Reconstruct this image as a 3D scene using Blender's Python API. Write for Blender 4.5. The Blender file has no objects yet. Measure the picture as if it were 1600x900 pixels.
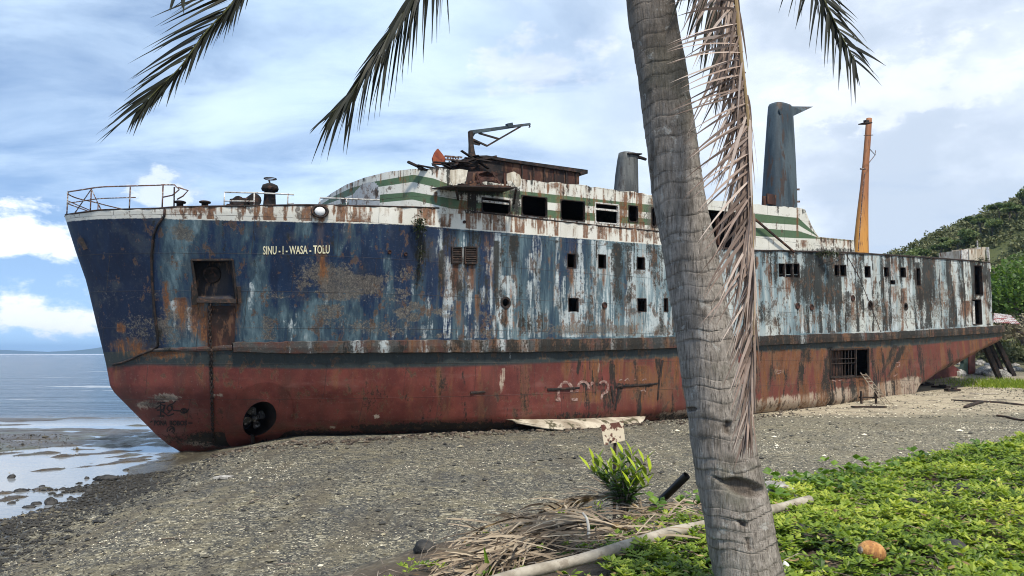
import bpy, math, random
import numpy as np
from mathutils import Vector
R = math.radians
rng = np.random.default_rng(7)
random.seed(7)
sc = bpy.context.scene
col = sc.collection

# ------------------------------------------------------------------ camera geometry
F = 1155.0            # focal length in pixels of the 1600 px wide photograph
CZ = 3.1
PITCH = math.atan(102 / F)
cp, sp = math.cos(PITCH), math.sin(PITCH)

def proj(X, Y, Z):
    d = Y * cp + (Z - CZ) * sp
    return 800 + F * X / d, 450 - F * (-Y * sp + (Z - CZ) * cp) / d

def ray(px, py):
    a, b = (px - 800) / F, (450 - py) / F
    return np.array([a, cp - b * sp, sp + b * cp])

def at_depth(px, py, Y):
    d = ray(px, py)
    return np.array([0, 0, CZ]) + d * (Y / d[1])

# ------------------------------------------------------------------ numpy noise
def _hash(ix, iy, seed):
    n = (ix.astype(np.int64) * 374761393 + iy.astype(np.int64) * 668265263 + seed * 982451653) & 0x7fffffff
    n = ((n ^ (n >> 13)) * 1274126177) & 0x7fffffff
    return ((n ^ (n >> 16)) & 0xffff) / 65535.0

def vnoise(x, y, seed=0):
    x = np.asarray(x, float); y = np.asarray(y, float)
    ix, iy = np.floor(x), np.floor(y)
    fx, fy = x - ix, y - iy
    fx = fx * fx * (3 - 2 * fx); fy = fy * fy * (3 - 2 * fy)
    a = _hash(ix, iy, seed); b = _hash(ix + 1, iy, seed)
    c = _hash(ix, iy + 1, seed); d = _hash(ix + 1, iy + 1, seed)
    return (a * (1 - fx) + b * fx) * (1 - fy) + (c * (1 - fx) + d * fx) * fy

def fbm(x, y, seed=0, o=4):
    r = 0; amp = .5; t = 0
    for k in range(o):
        r = r + amp * vnoise(np.asarray(x) * 2 ** k, np.asarray(y) * 2 ** k, seed + k); t += amp; amp *= .5
    return r / t

def sstep(a, b, x):
    t = np.clip((np.asarray(x, float) - a) / (b - a), 0, 1)
    return t * t * (3 - 2 * t)

# ------------------------------------------------------------------ objects
def tag(o, label=None, cat=None, group=None, kind=None):
    if label: o['label'] = label
    if cat: o['category'] = cat
    if group: o['group'] = group
    if kind: o['kind'] = kind
    return o

def empty(name, loc, rz=0, **k):
    o = bpy.data.objects.new(name, None); col.objects.link(o)
    o.location = loc; o.rotation_euler = (0, 0, rz)
    o.empty_display_size = .2
    return tag(o, **k)

def link(name, me, parent=None, **k):
    o = bpy.data.objects.new(name, me); col.objects.link(o)
    if parent is not None: o.parent = parent
    return tag(o, **k)

class MB:
    def __init__(s): s.v = []; s.f = []; s.m = []; s.at = []
    def add(s, verts, faces, mi=0, a=0.0):
        b = len(s.v)
        s.v.extend([tuple(map(float, p)) for p in verts])
        s.at.extend([a] * len(verts) if np.isscalar(a) else list(a))
        s.f.extend([tuple(b + i for i in f) for f in faces]); s.m.extend([mi] * len(faces))
    def box(s, c, d, rz=0, mi=0):
        c = np.array(c, float); x, y, z = np.array(d, float) / 2
        ca, sa = math.cos(rz), math.sin(rz)
        vs = []
        for dz in (-z, z):
            for dx, dy in ((-x, -y), (x, -y), (x, y), (-x, y)):
                vs.append(c + [dx * ca - dy * sa, dx * sa + dy * ca, dz])
        s.add(vs, [(3, 2, 1, 0), (4, 5, 6, 7), (0, 1, 5, 4), (1, 2, 6, 5), (2, 3, 7, 6), (3, 0, 4, 7)], mi)
    def beam(s, p, q, w, h, up=(0, 0, 1), mi=0, w2=None, h2=None):
        p = np.array(p, float); q = np.array(q, float); t = q - p; t /= np.linalg.norm(t)
        u = np.array(up, float)
        if abs(np.dot(u, t)) > .95: u = np.array([1.0, 0.1, 0])
        a = np.cross(t, u); a /= np.linalg.norm(a); b = np.cross(a, t)
        w2 = w2 or w; h2 = h2 or h
        vs = [p - a * w / 2 - b * h / 2, p + a * w / 2 - b * h / 2, p + a * w / 2 + b * h / 2, p - a * w / 2 + b * h / 2,
              q - a * w2 / 2 - b * h2 / 2, q + a * w2 / 2 - b * h2 / 2, q + a * w2 / 2 + b * h2 / 2, q - a * w2 / 2 + b * h2 / 2]
        s.add(vs, [(0, 1, 2, 3), (7, 6, 5, 4), (1, 0, 4, 5), (2, 1, 5, 6), (3, 2, 6, 7), (0, 3, 7, 4)], mi)
    def tube(s, pts, rad, n=8, mi=0, cap=True, a=0.0, sq=1.0, sqdir=None):
        pts = [np.array(p, float) for p in pts]
        if np.isscalar(rad): rad = [rad] * len(pts)
        vs = []; ref = None
        for i, p in enumerate(pts):
            t = pts[min(i + 1, len(pts) - 1)] - pts[max(i - 1, 0)]
            t /= (np.linalg.norm(t) + 1e-9)
            if ref is None:
                ref = np.array([0, 0, 1.0]) if abs(t[2]) < .9 else np.array([1.0, 0, 0])
            x = np.cross(ref, t); x /= np.linalg.norm(x); y = np.cross(t, x); ref = y
            for k in range(n):
                g = 2 * math.pi * k / n
                vs.append(p + rad[i] * (math.cos(g) * x * sq + math.sin(g) * y))
        fs = []
        for i in range(len(pts) - 1):
            for k in range(n):
                k2 = (k + 1) % n
                fs.append((i * n + k, i * n + k2, (i + 1) * n + k2, (i + 1) * n + k))
        if cap:
            fs.append(tuple(reversed(range(n)))); fs.append(tuple((len(pts) - 1) * n + k for k in range(n)))
        s.add(vs, fs, mi, a)
    def lathe(s, c, prof, n=16, mi=0, ey=1.0):
        c = np.array(c, float); vs = []
        for r, z in prof:
            for k in range(n):
                g = 2 * math.pi * k / n
                vs.append(c + [r * math.cos(g), r * ey * math.sin(g), z])
        fs = []
        for i in range(len(prof) - 1):
            for k in range(n):
                k2 = (k + 1) % n
                fs.append((i * n + k, i * n + k2, (i + 1) * n + k2, (i + 1) * n + k))
        fs.append(tuple(reversed(range(n)))); fs.append(tuple((len(prof) - 1) * n + k for k in range(n)))
        s.add(vs, fs, mi)
    def prism(s, poly, off, mi=0):
        poly = [np.array(p, float) for p in poly]; off = np.array(off, float); n = len(poly)
        s.add(poly + [p + off for p in poly],
              [tuple(range(n)), tuple(reversed(range(n, 2 * n)))] + [(i, n + i, n + (i + 1) % n, (i + 1) % n) for i in range(n)], mi)
    def build(s, name, mats, parent=None, smooth=False, attr=None, **k):
        me = bpy.data.meshes.new(name)
        me.from_pydata(s.v, [], s.f)
        if not isinstance(mats, (list, tuple)): mats = [mats]
        for m in mats: me.materials.append(m)
        if len(mats) > 1: me.polygons.foreach_set('material_index', s.m)
        if smooth: me.polygons.foreach_set('use_smooth', [True] * len(s.f))
        if attr: me.attributes.new(attr, 'FLOAT', 'POINT').data.foreach_set('value', s.at)
        me.update()
        return link(name, me, parent, **k)

def np_mesh(name, V, Fq, mats, parent=None, attrs=None, smooth=True, **k):
    me = bpy.data.meshes.new(name)
    V = np.asarray(V, np.float32); Fq = np.asarray(Fq, np.int32)
    nf, w = Fq.shape
    me.vertices.add(len(V)); me.vertices.foreach_set('co', V.ravel())
    me.loops.add(nf * w); me.loops.foreach_set('vertex_index', Fq.ravel())
    me.polygons.add(nf); me.polygons.foreach_set('loop_start', np.arange(nf, dtype=np.int32) * w)
    me.update(calc_edges=True)
    me.polygons.foreach_set('use_smooth', np.full(nf, smooth))
    for m in (mats if isinstance(mats, (list, tuple)) else [mats]): me.materials.append(m)
    for a, d in (attrs or {}).items():
        me.attributes.new(a, 'FLOAT', 'POINT').data.foreach_set('value', np.asarray(d, np.float32))
    me.update()
    return link(name, me, parent, **k)

# ------------------------------------------------------------------ node helper
class NT:
    def __init__(s, name):
        s.m = bpy.data.materials.new(name); s.m.use_nodes = True
        s.t = s.m.node_tree; s.t.nodes.clear()
        s.out = s.n('ShaderNodeOutputMaterial'); s._pos = None; s._obj = None
    def n(s, typ, **k):
        x = s.t.nodes.new(typ)
        for a, b in k.items(): setattr(x, a, b)
        return x
    def L(s, a, b): s.t.links.new(a, b)
    def put(s, sock, v):
        if v is None: return
        if isinstance(v, bpy.types.NodeSocket): s.L(v, sock)
        elif isinstance(v, (tuple, list)):
            sock.default_value = tuple(v) + ((1,) if len(v) == 3 and sock.type == 'RGBA' else ())
        else: sock.default_value = v
    def pos(s):
        if s._pos is None: s._pos = s.n('ShaderNodeNewGeometry').outputs['Position']
        return s._pos
    def obj(s):
        if s._obj is None: s._obj = s.n('ShaderNodeTexCoord').outputs['Object']
        return s._obj
    def attr(s, name):
        return s.n('ShaderNodeAttribute', attribute_name=name).outputs['Fac']
    def map(s, v, scale=(1, 1, 1), rot=(0, 0, 0), loc=(0, 0, 0)):
        x = s.n('ShaderNodeMapping'); s.L(v, x.inputs[0])
        x.inputs['Scale'].default_value = scale; x.inputs['Rotation'].default_value = rot; x.inputs['Location'].default_value = loc
        return x.outputs[0]
    def noise(s, v, scale=1, detail=4, rough=.55, dist=0, col=False):
        x = s.n('ShaderNodeTexNoise'); s.L(v, x.inputs['Vector'])
        x.inputs['Scale'].default_value = scale; x.inputs['Detail'].default_value = detail
        x.inputs['Roughness'].default_value = rough; x.inputs['Distortion'].default_value = dist
        return x.outputs['Color' if col else 'Fac']
    def vor(s, v, scale=1, feature='F1', out='Distance', rand=1):
        x = s.n('ShaderNodeTexVoronoi', feature=feature); s.L(v, x.inputs['Vector'])
        x.inputs['Scale'].default_value = scale; x.inputs['Randomness'].default_value = rand
        return x.outputs[out]
    def math(s, op, a, b=None, c=None, clamp=False):
        x = s.n('ShaderNodeMath', operation=op, use_clamp=clamp)
        s.put(x.inputs[0], a)
        if b is not None: s.put(x.inputs[1], b)
        if c is not None: s.put(x.inputs[2], c)
        return x.outputs[0]
    def add(s, a, b): return s.math('ADD', a, b)
    def mul(s, a, b): return s.math('MULTIPLY', a, b)
    def sub(s, a, b): return s.math('SUBTRACT', a, b)
    def rng(s, v, a, b, c=0, d=1, smooth=True):
        x = s.n('ShaderNodeMapRange', interpolation_type='SMOOTHSTEP' if smooth else 'LINEAR')
        s.put(x.inputs[0], v)
        for i, q in enumerate((a, b, c, d)): s.put(x.inputs[i + 1], q)
        return x.outputs[0]
    def mix(s, f, a, b, mode='MIX'):
        x = s.n('ShaderNodeMix', data_type='RGBA', blend_type=mode)
        s.put(x.inputs[0], f); s.put(x.inputs[6], a); s.put(x.inputs[7], b)
        return x.outputs[2]
    def ramp(s, f, stops):
        x = s.n('ShaderNodeValToRGB'); s.put(x.inputs[0], f); e = x.color_ramp.elements
        while len(e) < len(stops): e.new(.5)
        for i, (p, c) in enumerate(stops):
            e[i].position = p; e[i].color = tuple(c) + (1,)
        return x.outputs[0]
    def sep(s, v):
        x = s.n('ShaderNodeSeparateXYZ'); s.L(v, x.inputs[0]); return x.outputs
    def bump(s, h, strength=.3, dist=.02, normal=None):
        x = s.n('ShaderNodeBump'); s.put(x.inputs['Height'], h)
        x.inputs['Strength'].default_value = strength; x.inputs['Distance'].default_value = dist
        if normal is not None: s.L(normal, x.inputs['Normal'])
        return x.outputs[0]
    def pbr(s, color, rough=.7, normal=None, metal=0, spec=.5, **k):
        x = s.n('ShaderNodeBsdfPrincipled')
        s.put(x.inputs['Base Color'], color); s.put(x.inputs['Roughness'], rough); s.put(x.inputs['Metallic'], metal)
        x.inputs['Specular IOR Level'].default_value = spec
        if normal is not None: s.L(normal, x.inputs['Normal'])
        for a, b in k.items(): s.put(x.inputs[a.replace('_', ' ')], b)
        s.L(x.outputs[0], s.out.inputs[0])
        return s.m

def simple(name, c1, c2, scale=4, rough=.7, streak=False, bump=.3, bd=.01, c3=None, spec=.4, stretch=.15):
    t = NT(name); o = t.obj()
    a = t.noise(t.map(o, (1, 1, stretch)) if streak else o, scale, 5)
    b = t.noise(o, scale * 5, 3)
    c = t.mix(t.rng(a, .38, .62), c1, c2)
    if c3: c = t.mix(t.rng(t.noise(t.map(o, (1, 1, stretch * 1.5) if streak else (1, 1, 1), loc=(7, 3, 1)), scale * 1.7, 5, .65), .53, .62), c, c3)
    c = t.mix(.35, c, t.mix(b, (0, 0, 0), (1, 1, 1)), 'SOFT_LIGHT')
    return t.pbr(c, rough, t.bump(t.add(a, b), bump, bd), spec=spec)
# ------------------------------------------------------------------ camera, sun, sky
cam = bpy.data.cameras.new('camera'); co = bpy.data.objects.new('camera', cam); col.objects.link(co)
co.location = (0, 0, CZ); co.rotation_euler = (R(90) + PITCH, 0, 0)
cam.sensor_width = 36; cam.lens = 36 * F / 1600; cam.clip_end = 40000; cam.clip_start = .05
sc.camera = co
SUN_EL, SUN_AZ = R(58), R(158)          # azimuth clockwise from +Y
sd = Vector((math.sin(SUN_AZ) * math.cos(SUN_EL), math.cos(SUN_AZ) * math.cos(SUN_EL), math.sin(SUN_EL)))
sl = bpy.data.lights.new('sun', 'SUN'); so = bpy.data.objects.new('sun', sl); col.objects.link(so)
sl.energy = 3.5; sl.angle = R(7); sl.color = (1, .94, .84)
so.rotation_euler = (-sd).to_track_quat('-Z', 'Y').to_euler(); so.location = (0, 0, 60)

sc.view_settings.view_transform = 'Standard'; sc.view_settings.look = 'None'
sc.view_settings.exposure = .42; sc.view_settings.gamma = 1; sc.view_settings.use_curve_mapping = False
sc.cycles.max_bounces = 6; sc.cycles.volume_bounces = 0
sc.cycles.use_denoising = True; sc.cycles.filter_width = 1.05

w = bpy.data.worlds.new('World'); sc.world = w; w.use_nodes = True
W = NT.__new__(NT); W.t = w.node_tree; W.t.nodes.clear(); W._pos = W._obj = None
sky = W.n('ShaderNodeTexSky', sky_type='NISHITA'); sky.sun_disc = False
sky.sun_elevation = SUN_EL; sky.sun_rotation = SUN_AZ; sky.air_density = 1.0; sky.dust_density = .2; sky.ozone_density = 2.0
d = W.n('ShaderNodeTexCoord').outputs['Generated']
x, y, z = W.sep(d)
lift = W.n('ShaderNodeCombineXYZ'); W.L(x, lift.inputs[0]); W.L(y, lift.inputs[1]); W.L(W.add(W.mul(W.math('MAXIMUM', z, 0.0), .85), .16), lift.inputs[2])
nrm_ = W.n('ShaderNodeVectorMath', operation='NORMALIZE'); W.L(lift.outputs[0], nrm_.inputs[0]); W.L(nrm_.outputs[0], sky.inputs[0])
az = W.math('ARCTAN2', x, y); el = W.math('ARCSINE', z)
den = W.math('MAXIMUM', W.add(z, .16), .05)
pc = W.n('ShaderNodeCombineXYZ'); W.L(W.math('DIVIDE', x, den), pc.inputs[0]); W.L(W.math('DIVIDE', y, den), pc.inputs[1])
pc = pc.outputs[0]
n1 = W.noise(W.map(pc, (.9, 1.5, 1), (0, 0, R(-25)), (3.1, 1.7, 0)), 1.5, 9, .58, .5)
n2 = W.noise(W.map(pc, (.35, .9, 1), (0, 0, R(15)), (8.3, 2.2, 0)), 1.1, 7, .55, .8)
ang = W.n('ShaderNodeCombineXYZ'); W.L(az, ang.inputs[0]); W.L(W.mul(el, 1.7), ang.inputs[1]); ang = ang.outputs[0]
n3 = W.noise(W.map(ang, loc=(2, 5, 0)), 5.0, 7, .55)
n4 = W.noise(W.map(ang, loc=(1.3, .4, 0)), 17.0, 9, .62)
# coverage: thin streaks on the left, a nearly closed sheet higher up and to the right, clear blue low on the left
bias = W.add(W.rng(az, -.6, .25, -.04, .20, False), W.rng(el, .02, .24, -.23, .09))
bias = W.add(bias, W.rng(az, .0, .5, 0, .10))
thin = W.rng(W.add(W.add(W.mul(n1, .7), W.mul(n2, .45)), bias), .50, .86)
def puff(a0, e0, ra, re, seed, amp=1.5):
    u = W.math('DIVIDE', W.sub(az, a0), ra); v = W.math('DIVIDE', W.sub(el, e0), re)
    v = W.math('MAXIMUM', v, W.mul(v, -2.2))
    r = W.math('SQRT', W.add(W.mul(u, u), W.mul(v, v)))
    return W.rng(W.add(W.sub(1.0, r), W.mul(W.sub(n4, .5), amp * 2.0)), -.05, .55)
p = puff(-.57, .036, .085, .045, 1)
p = W.math('MAXIMUM', p, puff(-.60, .125, .12, .05, 2))
p = W.math('MAXIMUM', p, W.mul(puff(-.44, .19, .05, .035, 3), .7))
p2 = W.mul(puff(.03, .37, .10, .05, 4, 1.9), .5)
p2 = W.math('MAXIMUM', p2, W.mul(puff(.48, .30, .2, .06, 5, 2.2), .5))
shade = W.rng(W.add(W.add(W.mul(n3, .8), W.mul(n4, .2)), W.mul(W.rng(az, .15, .45), W.rng(el, .34, .14, 0, -.10))), .36, .62)
tone = W.rng(az, -.25, .4)
bright = W.mix(tone, (.66, .82, 1.0), (.76, .83, .93))
dark = W.mix(tone, (.60, .77, .97), (.52, .60, .71))
ccol = W.mix(shade, dark, bright)
ccol = W.mix(W.math('MAXIMUM', p, p2), ccol, W.mix(n4, (.72, .80, .92), (1.0, 1.0, 1.0)))
cov = W.math('MAXIMUM', W.math('MAXIMUM', W.mul(thin, .9), p), p2)
cov = W.math('MULTIPLY', cov, W.rng(z, -.01, .01))
b1 = W.n('ShaderNodeBackground'); W.L(sky.outputs[0], b1.inputs[0]); b1.inputs[1].default_value = .14
b2 = W.n('ShaderNodeBackground'); W.L(ccol, b2.inputs[0]); b2.inputs[1].default_value = 1.0
ms = W.n('ShaderNodeMixShader'); W.L(cov, ms.inputs[0]); W.L(b1.outputs[0], ms.inputs[1]); W.L(b2.outputs[0], ms.inputs[2])
wo = W.n('ShaderNodeOutputWorld'); W.L(ms.outputs[0], wo.inputs[0])

# ------------------------------------------------------------------ terrain
EDGE = np.array([(-1.6, -12), (-1.5, 1), (-1.2, 5.0), (-.77, 5.9), (-.12, 7.0), (.8, 7.6), (2.2, 8.0), (3.2, 8.7), (9.4, 13.6), (14, 17.5), (24, 25), (40, 33), (70, 45), (300, 120)], float)
def edge_dist(X, Y):
    """distance to the bank's crest, positive on the camera's side"""
    X = np.asarray(X, float); Y = np.asarray(Y, float)
    best = np.full(X.shape, 1e9); sg = np.ones(X.shape)
    for a, b in zip(EDGE[:-1], EDGE[1:]):
        t = b - a; L = (t ** 2).sum()
        u = np.clip(((X - a[0]) * t[0] + (Y - a[1]) * t[1]) / L, 0, 1)
        dx, dy = X - a[0] - u * t[0], Y - a[1] - u * t[1]
        dd = np.hypot(dx, dy)
        side = -(t[0] * dy - t[1] * dx)
        m = dd < best
        best = np.where(m, dd, best); sg = np.where(m, np.sign(side), sg)
    return best * sg

SEA = -.8
def H(X, Y, detail=True):
    X = np.asarray(X, float); Y = np.asarray(Y, float)
    xs = -11.2 - .13 * (Y - 16)
    wob = (fbm(X * .35, Y * .35, 3) - .5) * 2.2
    d = X - xs + wob
    z = SEA + .62 * sstep(0, 4.8, d)
    # reef flat, with low bands of rock standing out of the shallows
    ua, va = (X * .63 + Y * .77), (-X * .77 + Y * .63)
    far = sstep(26, 34, Y)
    band = fbm(ua * .09, va * .95, 11, 6) * (1 - far) + fbm(X * .10, Y * .55, 15, 5) * far
    thr = np.interp(Y, [10, 16, 20, 25, 30, 36, 41, 44, 48], [.55, .54, .50, .455, .43, .41, .43, .56, .9])
    rub = np.interp(Y, [10, 15, 22, 30, 42], [.34, .34, .24, .16, .14]) * sstep(9, 1, -d) + .10
    reef = SEA - .045 + np.clip(band - thr, -.2, .10) * .85 + (fbm(X * 1.7, Y * 1.9, 19, 5) - .53) * rub
    reef = reef - .5 * sstep(44, 75, Y) - 2 * sstep(60, 160, Y)
    z = np.where(d < 0, SEA + (reef - SEA) * sstep(0, 1.2, -d) + .02 * sstep(1.2, 0, -d), z)
    # the beach climbs towards the stern
    zr = np.interp(Y - .0 * X, [0, 40, 44, 47.5, 50, 57, 70, 95, 140], [0, 0, .2, .62, .68, .74, 2.0, 5, 8])
    z = z + zr * sstep(0, 16, X)
    # bank in front
    e = edge_dist(X, Y)
    bank = 1.5 + .1 * sstep(0, 2, e) + (fbm(X * 1.3, Y * 1.3, 23, 3) - .5) * .14
    prof = np.interp(e, [-6, -4.2, -2.6, -1.2, 0, .6], [0, .12, .42, .78, .97, 1.0])
    z = z + np.maximum(bank - z, 0) * prof
    # wooded hill behind the stern
    ridge = np.interp(X + .25 * (Y - 120), [10, 40, 62, 83, 110, 170, 300], [0, .4, 7, 18.3, 30, 48, 64])
    z = z + ridge * sstep(72, 122, Y + .25 * (X - 60)) * (1 - .9 * sstep(126, 185, Y))
    if detail:
        near = sstep(70, 25, Y)
        z = z + (fbm(X * .5, Y * .5, 31, 4) - .5) * .12 * sstep(0, 5, d) * sstep(.5, -2, e) * near
    return z

def ground_hit(px, py, tmax=160):
    dr = ray(px, py); t = np.concatenate([np.arange(2, 14, .03), np.arange(14, tmax, .08)])
    Ps = np.array([0, 0, CZ]) + t[:, None] * dr
    k = int(np.argmax(Ps[:, 2] < H(Ps[:, 0], Ps[:, 1])))
    return Ps[k]

def axis(parts):
    out = []
    for a, b, st in parts: out += list(np.arange(a, b, st))
    return np.array(out + [parts[-1][1]])
gx = axis([(-2600, -200, 200), (-200, -60, 14), (-60, -34, 1.5), (-34, 16, .14), (16, 48, .35), (48, 190, 3), (190, 1600, 90)])
gy = axis([(-60, 2, 3), (2, 44, .14), (44, 62, .35), (62, 200, 2.5), (200, 1500, 90)])
GX, GY = np.meshgrid(gx, gy)
GZ = H(GX, GY)
V = np.stack([GX, GY, GZ], -1).reshape(-1, 3)
nx_, ny_ = len(gx), len(gy)
idx = np.arange(nx_ * ny_).reshape(ny_, nx_)
Q = np.stack([idx[:-1, :-1], idx[:-1, 1:], idx[1:, 1:], idx[1:, :-1]], -1).reshape(-1, 4)
ed = edge_dist(V[:, 0], V[:, 1])
rock = sstep(-.2, -1.2, V[:, 0] + 11.2 + .13 * (V[:, 1] - 16)) * (V[:, 1] < 80)
soil = sstep(-1.5, -.4, ed + (fbm(V[:, 0] * 1.4, V[:, 1] * 1.4, 43) - .5) * 1.2)
green = sstep(66, 84, V[:, 1] + .2 * V[:, 0] - 6) * (V[:, 0] > 5)
sand = sstep(38.5, 43, V[:, 1] + (fbm(V[:, 0] * .25, V[:, 1] * .5, 41) - .5) * 7 - .10 * (V[:, 0] - 22)) * sstep(8, 14, V[:, 0]) * sstep(66, 58, V[:, 1])

t = NT('beach gravel'); P = t.pos()
v1 = t.n('ShaderNodeTexVoronoi'); t.L(P, v1.inputs['Vector']); v1.inputs['Scale'].default_value = 13
v2 = t.n('ShaderNodeTexVoronoi'); t.L(P, v2.inputs['Vector']); v2.inputs['Scale'].default_value = 30
big = t.noise(P, .35, 5, .6); mid = t.noise(P, 2.3, 5, .65); fine = t.noise(P, 60, 3)
cs = t.sep(v1.outputs['Color']); cs2 = t.sep(v2.outputs['Color'])
base = t.ramp(cs[0], [(0, (.018, .019, .020)), (.35, (.050, .050, .047)), (.62, (.110, .103, .082)), (.84, (.23, .21, .155)), (1, (.44, .41, .33))])
b2_ = t.ramp(cs2[1], [(0, (.014, .015, .016)), (.5, (.055, .053, .048)), (.85, (.15, .14, .105)), (1, (.42, .39, .31))])
pick = t.rng(t.noise(P, 9, 3), .42, .58)
gcol = t.mix(pick, base, b2_)
gcol = t.mix(t.rng(big, .44, .62, .0, .8), gcol, t.mix(.55, gcol, (.040, .041, .044)))
gcol = t.mix(t.rng(t.add(t.mul(mid, .6), t.mul(t.noise(P, .22, 4), .4)), .49, .60, 0, .42), gcol, (.20, .175, .11))
wet = t.rng(t.sep(P)[2], SEA + .02, SEA + .20, 1, 0)
wr = t.noise(t.map(P, (1.3, .16, 1), (0, 0, R(7))), .8, 6, .65)
gcol = t.mix(t.rng(wr, .50, .64, 0, .55), gcol, t.mix(t.noise(P, 14, 4, .7), (.022, .019, .016), (.12, .10, .07)))
gcol = t.mix(t.mul(t.rng(t.sep(P)[0], 1, 15), .35), gcol, t.mix(pick, base, (.30, .27, .19)))
gcol = t.mix(t.mul(wet, .45), gcol, (.020, .017, .013))
gcol = t.mix(1.0, gcol, (1.20, 1.17, 1.08), 'MULTIPLY')
rcol = t.mix(t.noise(P, 1.6, 6, .7), (.016, .013, .009), (.125, .090, .050))
rcol = t.mix(t.rng(t.noise(P, .5, 4), .5, .66), rcol, (.085, .080, .045))
gcol = t.mix(t.attr('rock'), gcol, rcol)
sn = t.noise(P, 1.2, 6, .6)
scol = t.mix(sn, (.27, .225, .15), (.50, .43, .31))
scol = t.mix(t.rng(t.noise(t.map(P, (.35, 1.6, 1)), 1.1, 7, .75), .50, .60, 0, .85), scol, t.mix(t.noise(P, 8, 3), (.05, .045, .04), (.26, .22, .16)))
gcol = t.mix(t.attr('sand'), gcol, scol)
socol = t.mix(t.noise(P, 7, 6, .7), (.022, .016, .011), (.13, .095, .06))
gcol = t.mix(t.attr('soil'), gcol, socol)
hcol = t.mix(t.noise(P, .25, 6, .7), (.03, .05, .012), (.12, .125, .045))
gcol = t.mix(t.attr('green'), gcol, hcol)
hgt = t.add(t.mul(t.sub(1.0, v1.outputs['Distance']), .7), t.add(t.mul(t.sub(1.0, v2.outputs['Distance']), .35), t.mul(mid, 1.2)))
M_ground = t.pbr(gcol, t.rng(wet, 0, 1, .85, .28), t.bump(t.add(hgt, t.mul(fine, .15)), .75, .05), spec=.35)
np_mesh('ground', V, Q, M_ground, attrs=dict(rock=rock, soil=soil, green=green, sand=sand), kind='structure')

# ------------------------------------------------------------------ sea
t = NT('sea water'); P = t.pos(); X_, Y_, Z_ = t.sep(P)
chop = t.rng(Y_, 40, 50)
w1 = t.noise(t.map(P, (.55, 1.5, 1), (0, 0, R(-6))), 1.0, 6, .62, .4)
w2 = t.noise(t.map(P, (.05, .22, 1), (0, 0, R(-4))), 1.0, 5, .6, .3)
w3 = t.noise(t.map(P, (1.2, 2.6, 1)), 2.2, 4, .6)
hw = t.mul(t.add(t.mul(w1, .38), t.mul(w2, 1.5)), chop)
hw = t.add(hw, t.mul(w3, .006))
foam = t.rng(t.add(t.noise(t.map(P, (.06, .30, 1), (0, 0, R(-3)), (5, 0, 0)), 1.0, 7, .65), t.mul(t.rng(Y_, 50, 90), t.rng(Y_, 150, 95, 0, .05))), .645, .70)
foam = t.mul(foam, t.rng(Y_, 46, 56))
reefline = t.mul(t.rng(Y_, 1900, 2000), t.rng(Y_, 2700, 2400))
foam = t.math('MAXIMUM', t.mul(foam, .6), t.mul(reefline, t.rng(t.noise(t.map(P, (.01, .004, 1)), 1, 4), .35, .5)))
wc = t.mix(t.rng(w2, .4, .62), (.012, .030, .055), (.024, .050, .075))
wc = t.mix(chop, t.mix(t.noise(P, .3, 4), (.18, .20, .22), (.30, .31, .31)), wc)
M_sea = t.pbr(t.mix(foam, wc, (.75, .78, .8)), t.add(t.add(.03, t.mul(chop, .12)), t.mul(foam, .5)), t.bump(hw, 1.0, .8), spec=.45, IOR=1.33)
sx = axis([(-9000, -300, 1450), (-300, 300, 100), (300, 9000, 1450)]); sy = axis([(-30, 300, 110), (300, 9500, 1150)])
SX, SY = np.meshgrid(sx, sy); idx = np.arange(SX.size).reshape(SX.shape)
Q = np.stack([idx[:-1, :-1], idx[:-1, 1:], idx[1:, 1:], idx[1:, :-1]], -1).reshape(-1, 4)
np_mesh('sea', np.stack([SX, SY, np.full(SX.shape, SEA)], -1).reshape(-1, 3), Q, M_sea, kind='structure')

# ------------------------------------------------------------------ far coast and the air in front of it
hx = np.linspace(-7000, -1500, 90); rows = []
Y0 = 6800.0
for k, f in enumerate((0, .35, .7, 1.0, .6, 0)):
    prof = np.interp((hx / Y0) * F + 800, [-400, -150, 0, 60, 100, 160, 230, 330, 430], [30, 55, 18, 40, 78, 82, 62, 40, 0]) * (.86 + .3 * fbm(hx / 420, hx * 0, 51, 4))
    rows.append(np.stack([hx, np.full(hx.shape, Y0 + k * 260.0), -3 + prof * f * (.8 + .4 * fbm(hx / 300, hx * 0 + k, 52, 4) if 0 < f < 1 else 1)], -1))
V = np.concatenate(rows); n = len(hx); idx = np.arange(len(V)).reshape(6, n)
Q = np.stack([idx[:-1, :-1], idx[:-1, 1:], idx[1:, 1:], idx[1:, :-1]], -1).reshape(-1, 4)
t = NT('far hillside'); P = t.pos()
np_mesh('hills', V, Q, t.pbr(t.mix(t.noise(P, .004, 5), (.035, .06, .03), (.08, .095, .05)), .9), kind='structure')

hz = MB(); hz.box((0, 4400, 45), (18400, 9400, 100))
t = NT('sea air'); vol = t.n('ShaderNodeVolumePrincipled')
vol.inputs['Color'].default_value = (.42, .66, 1, 1); vol.inputs['Density'].default_value = .00012; vol.inputs['Anisotropy'].default_value = .25
t.L(vol.outputs[0], t.out.inputs['Volume'])
hz.build('haze', t.m, kind='stuff')
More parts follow.
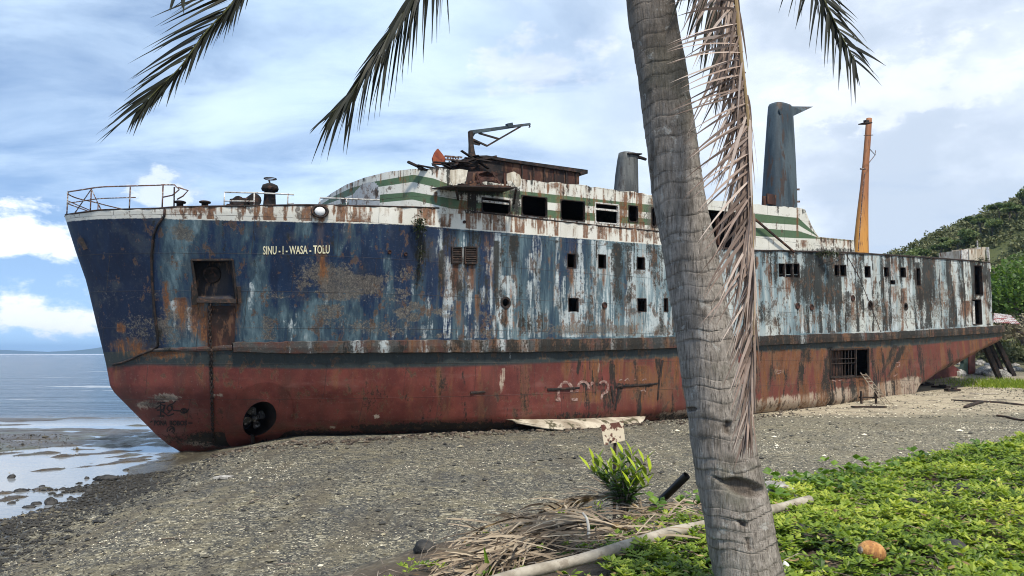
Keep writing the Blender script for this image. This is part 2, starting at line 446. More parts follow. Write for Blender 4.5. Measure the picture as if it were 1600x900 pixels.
# ================================================================== THE SHIP
TH = math.atan(.66)
AX = np.array([math.cos(TH), math.sin(TH), 0]); NX = np.array([-math.sin(TH), math.cos(TH), 0]); UP = np.array([0, 0, 1.0])
B = 6.0
_c = np.array([0, 31.4, 0]) + B * NX                    # a point of the centreline
def plane_hit(px, py, y):
    """world ray of a photo pixel met with the ship's fore-and-aft plane y -> ship coordinates"""
    d = ray(px, py); o = np.array([0, 0, CZ])
    t = (np.dot(_c - o, NX) + y) / np.dot(d, NX)
    P = o + d * t - ORG
    return np.array([np.dot(P, AX), np.dot(P, NX), P[2]])
ORG = np.zeros(3)
q = plane_hit(101, 338, 0)
ORG = AX * q[0] + NX * np.dot(_c, NX); ORG[2] = 0
def to_world(s, y, z):
    s = np.asarray(s, float); y = np.asarray(y, float)
    return ORG[0] + s * AX[0] + y * NX[0], ORG[1] + s * AX[1] + y * NX[1], np.asarray(z, float) + 0 * s
def spx(s, y, z): return proj(*to_world(s, y, z))
PL = lambda px, py, y=-B: plane_hit(px, py, y)

_st = np.array([PL(*p, 0) for p in [(101, 338), (118, 392), (135, 440), (160, 545), (166, 570), (172, 603), (179, 614), (205, 640), (245, 680), (262, 694)]])
_st[0, 0] = 0
_o = np.argsort(_st[:, 2]); _sz, _ss = _st[_o, 2], _st[_o, 0]
_sz = np.concatenate([[-2.0], _sz]); _ss = np.concatenate([[_ss[0] + 2.2], _ss])
def s_stem(z): return np.interp(z, _sz, _ss)
_zk = np.array([PL(*p, -3) for p in [(1372, 618), (1395, 610), (1410, 602), (1440, 588), (1482, 562), (1506, 551), (1536, 537), (1558, 530), (1585, 522)]])
S_K = _zk[0, 0]
def zkeel(s): return np.interp(s, np.concatenate([[S_K - 2], _zk[:, 0]]), np.concatenate([[-1.2], _zk[:, 2]]))
S_END = PL(1596, 515)[0]; S_W = PL(1549, 460)[0]; S_36 = PL(1036, 380)[0]
def hb(s, z):
    s = np.asarray(s, float); z = np.asarray(z, float)
    Lz = np.interp(z, [-1, 3, 8.5], [16.5, 14.5, 12.0]); pz = np.interp(z, [-1, 3, 8.5], [.86, .74, .60])
    t = np.clip((s - s_stem(z)) / Lz, 0, 1)
    r = B * np.sin(math.pi / 2 * t) ** pz
    bil = .55 * (np.clip(.55 - z, 0, 2) / .8) ** 2
    r = np.maximum(r - bil * np.clip(r / 3, 0, 1), .0)
    zk = zkeel(s); hh = np.interp(s, [S_K - 2, S_K + 3, S_END], [.6, 1.6, 1.1])
    u = np.clip((z - zk) / hh, 0, 1)
    r = np.where(s > S_K - 2, r * np.sqrt(np.sin(math.pi / 2 * u)), r)
    e = np.clip((s - (S_END - 5)) / 5, 0, 1)
    return r * np.sqrt(np.clip(1 - .8 * e ** 3, 0, 1))

def dent_(s, z):
    """buckled plates between the frames"""
    s = np.asarray(s, float); z = np.asarray(z, float)
    d = (fbm(s * 1.5, z * .5, 61, 3) - .5) * .09 + (np.abs(np.sin(s * math.pi / .62)) - .6) * .022
    return d * sstep(0, 1.5, hb(s, z)) * sstep(-.6, 2.2, z)
def hbd(s, z): return hb(s, z) + dent_(s, z)

def hit(px, py):
    """photo pixel -> point of the port side in ship coordinates"""
    dr = ray(px, py); o = np.array([0, 0, CZ])
    f = lambda t: (lambda P: (np.dot(P, NX) + hb(np.dot(P, AX), P[2])))(o + dr * t - ORG)
    ts = np.linspace(15, 90, 1200)
    Ps = o + ts[:, None] * dr - ORG
    val = Ps @ NX + hb(Ps @ AX, Ps[:, 2])
    k = int(np.argmax(val > 0)); a, b = ts[max(k - 1, 0)], ts[k]
    for _ in range(30):
        m = (a + b) / 2
        if f(m) > 0: b = m
        else: a = m
    P = o + dr * a - ORG; q_ = np.array([np.dot(P, AX), np.dot(P, NX), P[2]])
    q_[1] -= float(dent_(q_[0], q_[2])); return q_

CURVES = [
    [(95, 574), (165, 573), (176, 570), (229, 567), (322, 570), (480, 574), (676, 571), (780, 568), (902, 562), (1056, 557), (1180, 548), (1393, 541), (1543, 528), (1600, 520)],
    [(95, 556), (160, 554), (200, 551), (370, 551), (460, 553), (860, 551), (1051, 545), (1180, 541), (1380, 531.5), (1553, 521), (1600, 516.5)],
    [(95, 547), (160, 546), (200, 545), (370, 535), (460, 532), (860, 529), (951, 527.5), (1051, 526), (1180, 524.5), (1380, 518.5), (1553, 509), (1600, 505)],
    [(95, 347), (104, 346), (140, 342), (255, 339.5), (265, 342), (460, 346), (642, 350.5), (700, 356), (814, 365), (948, 375.6), (1004, 380), (1040, 383), (1180, 391.5), (1250, 393), (1333, 395.5), (1427, 401), (1510, 407), (1548, 410.5), (1600, 414)],
    [(95, 338), (101, 336), (155, 328), (255, 325.5), (262, 323.5), (480, 320), (645, 323.5), (694, 325.5), (760, 333), (850, 343), (950, 354), (1036, 362), (1180, 380), (1600, 400)]]
CURVES = [np.array(c, float) for c in CURVES]
def s_of(c, z): return c + s_stem(z) * np.clip(1 - c / 12, 0, 1)
CT = np.concatenate([np.linspace(0, 12, 240), np.linspace(12.05, S_END, 800)])
ZL = np.zeros((6, len(CT)))
for k, cv in enumerate(CURVES):
    z = np.interp(CT, [0, S_END], [[2.8, 2.8], [3.1, 5], [3.5, 5.5], [8, 10], [8.3, 11]][k])
    for _ in range(25):
        s = s_of(CT, z); y = -hb(s, z); X, Y, Z = to_world(s, y, z)
        px, py = proj(X, Y, Z)
        z = z + .8 * (py - np.interp(px, cv[:, 0], cv[:, 1])) * np.hypot(Y, X * .3) / F
    ker = np.ones(9) / 9
    ZL[k + 1] = np.convolve(np.pad(z, 4, mode='edge'), ker, 'valid')
ZL[0] = np.minimum(np.maximum(-1.15, zkeel(CT)), ZL[1] - .05)
for k in range(1, 6): ZL[k] = np.maximum(ZL[k], ZL[k - 1] + .02)
def levels(c): return np.array([np.interp(c, CT, ZL[k]) for k in range(6)])
def c_of(s, z):
    ss = s_stem(z); c = (s - ss) / (1 - ss / 12)
    return float(np.where(c < 12, c, s))
def v_of(c, z):
    return float(np.interp(z, levels(c), np.arange(6)))
def zlev(c, v):
    lv = levels(c); k = np.clip(np.floor(v).astype(int), 0, 4)
    ar = np.arange(lv.shape[1]) if lv.ndim > 1 else None
    lo = np.take_along_axis(lv, k[None], 0)[0]; hi = np.take_along_axis(lv, k[None] + 1, 0)[0]
    return lo + (hi - lo) * (v - k)
def ztop(s): return np.interp(s, CT, ZL[5])

# ---- openings in the plating, as (left, top, right, bottom) on the photo's plate
HOLES = [(887, 396.5, 900, 418.5), (934.5, 398, 946.5, 419), (995, 402, 1007, 421), (888.5, 465.5, 904, 487), (996, 466.5, 1009.5, 487), (1037, 466, 1044, 487),
         (1216.5, 412, 1226.5, 432), (1228, 412, 1238.5, 433), (1240, 412, 1249.5, 433), (1303, 414, 1311.5, 431), (1313, 414, 1321.5, 431),
         (1351, 416, 1360, 433), (1381.5, 417.5, 1389, 432), (1406, 418, 1414.5, 433), (1391, 438, 1398, 444), (1432, 419, 1438, 446)]
ROUND = [(790, 473, 6.2), (1360, 477, 5.0), (1415, 479, 4.0)]
DOORS = [(1522.5, 415, 1534.5, 461), (1519, 468, 1534, 507)]
POCKET = (305, 406, 367, 471)
GATE = (1297, 547, 1357, 588)
TUNNEL = (405, 655, 24)
def rect_cv(l, t_, r, b):
    cx, cy = (l + r) / 2, (t_ + b) / 2
    hl, hr, ht, hbm = hit(l, cy), hit(r, cy), hit(cx, t_), hit(cx, b)
    return [c_of(hl[0], hl[2]), c_of(hr[0], hr[2]), v_of(c_of(ht[0], ht[2]), ht[2]), v_of(c_of(hbm[0], hbm[2]), hbm[2])]
cuts = [rect_cv(*h) for h in HOLES + DOORS + [POCKET, GATE]]
round_c = []
for (x0, y0, r0) in ROUND + [TUNNEL]:
    h = hit(x0, y0); hr = hit(x0, y0 - r0); rad = float(np.linalg.norm(hr - h))
    c0 = c_of(h[0], h[2]); k = 1.15 if r0 > 20 else 1.0
    if r0 < 20: cuts.append([c_of(h[0] - rad * k, h[2]), c_of(h[0] + rad * k, h[2]), v_of(c0, h[2] + rad * k), v_of(c0, h[2] - rad * k)])
    round_c.append((h, rad))

# ---- plating grid
cols_ = np.concatenate([np.linspace(0, 1.2, 40), np.arange(1.23, 30, .055), np.arange(30, S_END + .01, .075)])
rows_ = np.concatenate([np.linspace(0, 1, 46)[:-1] ** 1.25, np.linspace(1, 2, 7)[:-1], np.linspace(2, 3, 7)[:-1], np.linspace(3, 4, 66)[:-1], np.linspace(4, 5, 16)])
def insert(arr, vals):
    for q_ in vals:
        i = int(np.argmin(abs(arr - q_)))
        if abs(arr[i] - q_) < .25 * np.median(np.diff(arr)) and i not in (0, len(arr) - 1): arr[i] = q_
        else: arr = np.sort(np.append(arr, q_))
    return arr
cols_ = insert(cols_, [q_ for c in cuts for q_ in c[:2]]); rows_ = insert(rows_, [q_ for c in cuts for q_ in c[2:]])
CC, RR = np.meshgrid(cols_, rows_)
ZZ = zlev(CC.ravel(), RR.ravel()).reshape(CC.shape) if False else None
lv = levels(cols_)                                          # 6 x nc
kk = np.clip(np.floor(rows_).astype(int), 0, 4)
ZZ = lv[kk] + (lv[kk + 1] - lv[kk]) * (rows_ - kk)[:, None]
SS = s_of(CC, ZZ); HB = hb(SS, ZZ)
dent = dent_(SS, ZZ)
YY = -(HB + dent)
HV = np.stack([SS, YY, ZZ], -1).reshape(-1, 3)
HPX, HPY = spx(SS, YY, ZZ)
idx = np.arange(CC.size).reshape(CC.shape)
cm = (cols_[:-1] + cols_[1:]) / 2; rm = (rows_[:-1] + rows_[1:]) / 2
CM, RM = np.meshgrid(cm, rm)
keep = np.ones(CM.shape, bool)
for c0, c1, vt, vb in cuts:
    keep &= ~((CM > c0) & (CM < c1) & (RM < max(vt, vb)) & (RM > min(vt, vb)))
_h, _r = round_c[-1]; _sm = (SS[:-1, :-1] + SS[1:, 1:]) / 2; _zm = (ZZ[:-1, :-1] + ZZ[1:, 1:]) / 2
keep &= ~(((_sm - _h[0]) / .76) ** 2 + (_zm - _h[2]) ** 2 < (1.2 * _r) ** 2)
keep &= ~((CM > S_36) & (RM > 4)); keep &= ~((CM > S_W) & (RM > 3))
Q = np.stack([idx[:-1, :-1], idx[:-1, 1:], idx[1:, 1:], idx[1:, :-1]], -1)[keep]

# ---- weathering and bilge shade painted on the plating: streaks that run down from seams, scuppers, rails and ports
def streaks(px, py, lst):
    out = np.zeros(px.shape)
    for (x0, y0, y1, wd, a, sl) in lst:
        m = (px > x0 - 4 * wd - abs(sl) * (y1 - y0)) & (px < x0 + 4 * wd + abs(sl) * (y1 - y0))
        if not m.any(): continue
        xx, yy = px[m], py[m]
        g = np.exp(-((xx - x0 - sl * (yy - y0)) / wd) ** 2)
        v = g * a * sstep(y0 - 2, y0 + 1, yy) * (1 - sstep(y0 + (y1 - y0) * .35, y1, yy))
        out[m] = np.maximum(out[m], v)
    return out
def blobs(px, py, lst):
    out = np.zeros(px.shape)
    for (x0, y0, rx, ry, a) in lst:
        d2 = ((px - x0) / rx) ** 2 + ((py - y0) / ry) ** 2
        out = np.maximum(out, a * np.exp(-d2 ** 1.5))
    return out
def rnd_streaks(n, x0, x1, yf, len_, w_, a_, sl=0, seed=1):
    r = np.random.default_rng(seed); o = []
    for _ in range(n):
        x = r.uniform(x0, x1); y = yf(x) if callable(yf) else r.uniform(*yf)
        o.append((x, y, y + r.uniform(*len_), r.uniform(*w_), r.uniform(*a_), sl))
    return o
cv_y = lambda k: (lambda x: float(np.interp(x, CURVES[k][:, 0], CURVES[k][:, 1])))
rust = streaks(HPX, HPY,
    rnd_streaks(42, 262, 330, cv_y(4), (12, 24), (1.5, 4), (.5, 1), seed=1) + rnd_streaks(60, 330, 700, cv_y(4), (12, 30), (1.2, 3.2), (.35, 1), seed=2) +
    rnd_streaks(10, 105, 255, cv_y(4), (8, 16), (1, 2), (.2, .5), seed=3) + rnd_streaks(90, 700, 1036, cv_y(4), (8, 30), (1.5, 4), (.35, .95), seed=4) +
    [(712, 412, 480, 7, 1, 0), (737, 412, 480, 6, 1, 0), (716, 470, 530, 6, .8, 0), (745, 460, 530, 5, .8, 0), (893, 420, 466, 4, .9, 0), (895, 488, 530, 5, .8, 0),
     (943, 420, 470, 4, .9, 0), (944, 480, 520, 4, .8, 0), (790, 480, 528, 5, .9, 0), (1003, 422, 440, 4, .5, 0), (1003, 488, 520, 4, .6, 0), (500, 340, 420, 9, .5, 0), (505, 395, 470, 10, .75, 0), (546, 345, 392, 5, .4, 0),
     (1232, 432, 475, 9, .9, 0), (1246, 434, 470, 4, .6, 0), (1312, 434, 470, 5, .5, 0), (1332, 470, 520, 4, .8, 0), (1398, 446, 490, 10, .8, 0), (1412, 450, 505, 7, .9, 0), (1438, 450, 500, 6, 1, 0),
     (1472, 440, 500, 5, .8, 0), (1490, 450, 505, 5, .8, 0), (1508, 470, 508, 9, 1.2, 0), (1520, 460, 500, 5, .9, 0), (1540, 430, 505, 5, .9, 0), (1465, 410, 450, 4, .6, 0), (1385, 470, 515, 5, .8, 0),
     (260, 440, 540, 7, .7, 0), (285, 465, 545, 12, .9, 0), (303, 478, 548, 9, 1, 0), (345, 480, 550, 26, 1.2, 0)] +
    rnd_streaks(90, 1180, 1545, (396, 480), (25, 80), (1.5, 4), (.25, .9), seed=5) + rnd_streaks(70, 640, 1180, (380, 500), (20, 70), (1.5, 4), (.15, .65), seed=6) +
    # below the strake
    rnd_streaks(24, 880, 1060, cv_y(0), (25, 75), (3, 8), (.4, .95), -.06, seed=7) + rnd_streaks(44, 1180, 1420, cv_y(0), (30, 90), (3, 8), (.5, 1.1), -.16, seed=8) +
    [(685, 572, 665, 4, .8, 0), (1001, 572, 640, 14, 1, -.05), (985, 565, 640, 10, .7, -.05)] + rnd_streaks(16, 180, 660, cv_y(0), (20, 60), (4, 10), (.1, .5), seed=9))
rust = np.maximum(rust, blobs(HPX, HPY, [(336, 512, 30, 38, 1.1), (310, 475, 14, 40, .8), (368, 470, 12, 30, .8), (190, 512, 9, 10, .8), (200, 540, 34, 14, .7), (250, 552, 60, 9, .8), (500, 331, 16, 11, .9), (290, 333, 34, 10, .55),
      (1400, 460, 40, 24, .3), (1015, 605, 45, 32, .8), (920, 620, 40, 12, .7)]))
dark = streaks(HPX, HPY,
    [(656, 352, 530, 9, .9, 0), (690, 390, 530, 7, .7, 0), (724, 400, 530, 24, .55, 0), (776, 376, 525, 6, 1.1, 0), (803, 368, 460, 8, 1, 0), (868, 375, 430, 6, .6, 0), (872, 440, 530, 8, .5, 0), (965, 380, 530, 9, 1.2, 0), (982, 384, 520, 8, .9, 0),
     (1022, 392, 520, 10, .8, 0), (1040, 400, 520, 8, .7, 0), (760, 430, 530, 5, .7, 0), (820, 470, 530, 5, .5, 0),
     (1262, 392, 528, 13, 1.25, 0), (1280, 394, 528, 13, 1.25, 0), (1297, 396, 528, 11, 1.25, 0), (1247, 440, 510, 5, 1.0, 0), (1345, 396, 525, 5, 1.1, 0), (1325, 455, 520, 8, .8, 0), (1434, 410, 520, 6, 1.2, 0), (1447, 402, 520, 10, 1.3, 0), (1456, 404, 500, 7, 1.2, 0),
     (1408, 402, 520, 5, .6, 0), (1371, 440, 520, 6, .7, 0), (1498, 408, 505, 4, .8, 0), (1546, 420, 508, 4, 1, 0), (1190, 470, 525, 7, .8, 0), (1215, 490, 525, 5, .7, 0), (1476, 405, 470, 3, .8, 0), (1517, 408, 480, 3, .7, 0)] +
    rnd_streaks(60, 1180, 1548, cv_y(3), (20, 120), (1.2, 4), (.3, 1.0), seed=11) + rnd_streaks(40, 700, 1180, cv_y(3), (20, 140), (1.2, 4), (.3, .9), seed=12) + rnd_streaks(26, 300, 700, cv_y(3), (20, 180), (1.5, 5), (.15, .6), seed=13) +
    # rust-black runs on the red bottom
    [(906, 562, 600, 3, .9, -.18), (1257, 545, 645, 6, 1.2, -.16), (1210, 547, 640, 5, .8, -.14), (1190, 547, 650, 4, .8, -.12), (1297, 543, 640, 6, 1.2, -.15), (1412, 540, 615, 5, 1.2, -.5), (1398, 540, 615, 5, 1.1, -.42), (1235, 550, 640, 3, .6, -.15),
     (972, 600, 648, 3, .8, -.2), (935, 590, 650, 4, .8, -.25), (328, 470, 698, 4, 1.1, .03), (240, 345, 552, 3, .7, 0)] + rnd_streaks(40, 850, 1420, (560, 620), (15, 50), (1, 3), (.3, .8), -.14, seed=14))
dark = np.maximum(dark, blobs(HPX, HPY, [(470, 685, 220, 13, 1.5), (700, 668, 160, 9, 1.4), (900, 650, 60, 8, .8), (1060, 650, 60, 7, .9), (1270, 478, 40, 40, .5), (1400, 592, 40, 26, .45), (1470, 565, 60, 30, .4), (1140, 640, 30, 12, .4), (245, 525, 60, 22, .45), (930, 600, 30, 4, .9), (1000, 602, 44, 3.5, 1.2)]))  # long bilge blobs: dark growth plus the undercut's shade painted in
scr = blobs(HPX, HPY, [(285, 370, 24, 36, .85), (270, 400, 26, 70, .6), (265, 500, 40, 50, .75), (420, 500, 16, 60, .7), (445, 470, 70, 20, .6), (505, 455, 55, 60, .9), (560, 440, 60, 40, .85), (640, 470, 40, 60, .8), (600, 510, 90, 18, .6), (690, 500, 30, 40, .75), (760, 500, 26, 40, .75), (400, 540, 30, 14, .7),
      (820, 515, 60, 14, .7), (910, 515, 90, 12, .7), (1010, 515, 80, 14, .8), (230, 400, 30, 60, .25), (215, 500, 50, 50, .55), (170, 480, 25, 60, .35), (1350, 490, 120, 34, .65), (1460, 470, 80, 50, .6), (1210, 505, 40, 24, .7), (250, 470, 20, 90, .5), (340, 430, 60, 60, .35)])
scr = scr * (RR > 3) + blobs(HPX, HPY, [(320, 690, 46, 12, 1.4), (250, 628, 40, 12, .9), (260, 650, 60, 25, .4), (420, 640, 30, 40, .35), (700, 668, 200, 6, .6)]) * (RR < 1) + 1.15 * np.clip(1 - (np.interp(HPX, [1030, 1051, 1180, 1293, 1367, 1420], [656, 655, 650, 632, 615, 600]) - HPY) / np.interp(HPX, [1050, 1180, 1300, 1420], [14, 30, 26, 14]), 0, 1) ** .6 * (HPX > 1030) * (HPX < 1440) * (RR < 1)
pale = streaks(HPX, HPY, rnd_streaks(80, 700, 1180, (384, 480), (40, 140), (3, 9), (.2, .75), seed=21) + rnd_streaks(26, 420, 700, (400, 500), (30, 110), (3, 8), (.1, .5), seed=22) + [(790, 430, 470, 16, .9, 0), (770, 385, 460, 14, .6, 0), (830, 395, 450, 12, .7, 0), (905, 420, 520, 18, .9, 0), (985, 392, 520, 9, 1.1, 0), (955, 390, 480, 7, .9, 0), (1012, 395, 520, 10, .9, 0), (735, 430, 525, 7, .9, 0), (700, 400, 470, 6, .6, 0)] +
    [(787, 575, 640, 5, .8, -.1), (936, 566, 600, 3, .8, -.12), (610, 572, 610, 1.5, .7, 0), (298, 480, 545, 14, .8, 0), (276, 470, 545, 16, .6, 0), (452, 500, 530, 9, .7, 0), (392, 440, 530, 7, .5, 0), (170, 360, 480, 8, .2, 0)])
pale = np.maximum(pale, blobs(HPX, HPY, [(262, 621, 24, 7, 1.1), (225, 632, 14, 8, .9), (338, 618, 14, 3, .9), (400, 620, 6, 4, .8), (320, 690, 44, 9, .9), (436, 655, 6, 16, .8), (1320, 560, 20, 30, .3), (1402, 596, 12, 7, .7), (1218, 580, 12, 5, .8), (588, 651, 7, 4, 1.3), (520, 668, 6, 3, 1), (670, 663, 14, 3, 1)]))
fade = np.interp(HPX, [100, 235, 262, 330, 420, 640, 700, 800, 900, 980, 1060, 1180, 1280, 1550], [.10, .06, .50, .38, .14, .22, .36, .44, .50, .66, .66, .80, .82, .92])
fade = fade + .30 * sstep(440, 510, HPY) * sstep(720, 600, HPX) * sstep(240, 300, HPX) + .25 * sstep(.5, .62, fbm(SS * 1.6, ZZ * .5, 201, 4)) * sstep(720, 600, HPX) * sstep(250, 300, HPX)
white_low = (RR > 3) * 1.0
N2_ = fbm(SS * .8, ZZ * .25, 71, 4) - .5
fade = np.clip(fade + N2_ * .55, 0, np.interp(HPX, [100, 640, 720], [.47, .50, 1]))
grow = blobs(HPX, HPY, [(656, 352, 14, 14, 1), (656, 420, 9, 70, .5), (803, 330, 12, 30, .8)])
mid_w = np.interp(HPX, [100, 262, 640, 700, 1180, 1190, 1230, 1245, 1600], [.0, .14, .25, .72, .85, .45, .5, 1.25, 1.25]) * (RR > 3) * (RR < 4)
low_w = np.interp(HPX, [100, 600, 850, 1180, 1500], [.25, .40, .7, 1.1, 1.0]) * (RR < 1)
sh_ = SS + ZZ * .12 * (RR < 1)
nd = sstep(.50, .64, fbm(SS * 2.4, ZZ * .22, 171, 5)); npl = sstep(.49, .63, fbm(SS * 2.9 + 40, ZZ * .26, 173, 5)); nr_ = sstep(.53, .66, fbm(SS * 3.1 + 90, ZZ * .30, 175, 5))
dark = np.maximum(dark, .80 * nd * mid_w); pale = np.maximum(pale, .82 * npl * np.clip(mid_w * 1.15, 0, 1.25)); rust = np.maximum(rust, .52 * nr_ * np.minimum(mid_w, 1))
nl = sstep(.50, .64, fbm(sh_ * 2.0, ZZ * .18, 177, 5)); rust = np.maximum(rust, .7 * nl * low_w); dark = np.maximum(dark, .85 * sstep(.54, .64, fbm(sh_ * 2.6 + 9, ZZ * .2, 179, 5)) * low_w)
edge3 = np.clip(1 - (HPY * 0 + (ZZ - lv[3][None, :])) / .32, 0, 1) * (RR > 3); dark = np.maximum(dark, edge3 * .75 * sstep(.42, .6, fbm(SS * 1.4, ZZ * 0 + 3, 181, 4)) * np.interp(HPX, [300, 700, 800], [.3, .7, 1]))
wb = (RR > 4) * 1.0; rust = np.maximum(rust, wb * 1.0 * np.interp(HPX, [100, 255, 262, 340], [.3, .3, 1.1, .85]) * sstep(.50, .62, fbm(SS * 5, ZZ * .35, 183, 4)) * sstep(3.9, 4.6, RR + .5))
scr = scr * (.25 + .95 * sstep(.36, .60, fbm(SS * .8, ZZ * 1.9, 185, 5)))
barn = np.clip(1 - (np.interp(HPX, [1030, 1051, 1180, 1293, 1367, 1420], [656, 655, 650, 632, 615, 600]) - HPY) / np.interp(HPX, [1050, 1180, 1300, 1420], [16, 34, 30, 16]), 0, 1) * (HPX > 1030) * (HPX < 1440) * (RR < 1)
pale = np.maximum(pale, .95 * sstep(0, .5, barn)); scr = np.where(barn > 0, .45 * barn, scr)
UA = dict(v=RR.ravel(), rust=rust.ravel(), dark=dark.ravel(), scr=scr.ravel(), pale=pale.ravel(), fade=fade.ravel())

def weather(name, zone):
    """painted, stained, rusting steel: zone(t, o, v, grain) gives the paint underneath"""
    t = NT(name); o = t.obj(); v = t.attr('v')
    s1 = t.noise(t.map(o, (5, 5, .45)), 1.6, 6, .65)           # narrow runs
    s2 = t.noise(t.map(o, (1, 1, .13)), 1.3, 6, .6)
    g = t.noise(o, 9, 6, .72); g2 = t.noise(o, 34, 4, .7); b = t.noise(o, 1.1, 6, .62)
    c = zone(t, o, t.add(v, t.mul(t.sub(g, .5), .02)), s1, s2, g, b)
    s3 = t.noise(t.map(o, (15, 15, .75), loc=(3, 1, 5)), 1.3, 5, .7)      # hair fine runs
    def mask(a, k=2.0, lo=.40, hi=.86, k2=.7):
        n_ = t.add(t.mul(t.sub(s1, .5), k), t.add(t.mul(t.sub(s3, .5), k * .5), t.mul(t.add(t.sub(g, .5), t.mul(t.sub(b, .5), 1.2)), k2 * 1.5)))
        return t.mul(t.rng(t.add(t.attr(a), n_), lo, hi), t.rng(t.attr(a), .04, .40))
    pm = mask('pale')
    c = t.mix(t.mul(pm, .8), c, t.mix(t.rng(v, .97, 1.0), t.mix(g, (.26, .19, .13), (.58, .50, .39)), t.mix(g, (.33, .38, .40), (.64, .67, .64))))
    sm = t.rng(t.add(t.attr('scr'), t.add(t.mul(t.sub(g, .5), 2.0), t.mul(t.sub(g2, .5), 1.0))), .50, .82)
    sm = t.mul(sm, t.rng(t.attr('scr'), .08, .45))
    sc_ = t.ramp(t.add(t.mul(g2, .6), t.mul(g, .4)), [(.34, (.022, .020, .020)), (.46, (.065, .056, .048)), (.56, (.145, .125, .098)), (.70, (.31, .29, .24))])
    c = t.mix(t.mul(sm, .82), c, sc_)
    rm_ = mask('rust', 1.9, .40, .92)
    rc = t.ramp(t.add(t.add(t.mul(s1, .35), t.mul(s3, .25)), t.mul(g, .4)), [(.36, (.030, .013, .009)), (.47, (.085, .030, .015)), (.57, (.20, .078, .026)), (.70, (.36, .19, .075))])
    c = t.mix(t.mul(t.rng(t.add(t.attr('rust'), t.sub(s1, .5)), .15, .9), .26), c, t.mix(s3, (.22, .12, .04), (.46, .31, .14)))
    c = t.mix(t.mul(rm_, .9), c, rc)
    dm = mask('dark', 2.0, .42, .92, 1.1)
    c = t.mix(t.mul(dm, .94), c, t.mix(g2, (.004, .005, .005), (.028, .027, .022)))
    # flaked patches: paint gone in ragged islands with a rust rim, more of them where the paint has faded
    pk = t.noise(t.map(o, (1, 1, .62)), 2.6, 9, .70)
    pth = t.add(pk, t.mul(t.sub(t.attr('fade'), .5), .05))
    rim_ = t.mul(t.rng(pth, .565, .585), t.rng(pth, .66, .62))
    c = t.mix(t.mul(t.rng(pth, .592, .608), .72), c, t.mix(g2, (.010, .010, .010), (.070, .056, .044)))
    c = t.mix(t.mul(rim_, .4), c, (.15, .075, .035))
    # plate seams
    xx, yy, zz = t.sep(o); cb = t.n('ShaderNodeCombineXYZ'); t.L(t.add(xx, t.mul(g, .03)), cb.inputs[0]); t.L(zz, cb.inputs[1])
    bk = t.n('ShaderNodeTexBrick'); t.L(cb.outputs[0], bk.inputs['Vector']); bk.inputs['Scale'].default_value = 1; bk.inputs['Mortar Size'].default_value = .013; bk.inputs['Brick Width'].default_value = 2.9; bk.inputs['Row Height'].default_value = 1.35; bk.inputs['Mortar Smooth'].default_value = .4
    seam = bk.outputs['Fac']
    c = t.mix(t.mul(seam, t.rng(s2, .35, .6, .15, .75)), c, (.03, .022, .018))
    # pits of rust everywhere
    pit = t.rng(t.noise(o, 5.5, 8, .80), .60, .66)
    c = t.mix(t.mul(pit, .75), c, t.mix(g2, (.022, .014, .010), (.13, .055, .026)))
    c = t.mix(t.rng(t.noise(o, 14, 6, .8), .60, .68, 0, .55), c, t.mix(.5, c, (.45, .43, .38)))
    c = t.mix(.6, c, t.mix(g2, (.15, .15, .15), (.85, .85, .85)), 'SOFT_LIGHT')
    h = t.add(t.add(t.mul(rm_, -.3), t.mul(sm, -.5)), t.add(t.mul(g, .5), t.mul(g2, .35)))
    h = t.add(h, t.add(t.mul(t.rng(pth, .575, .595), -.6), t.mul(seam, .8)))
    return t.pbr(c, t.add(.52, t.mul(t.math('MAXIMUM', t.math('MAXIMUM', rm_, sm), dm), .35)), t.bump(h, .55, .022), spec=.35)

def z_hull(t, o, v, s1, s2, g, b):
    f = t.add(t.attr('fade'), t.add(t.mul(t.sub(s2, .5), .9), t.mul(t.sub(s1, .5), .5)))
    blue = t.ramp(f, [(.05, (.0030, .0105, .033)), (.30, (.0050, .020, .055)), (.46, (.031, .058, .079)), (.62, (.100, .155, .175)), (.76, (.24, .305, .32)), (.98, (.50, .52, .48))])
    blue = t.mix(t.rng(b, .52, .68, 0, .55), blue, t.mix(.6, blue, (.075, .08, .072)))
    wh = t.mix(s2, (.52, .49, .41), (.74, .72, .65))
    red = t.mix(t.rng(b, .35, .65), (.092, .021, .017), (.165, .042, .031))
    red = t.mix(t.mul(t.rng(t.attr('fade'), .36, .8), t.rng(s2, .3, .6)), red, t.mix(s1, (.095, .024, .018), (.170, .050, .032)))
    red = t.mix(t.rng(s2, .48, .66, 0, .6), red, (.075, .032, .024))
    red = t.mix(t.rng(t.noise(t.map(o, (.25, .25, 1.3)), 1.5, 5, .6), .55, .68, 0, .5), red, (.17, .075, .06))
    band = t.mix(s1, (.010, .020, .028), (.045, .05, .042))  # dark navy band with the strake's shadow painted into it
    c = t.mix(t.rng(v, .96, 1.0), red, band)
    c = t.mix(t.rng(v, 2.4, 2.45), c, blue)
    return t.mix(t.rng(v, 3.992, 4.0), c, wh)
M_hull = weather('weathered hull paint', z_hull)
def z_house(t, o, v, s1, s2, g, b):
    wh = t.mix(s2, (.50, .48, .40), (.74, .72, .65))
    gr = t.mix(s2, (.050, .095, .045), (.095, .15, .075))
    f = t.mul(t.rng(v, .98, 1.0), t.rng(v, 2.0, 2.02, 1, 0))
    f2 = t.mul(t.rng(v, 2.98, 3.0), t.rng(v, 4.0, 4.02, 1, 0))
    c = t.mix(t.math('MAXIMUM', f, f2), wh, gr)
    return t.mix(t.rng(t.attr('fade'), .4, .6), c, t.mix(s2, (.36, .37, .36), (.50, .50, .48)))
M_house = weather('weathered deckhouse paint', z_house)
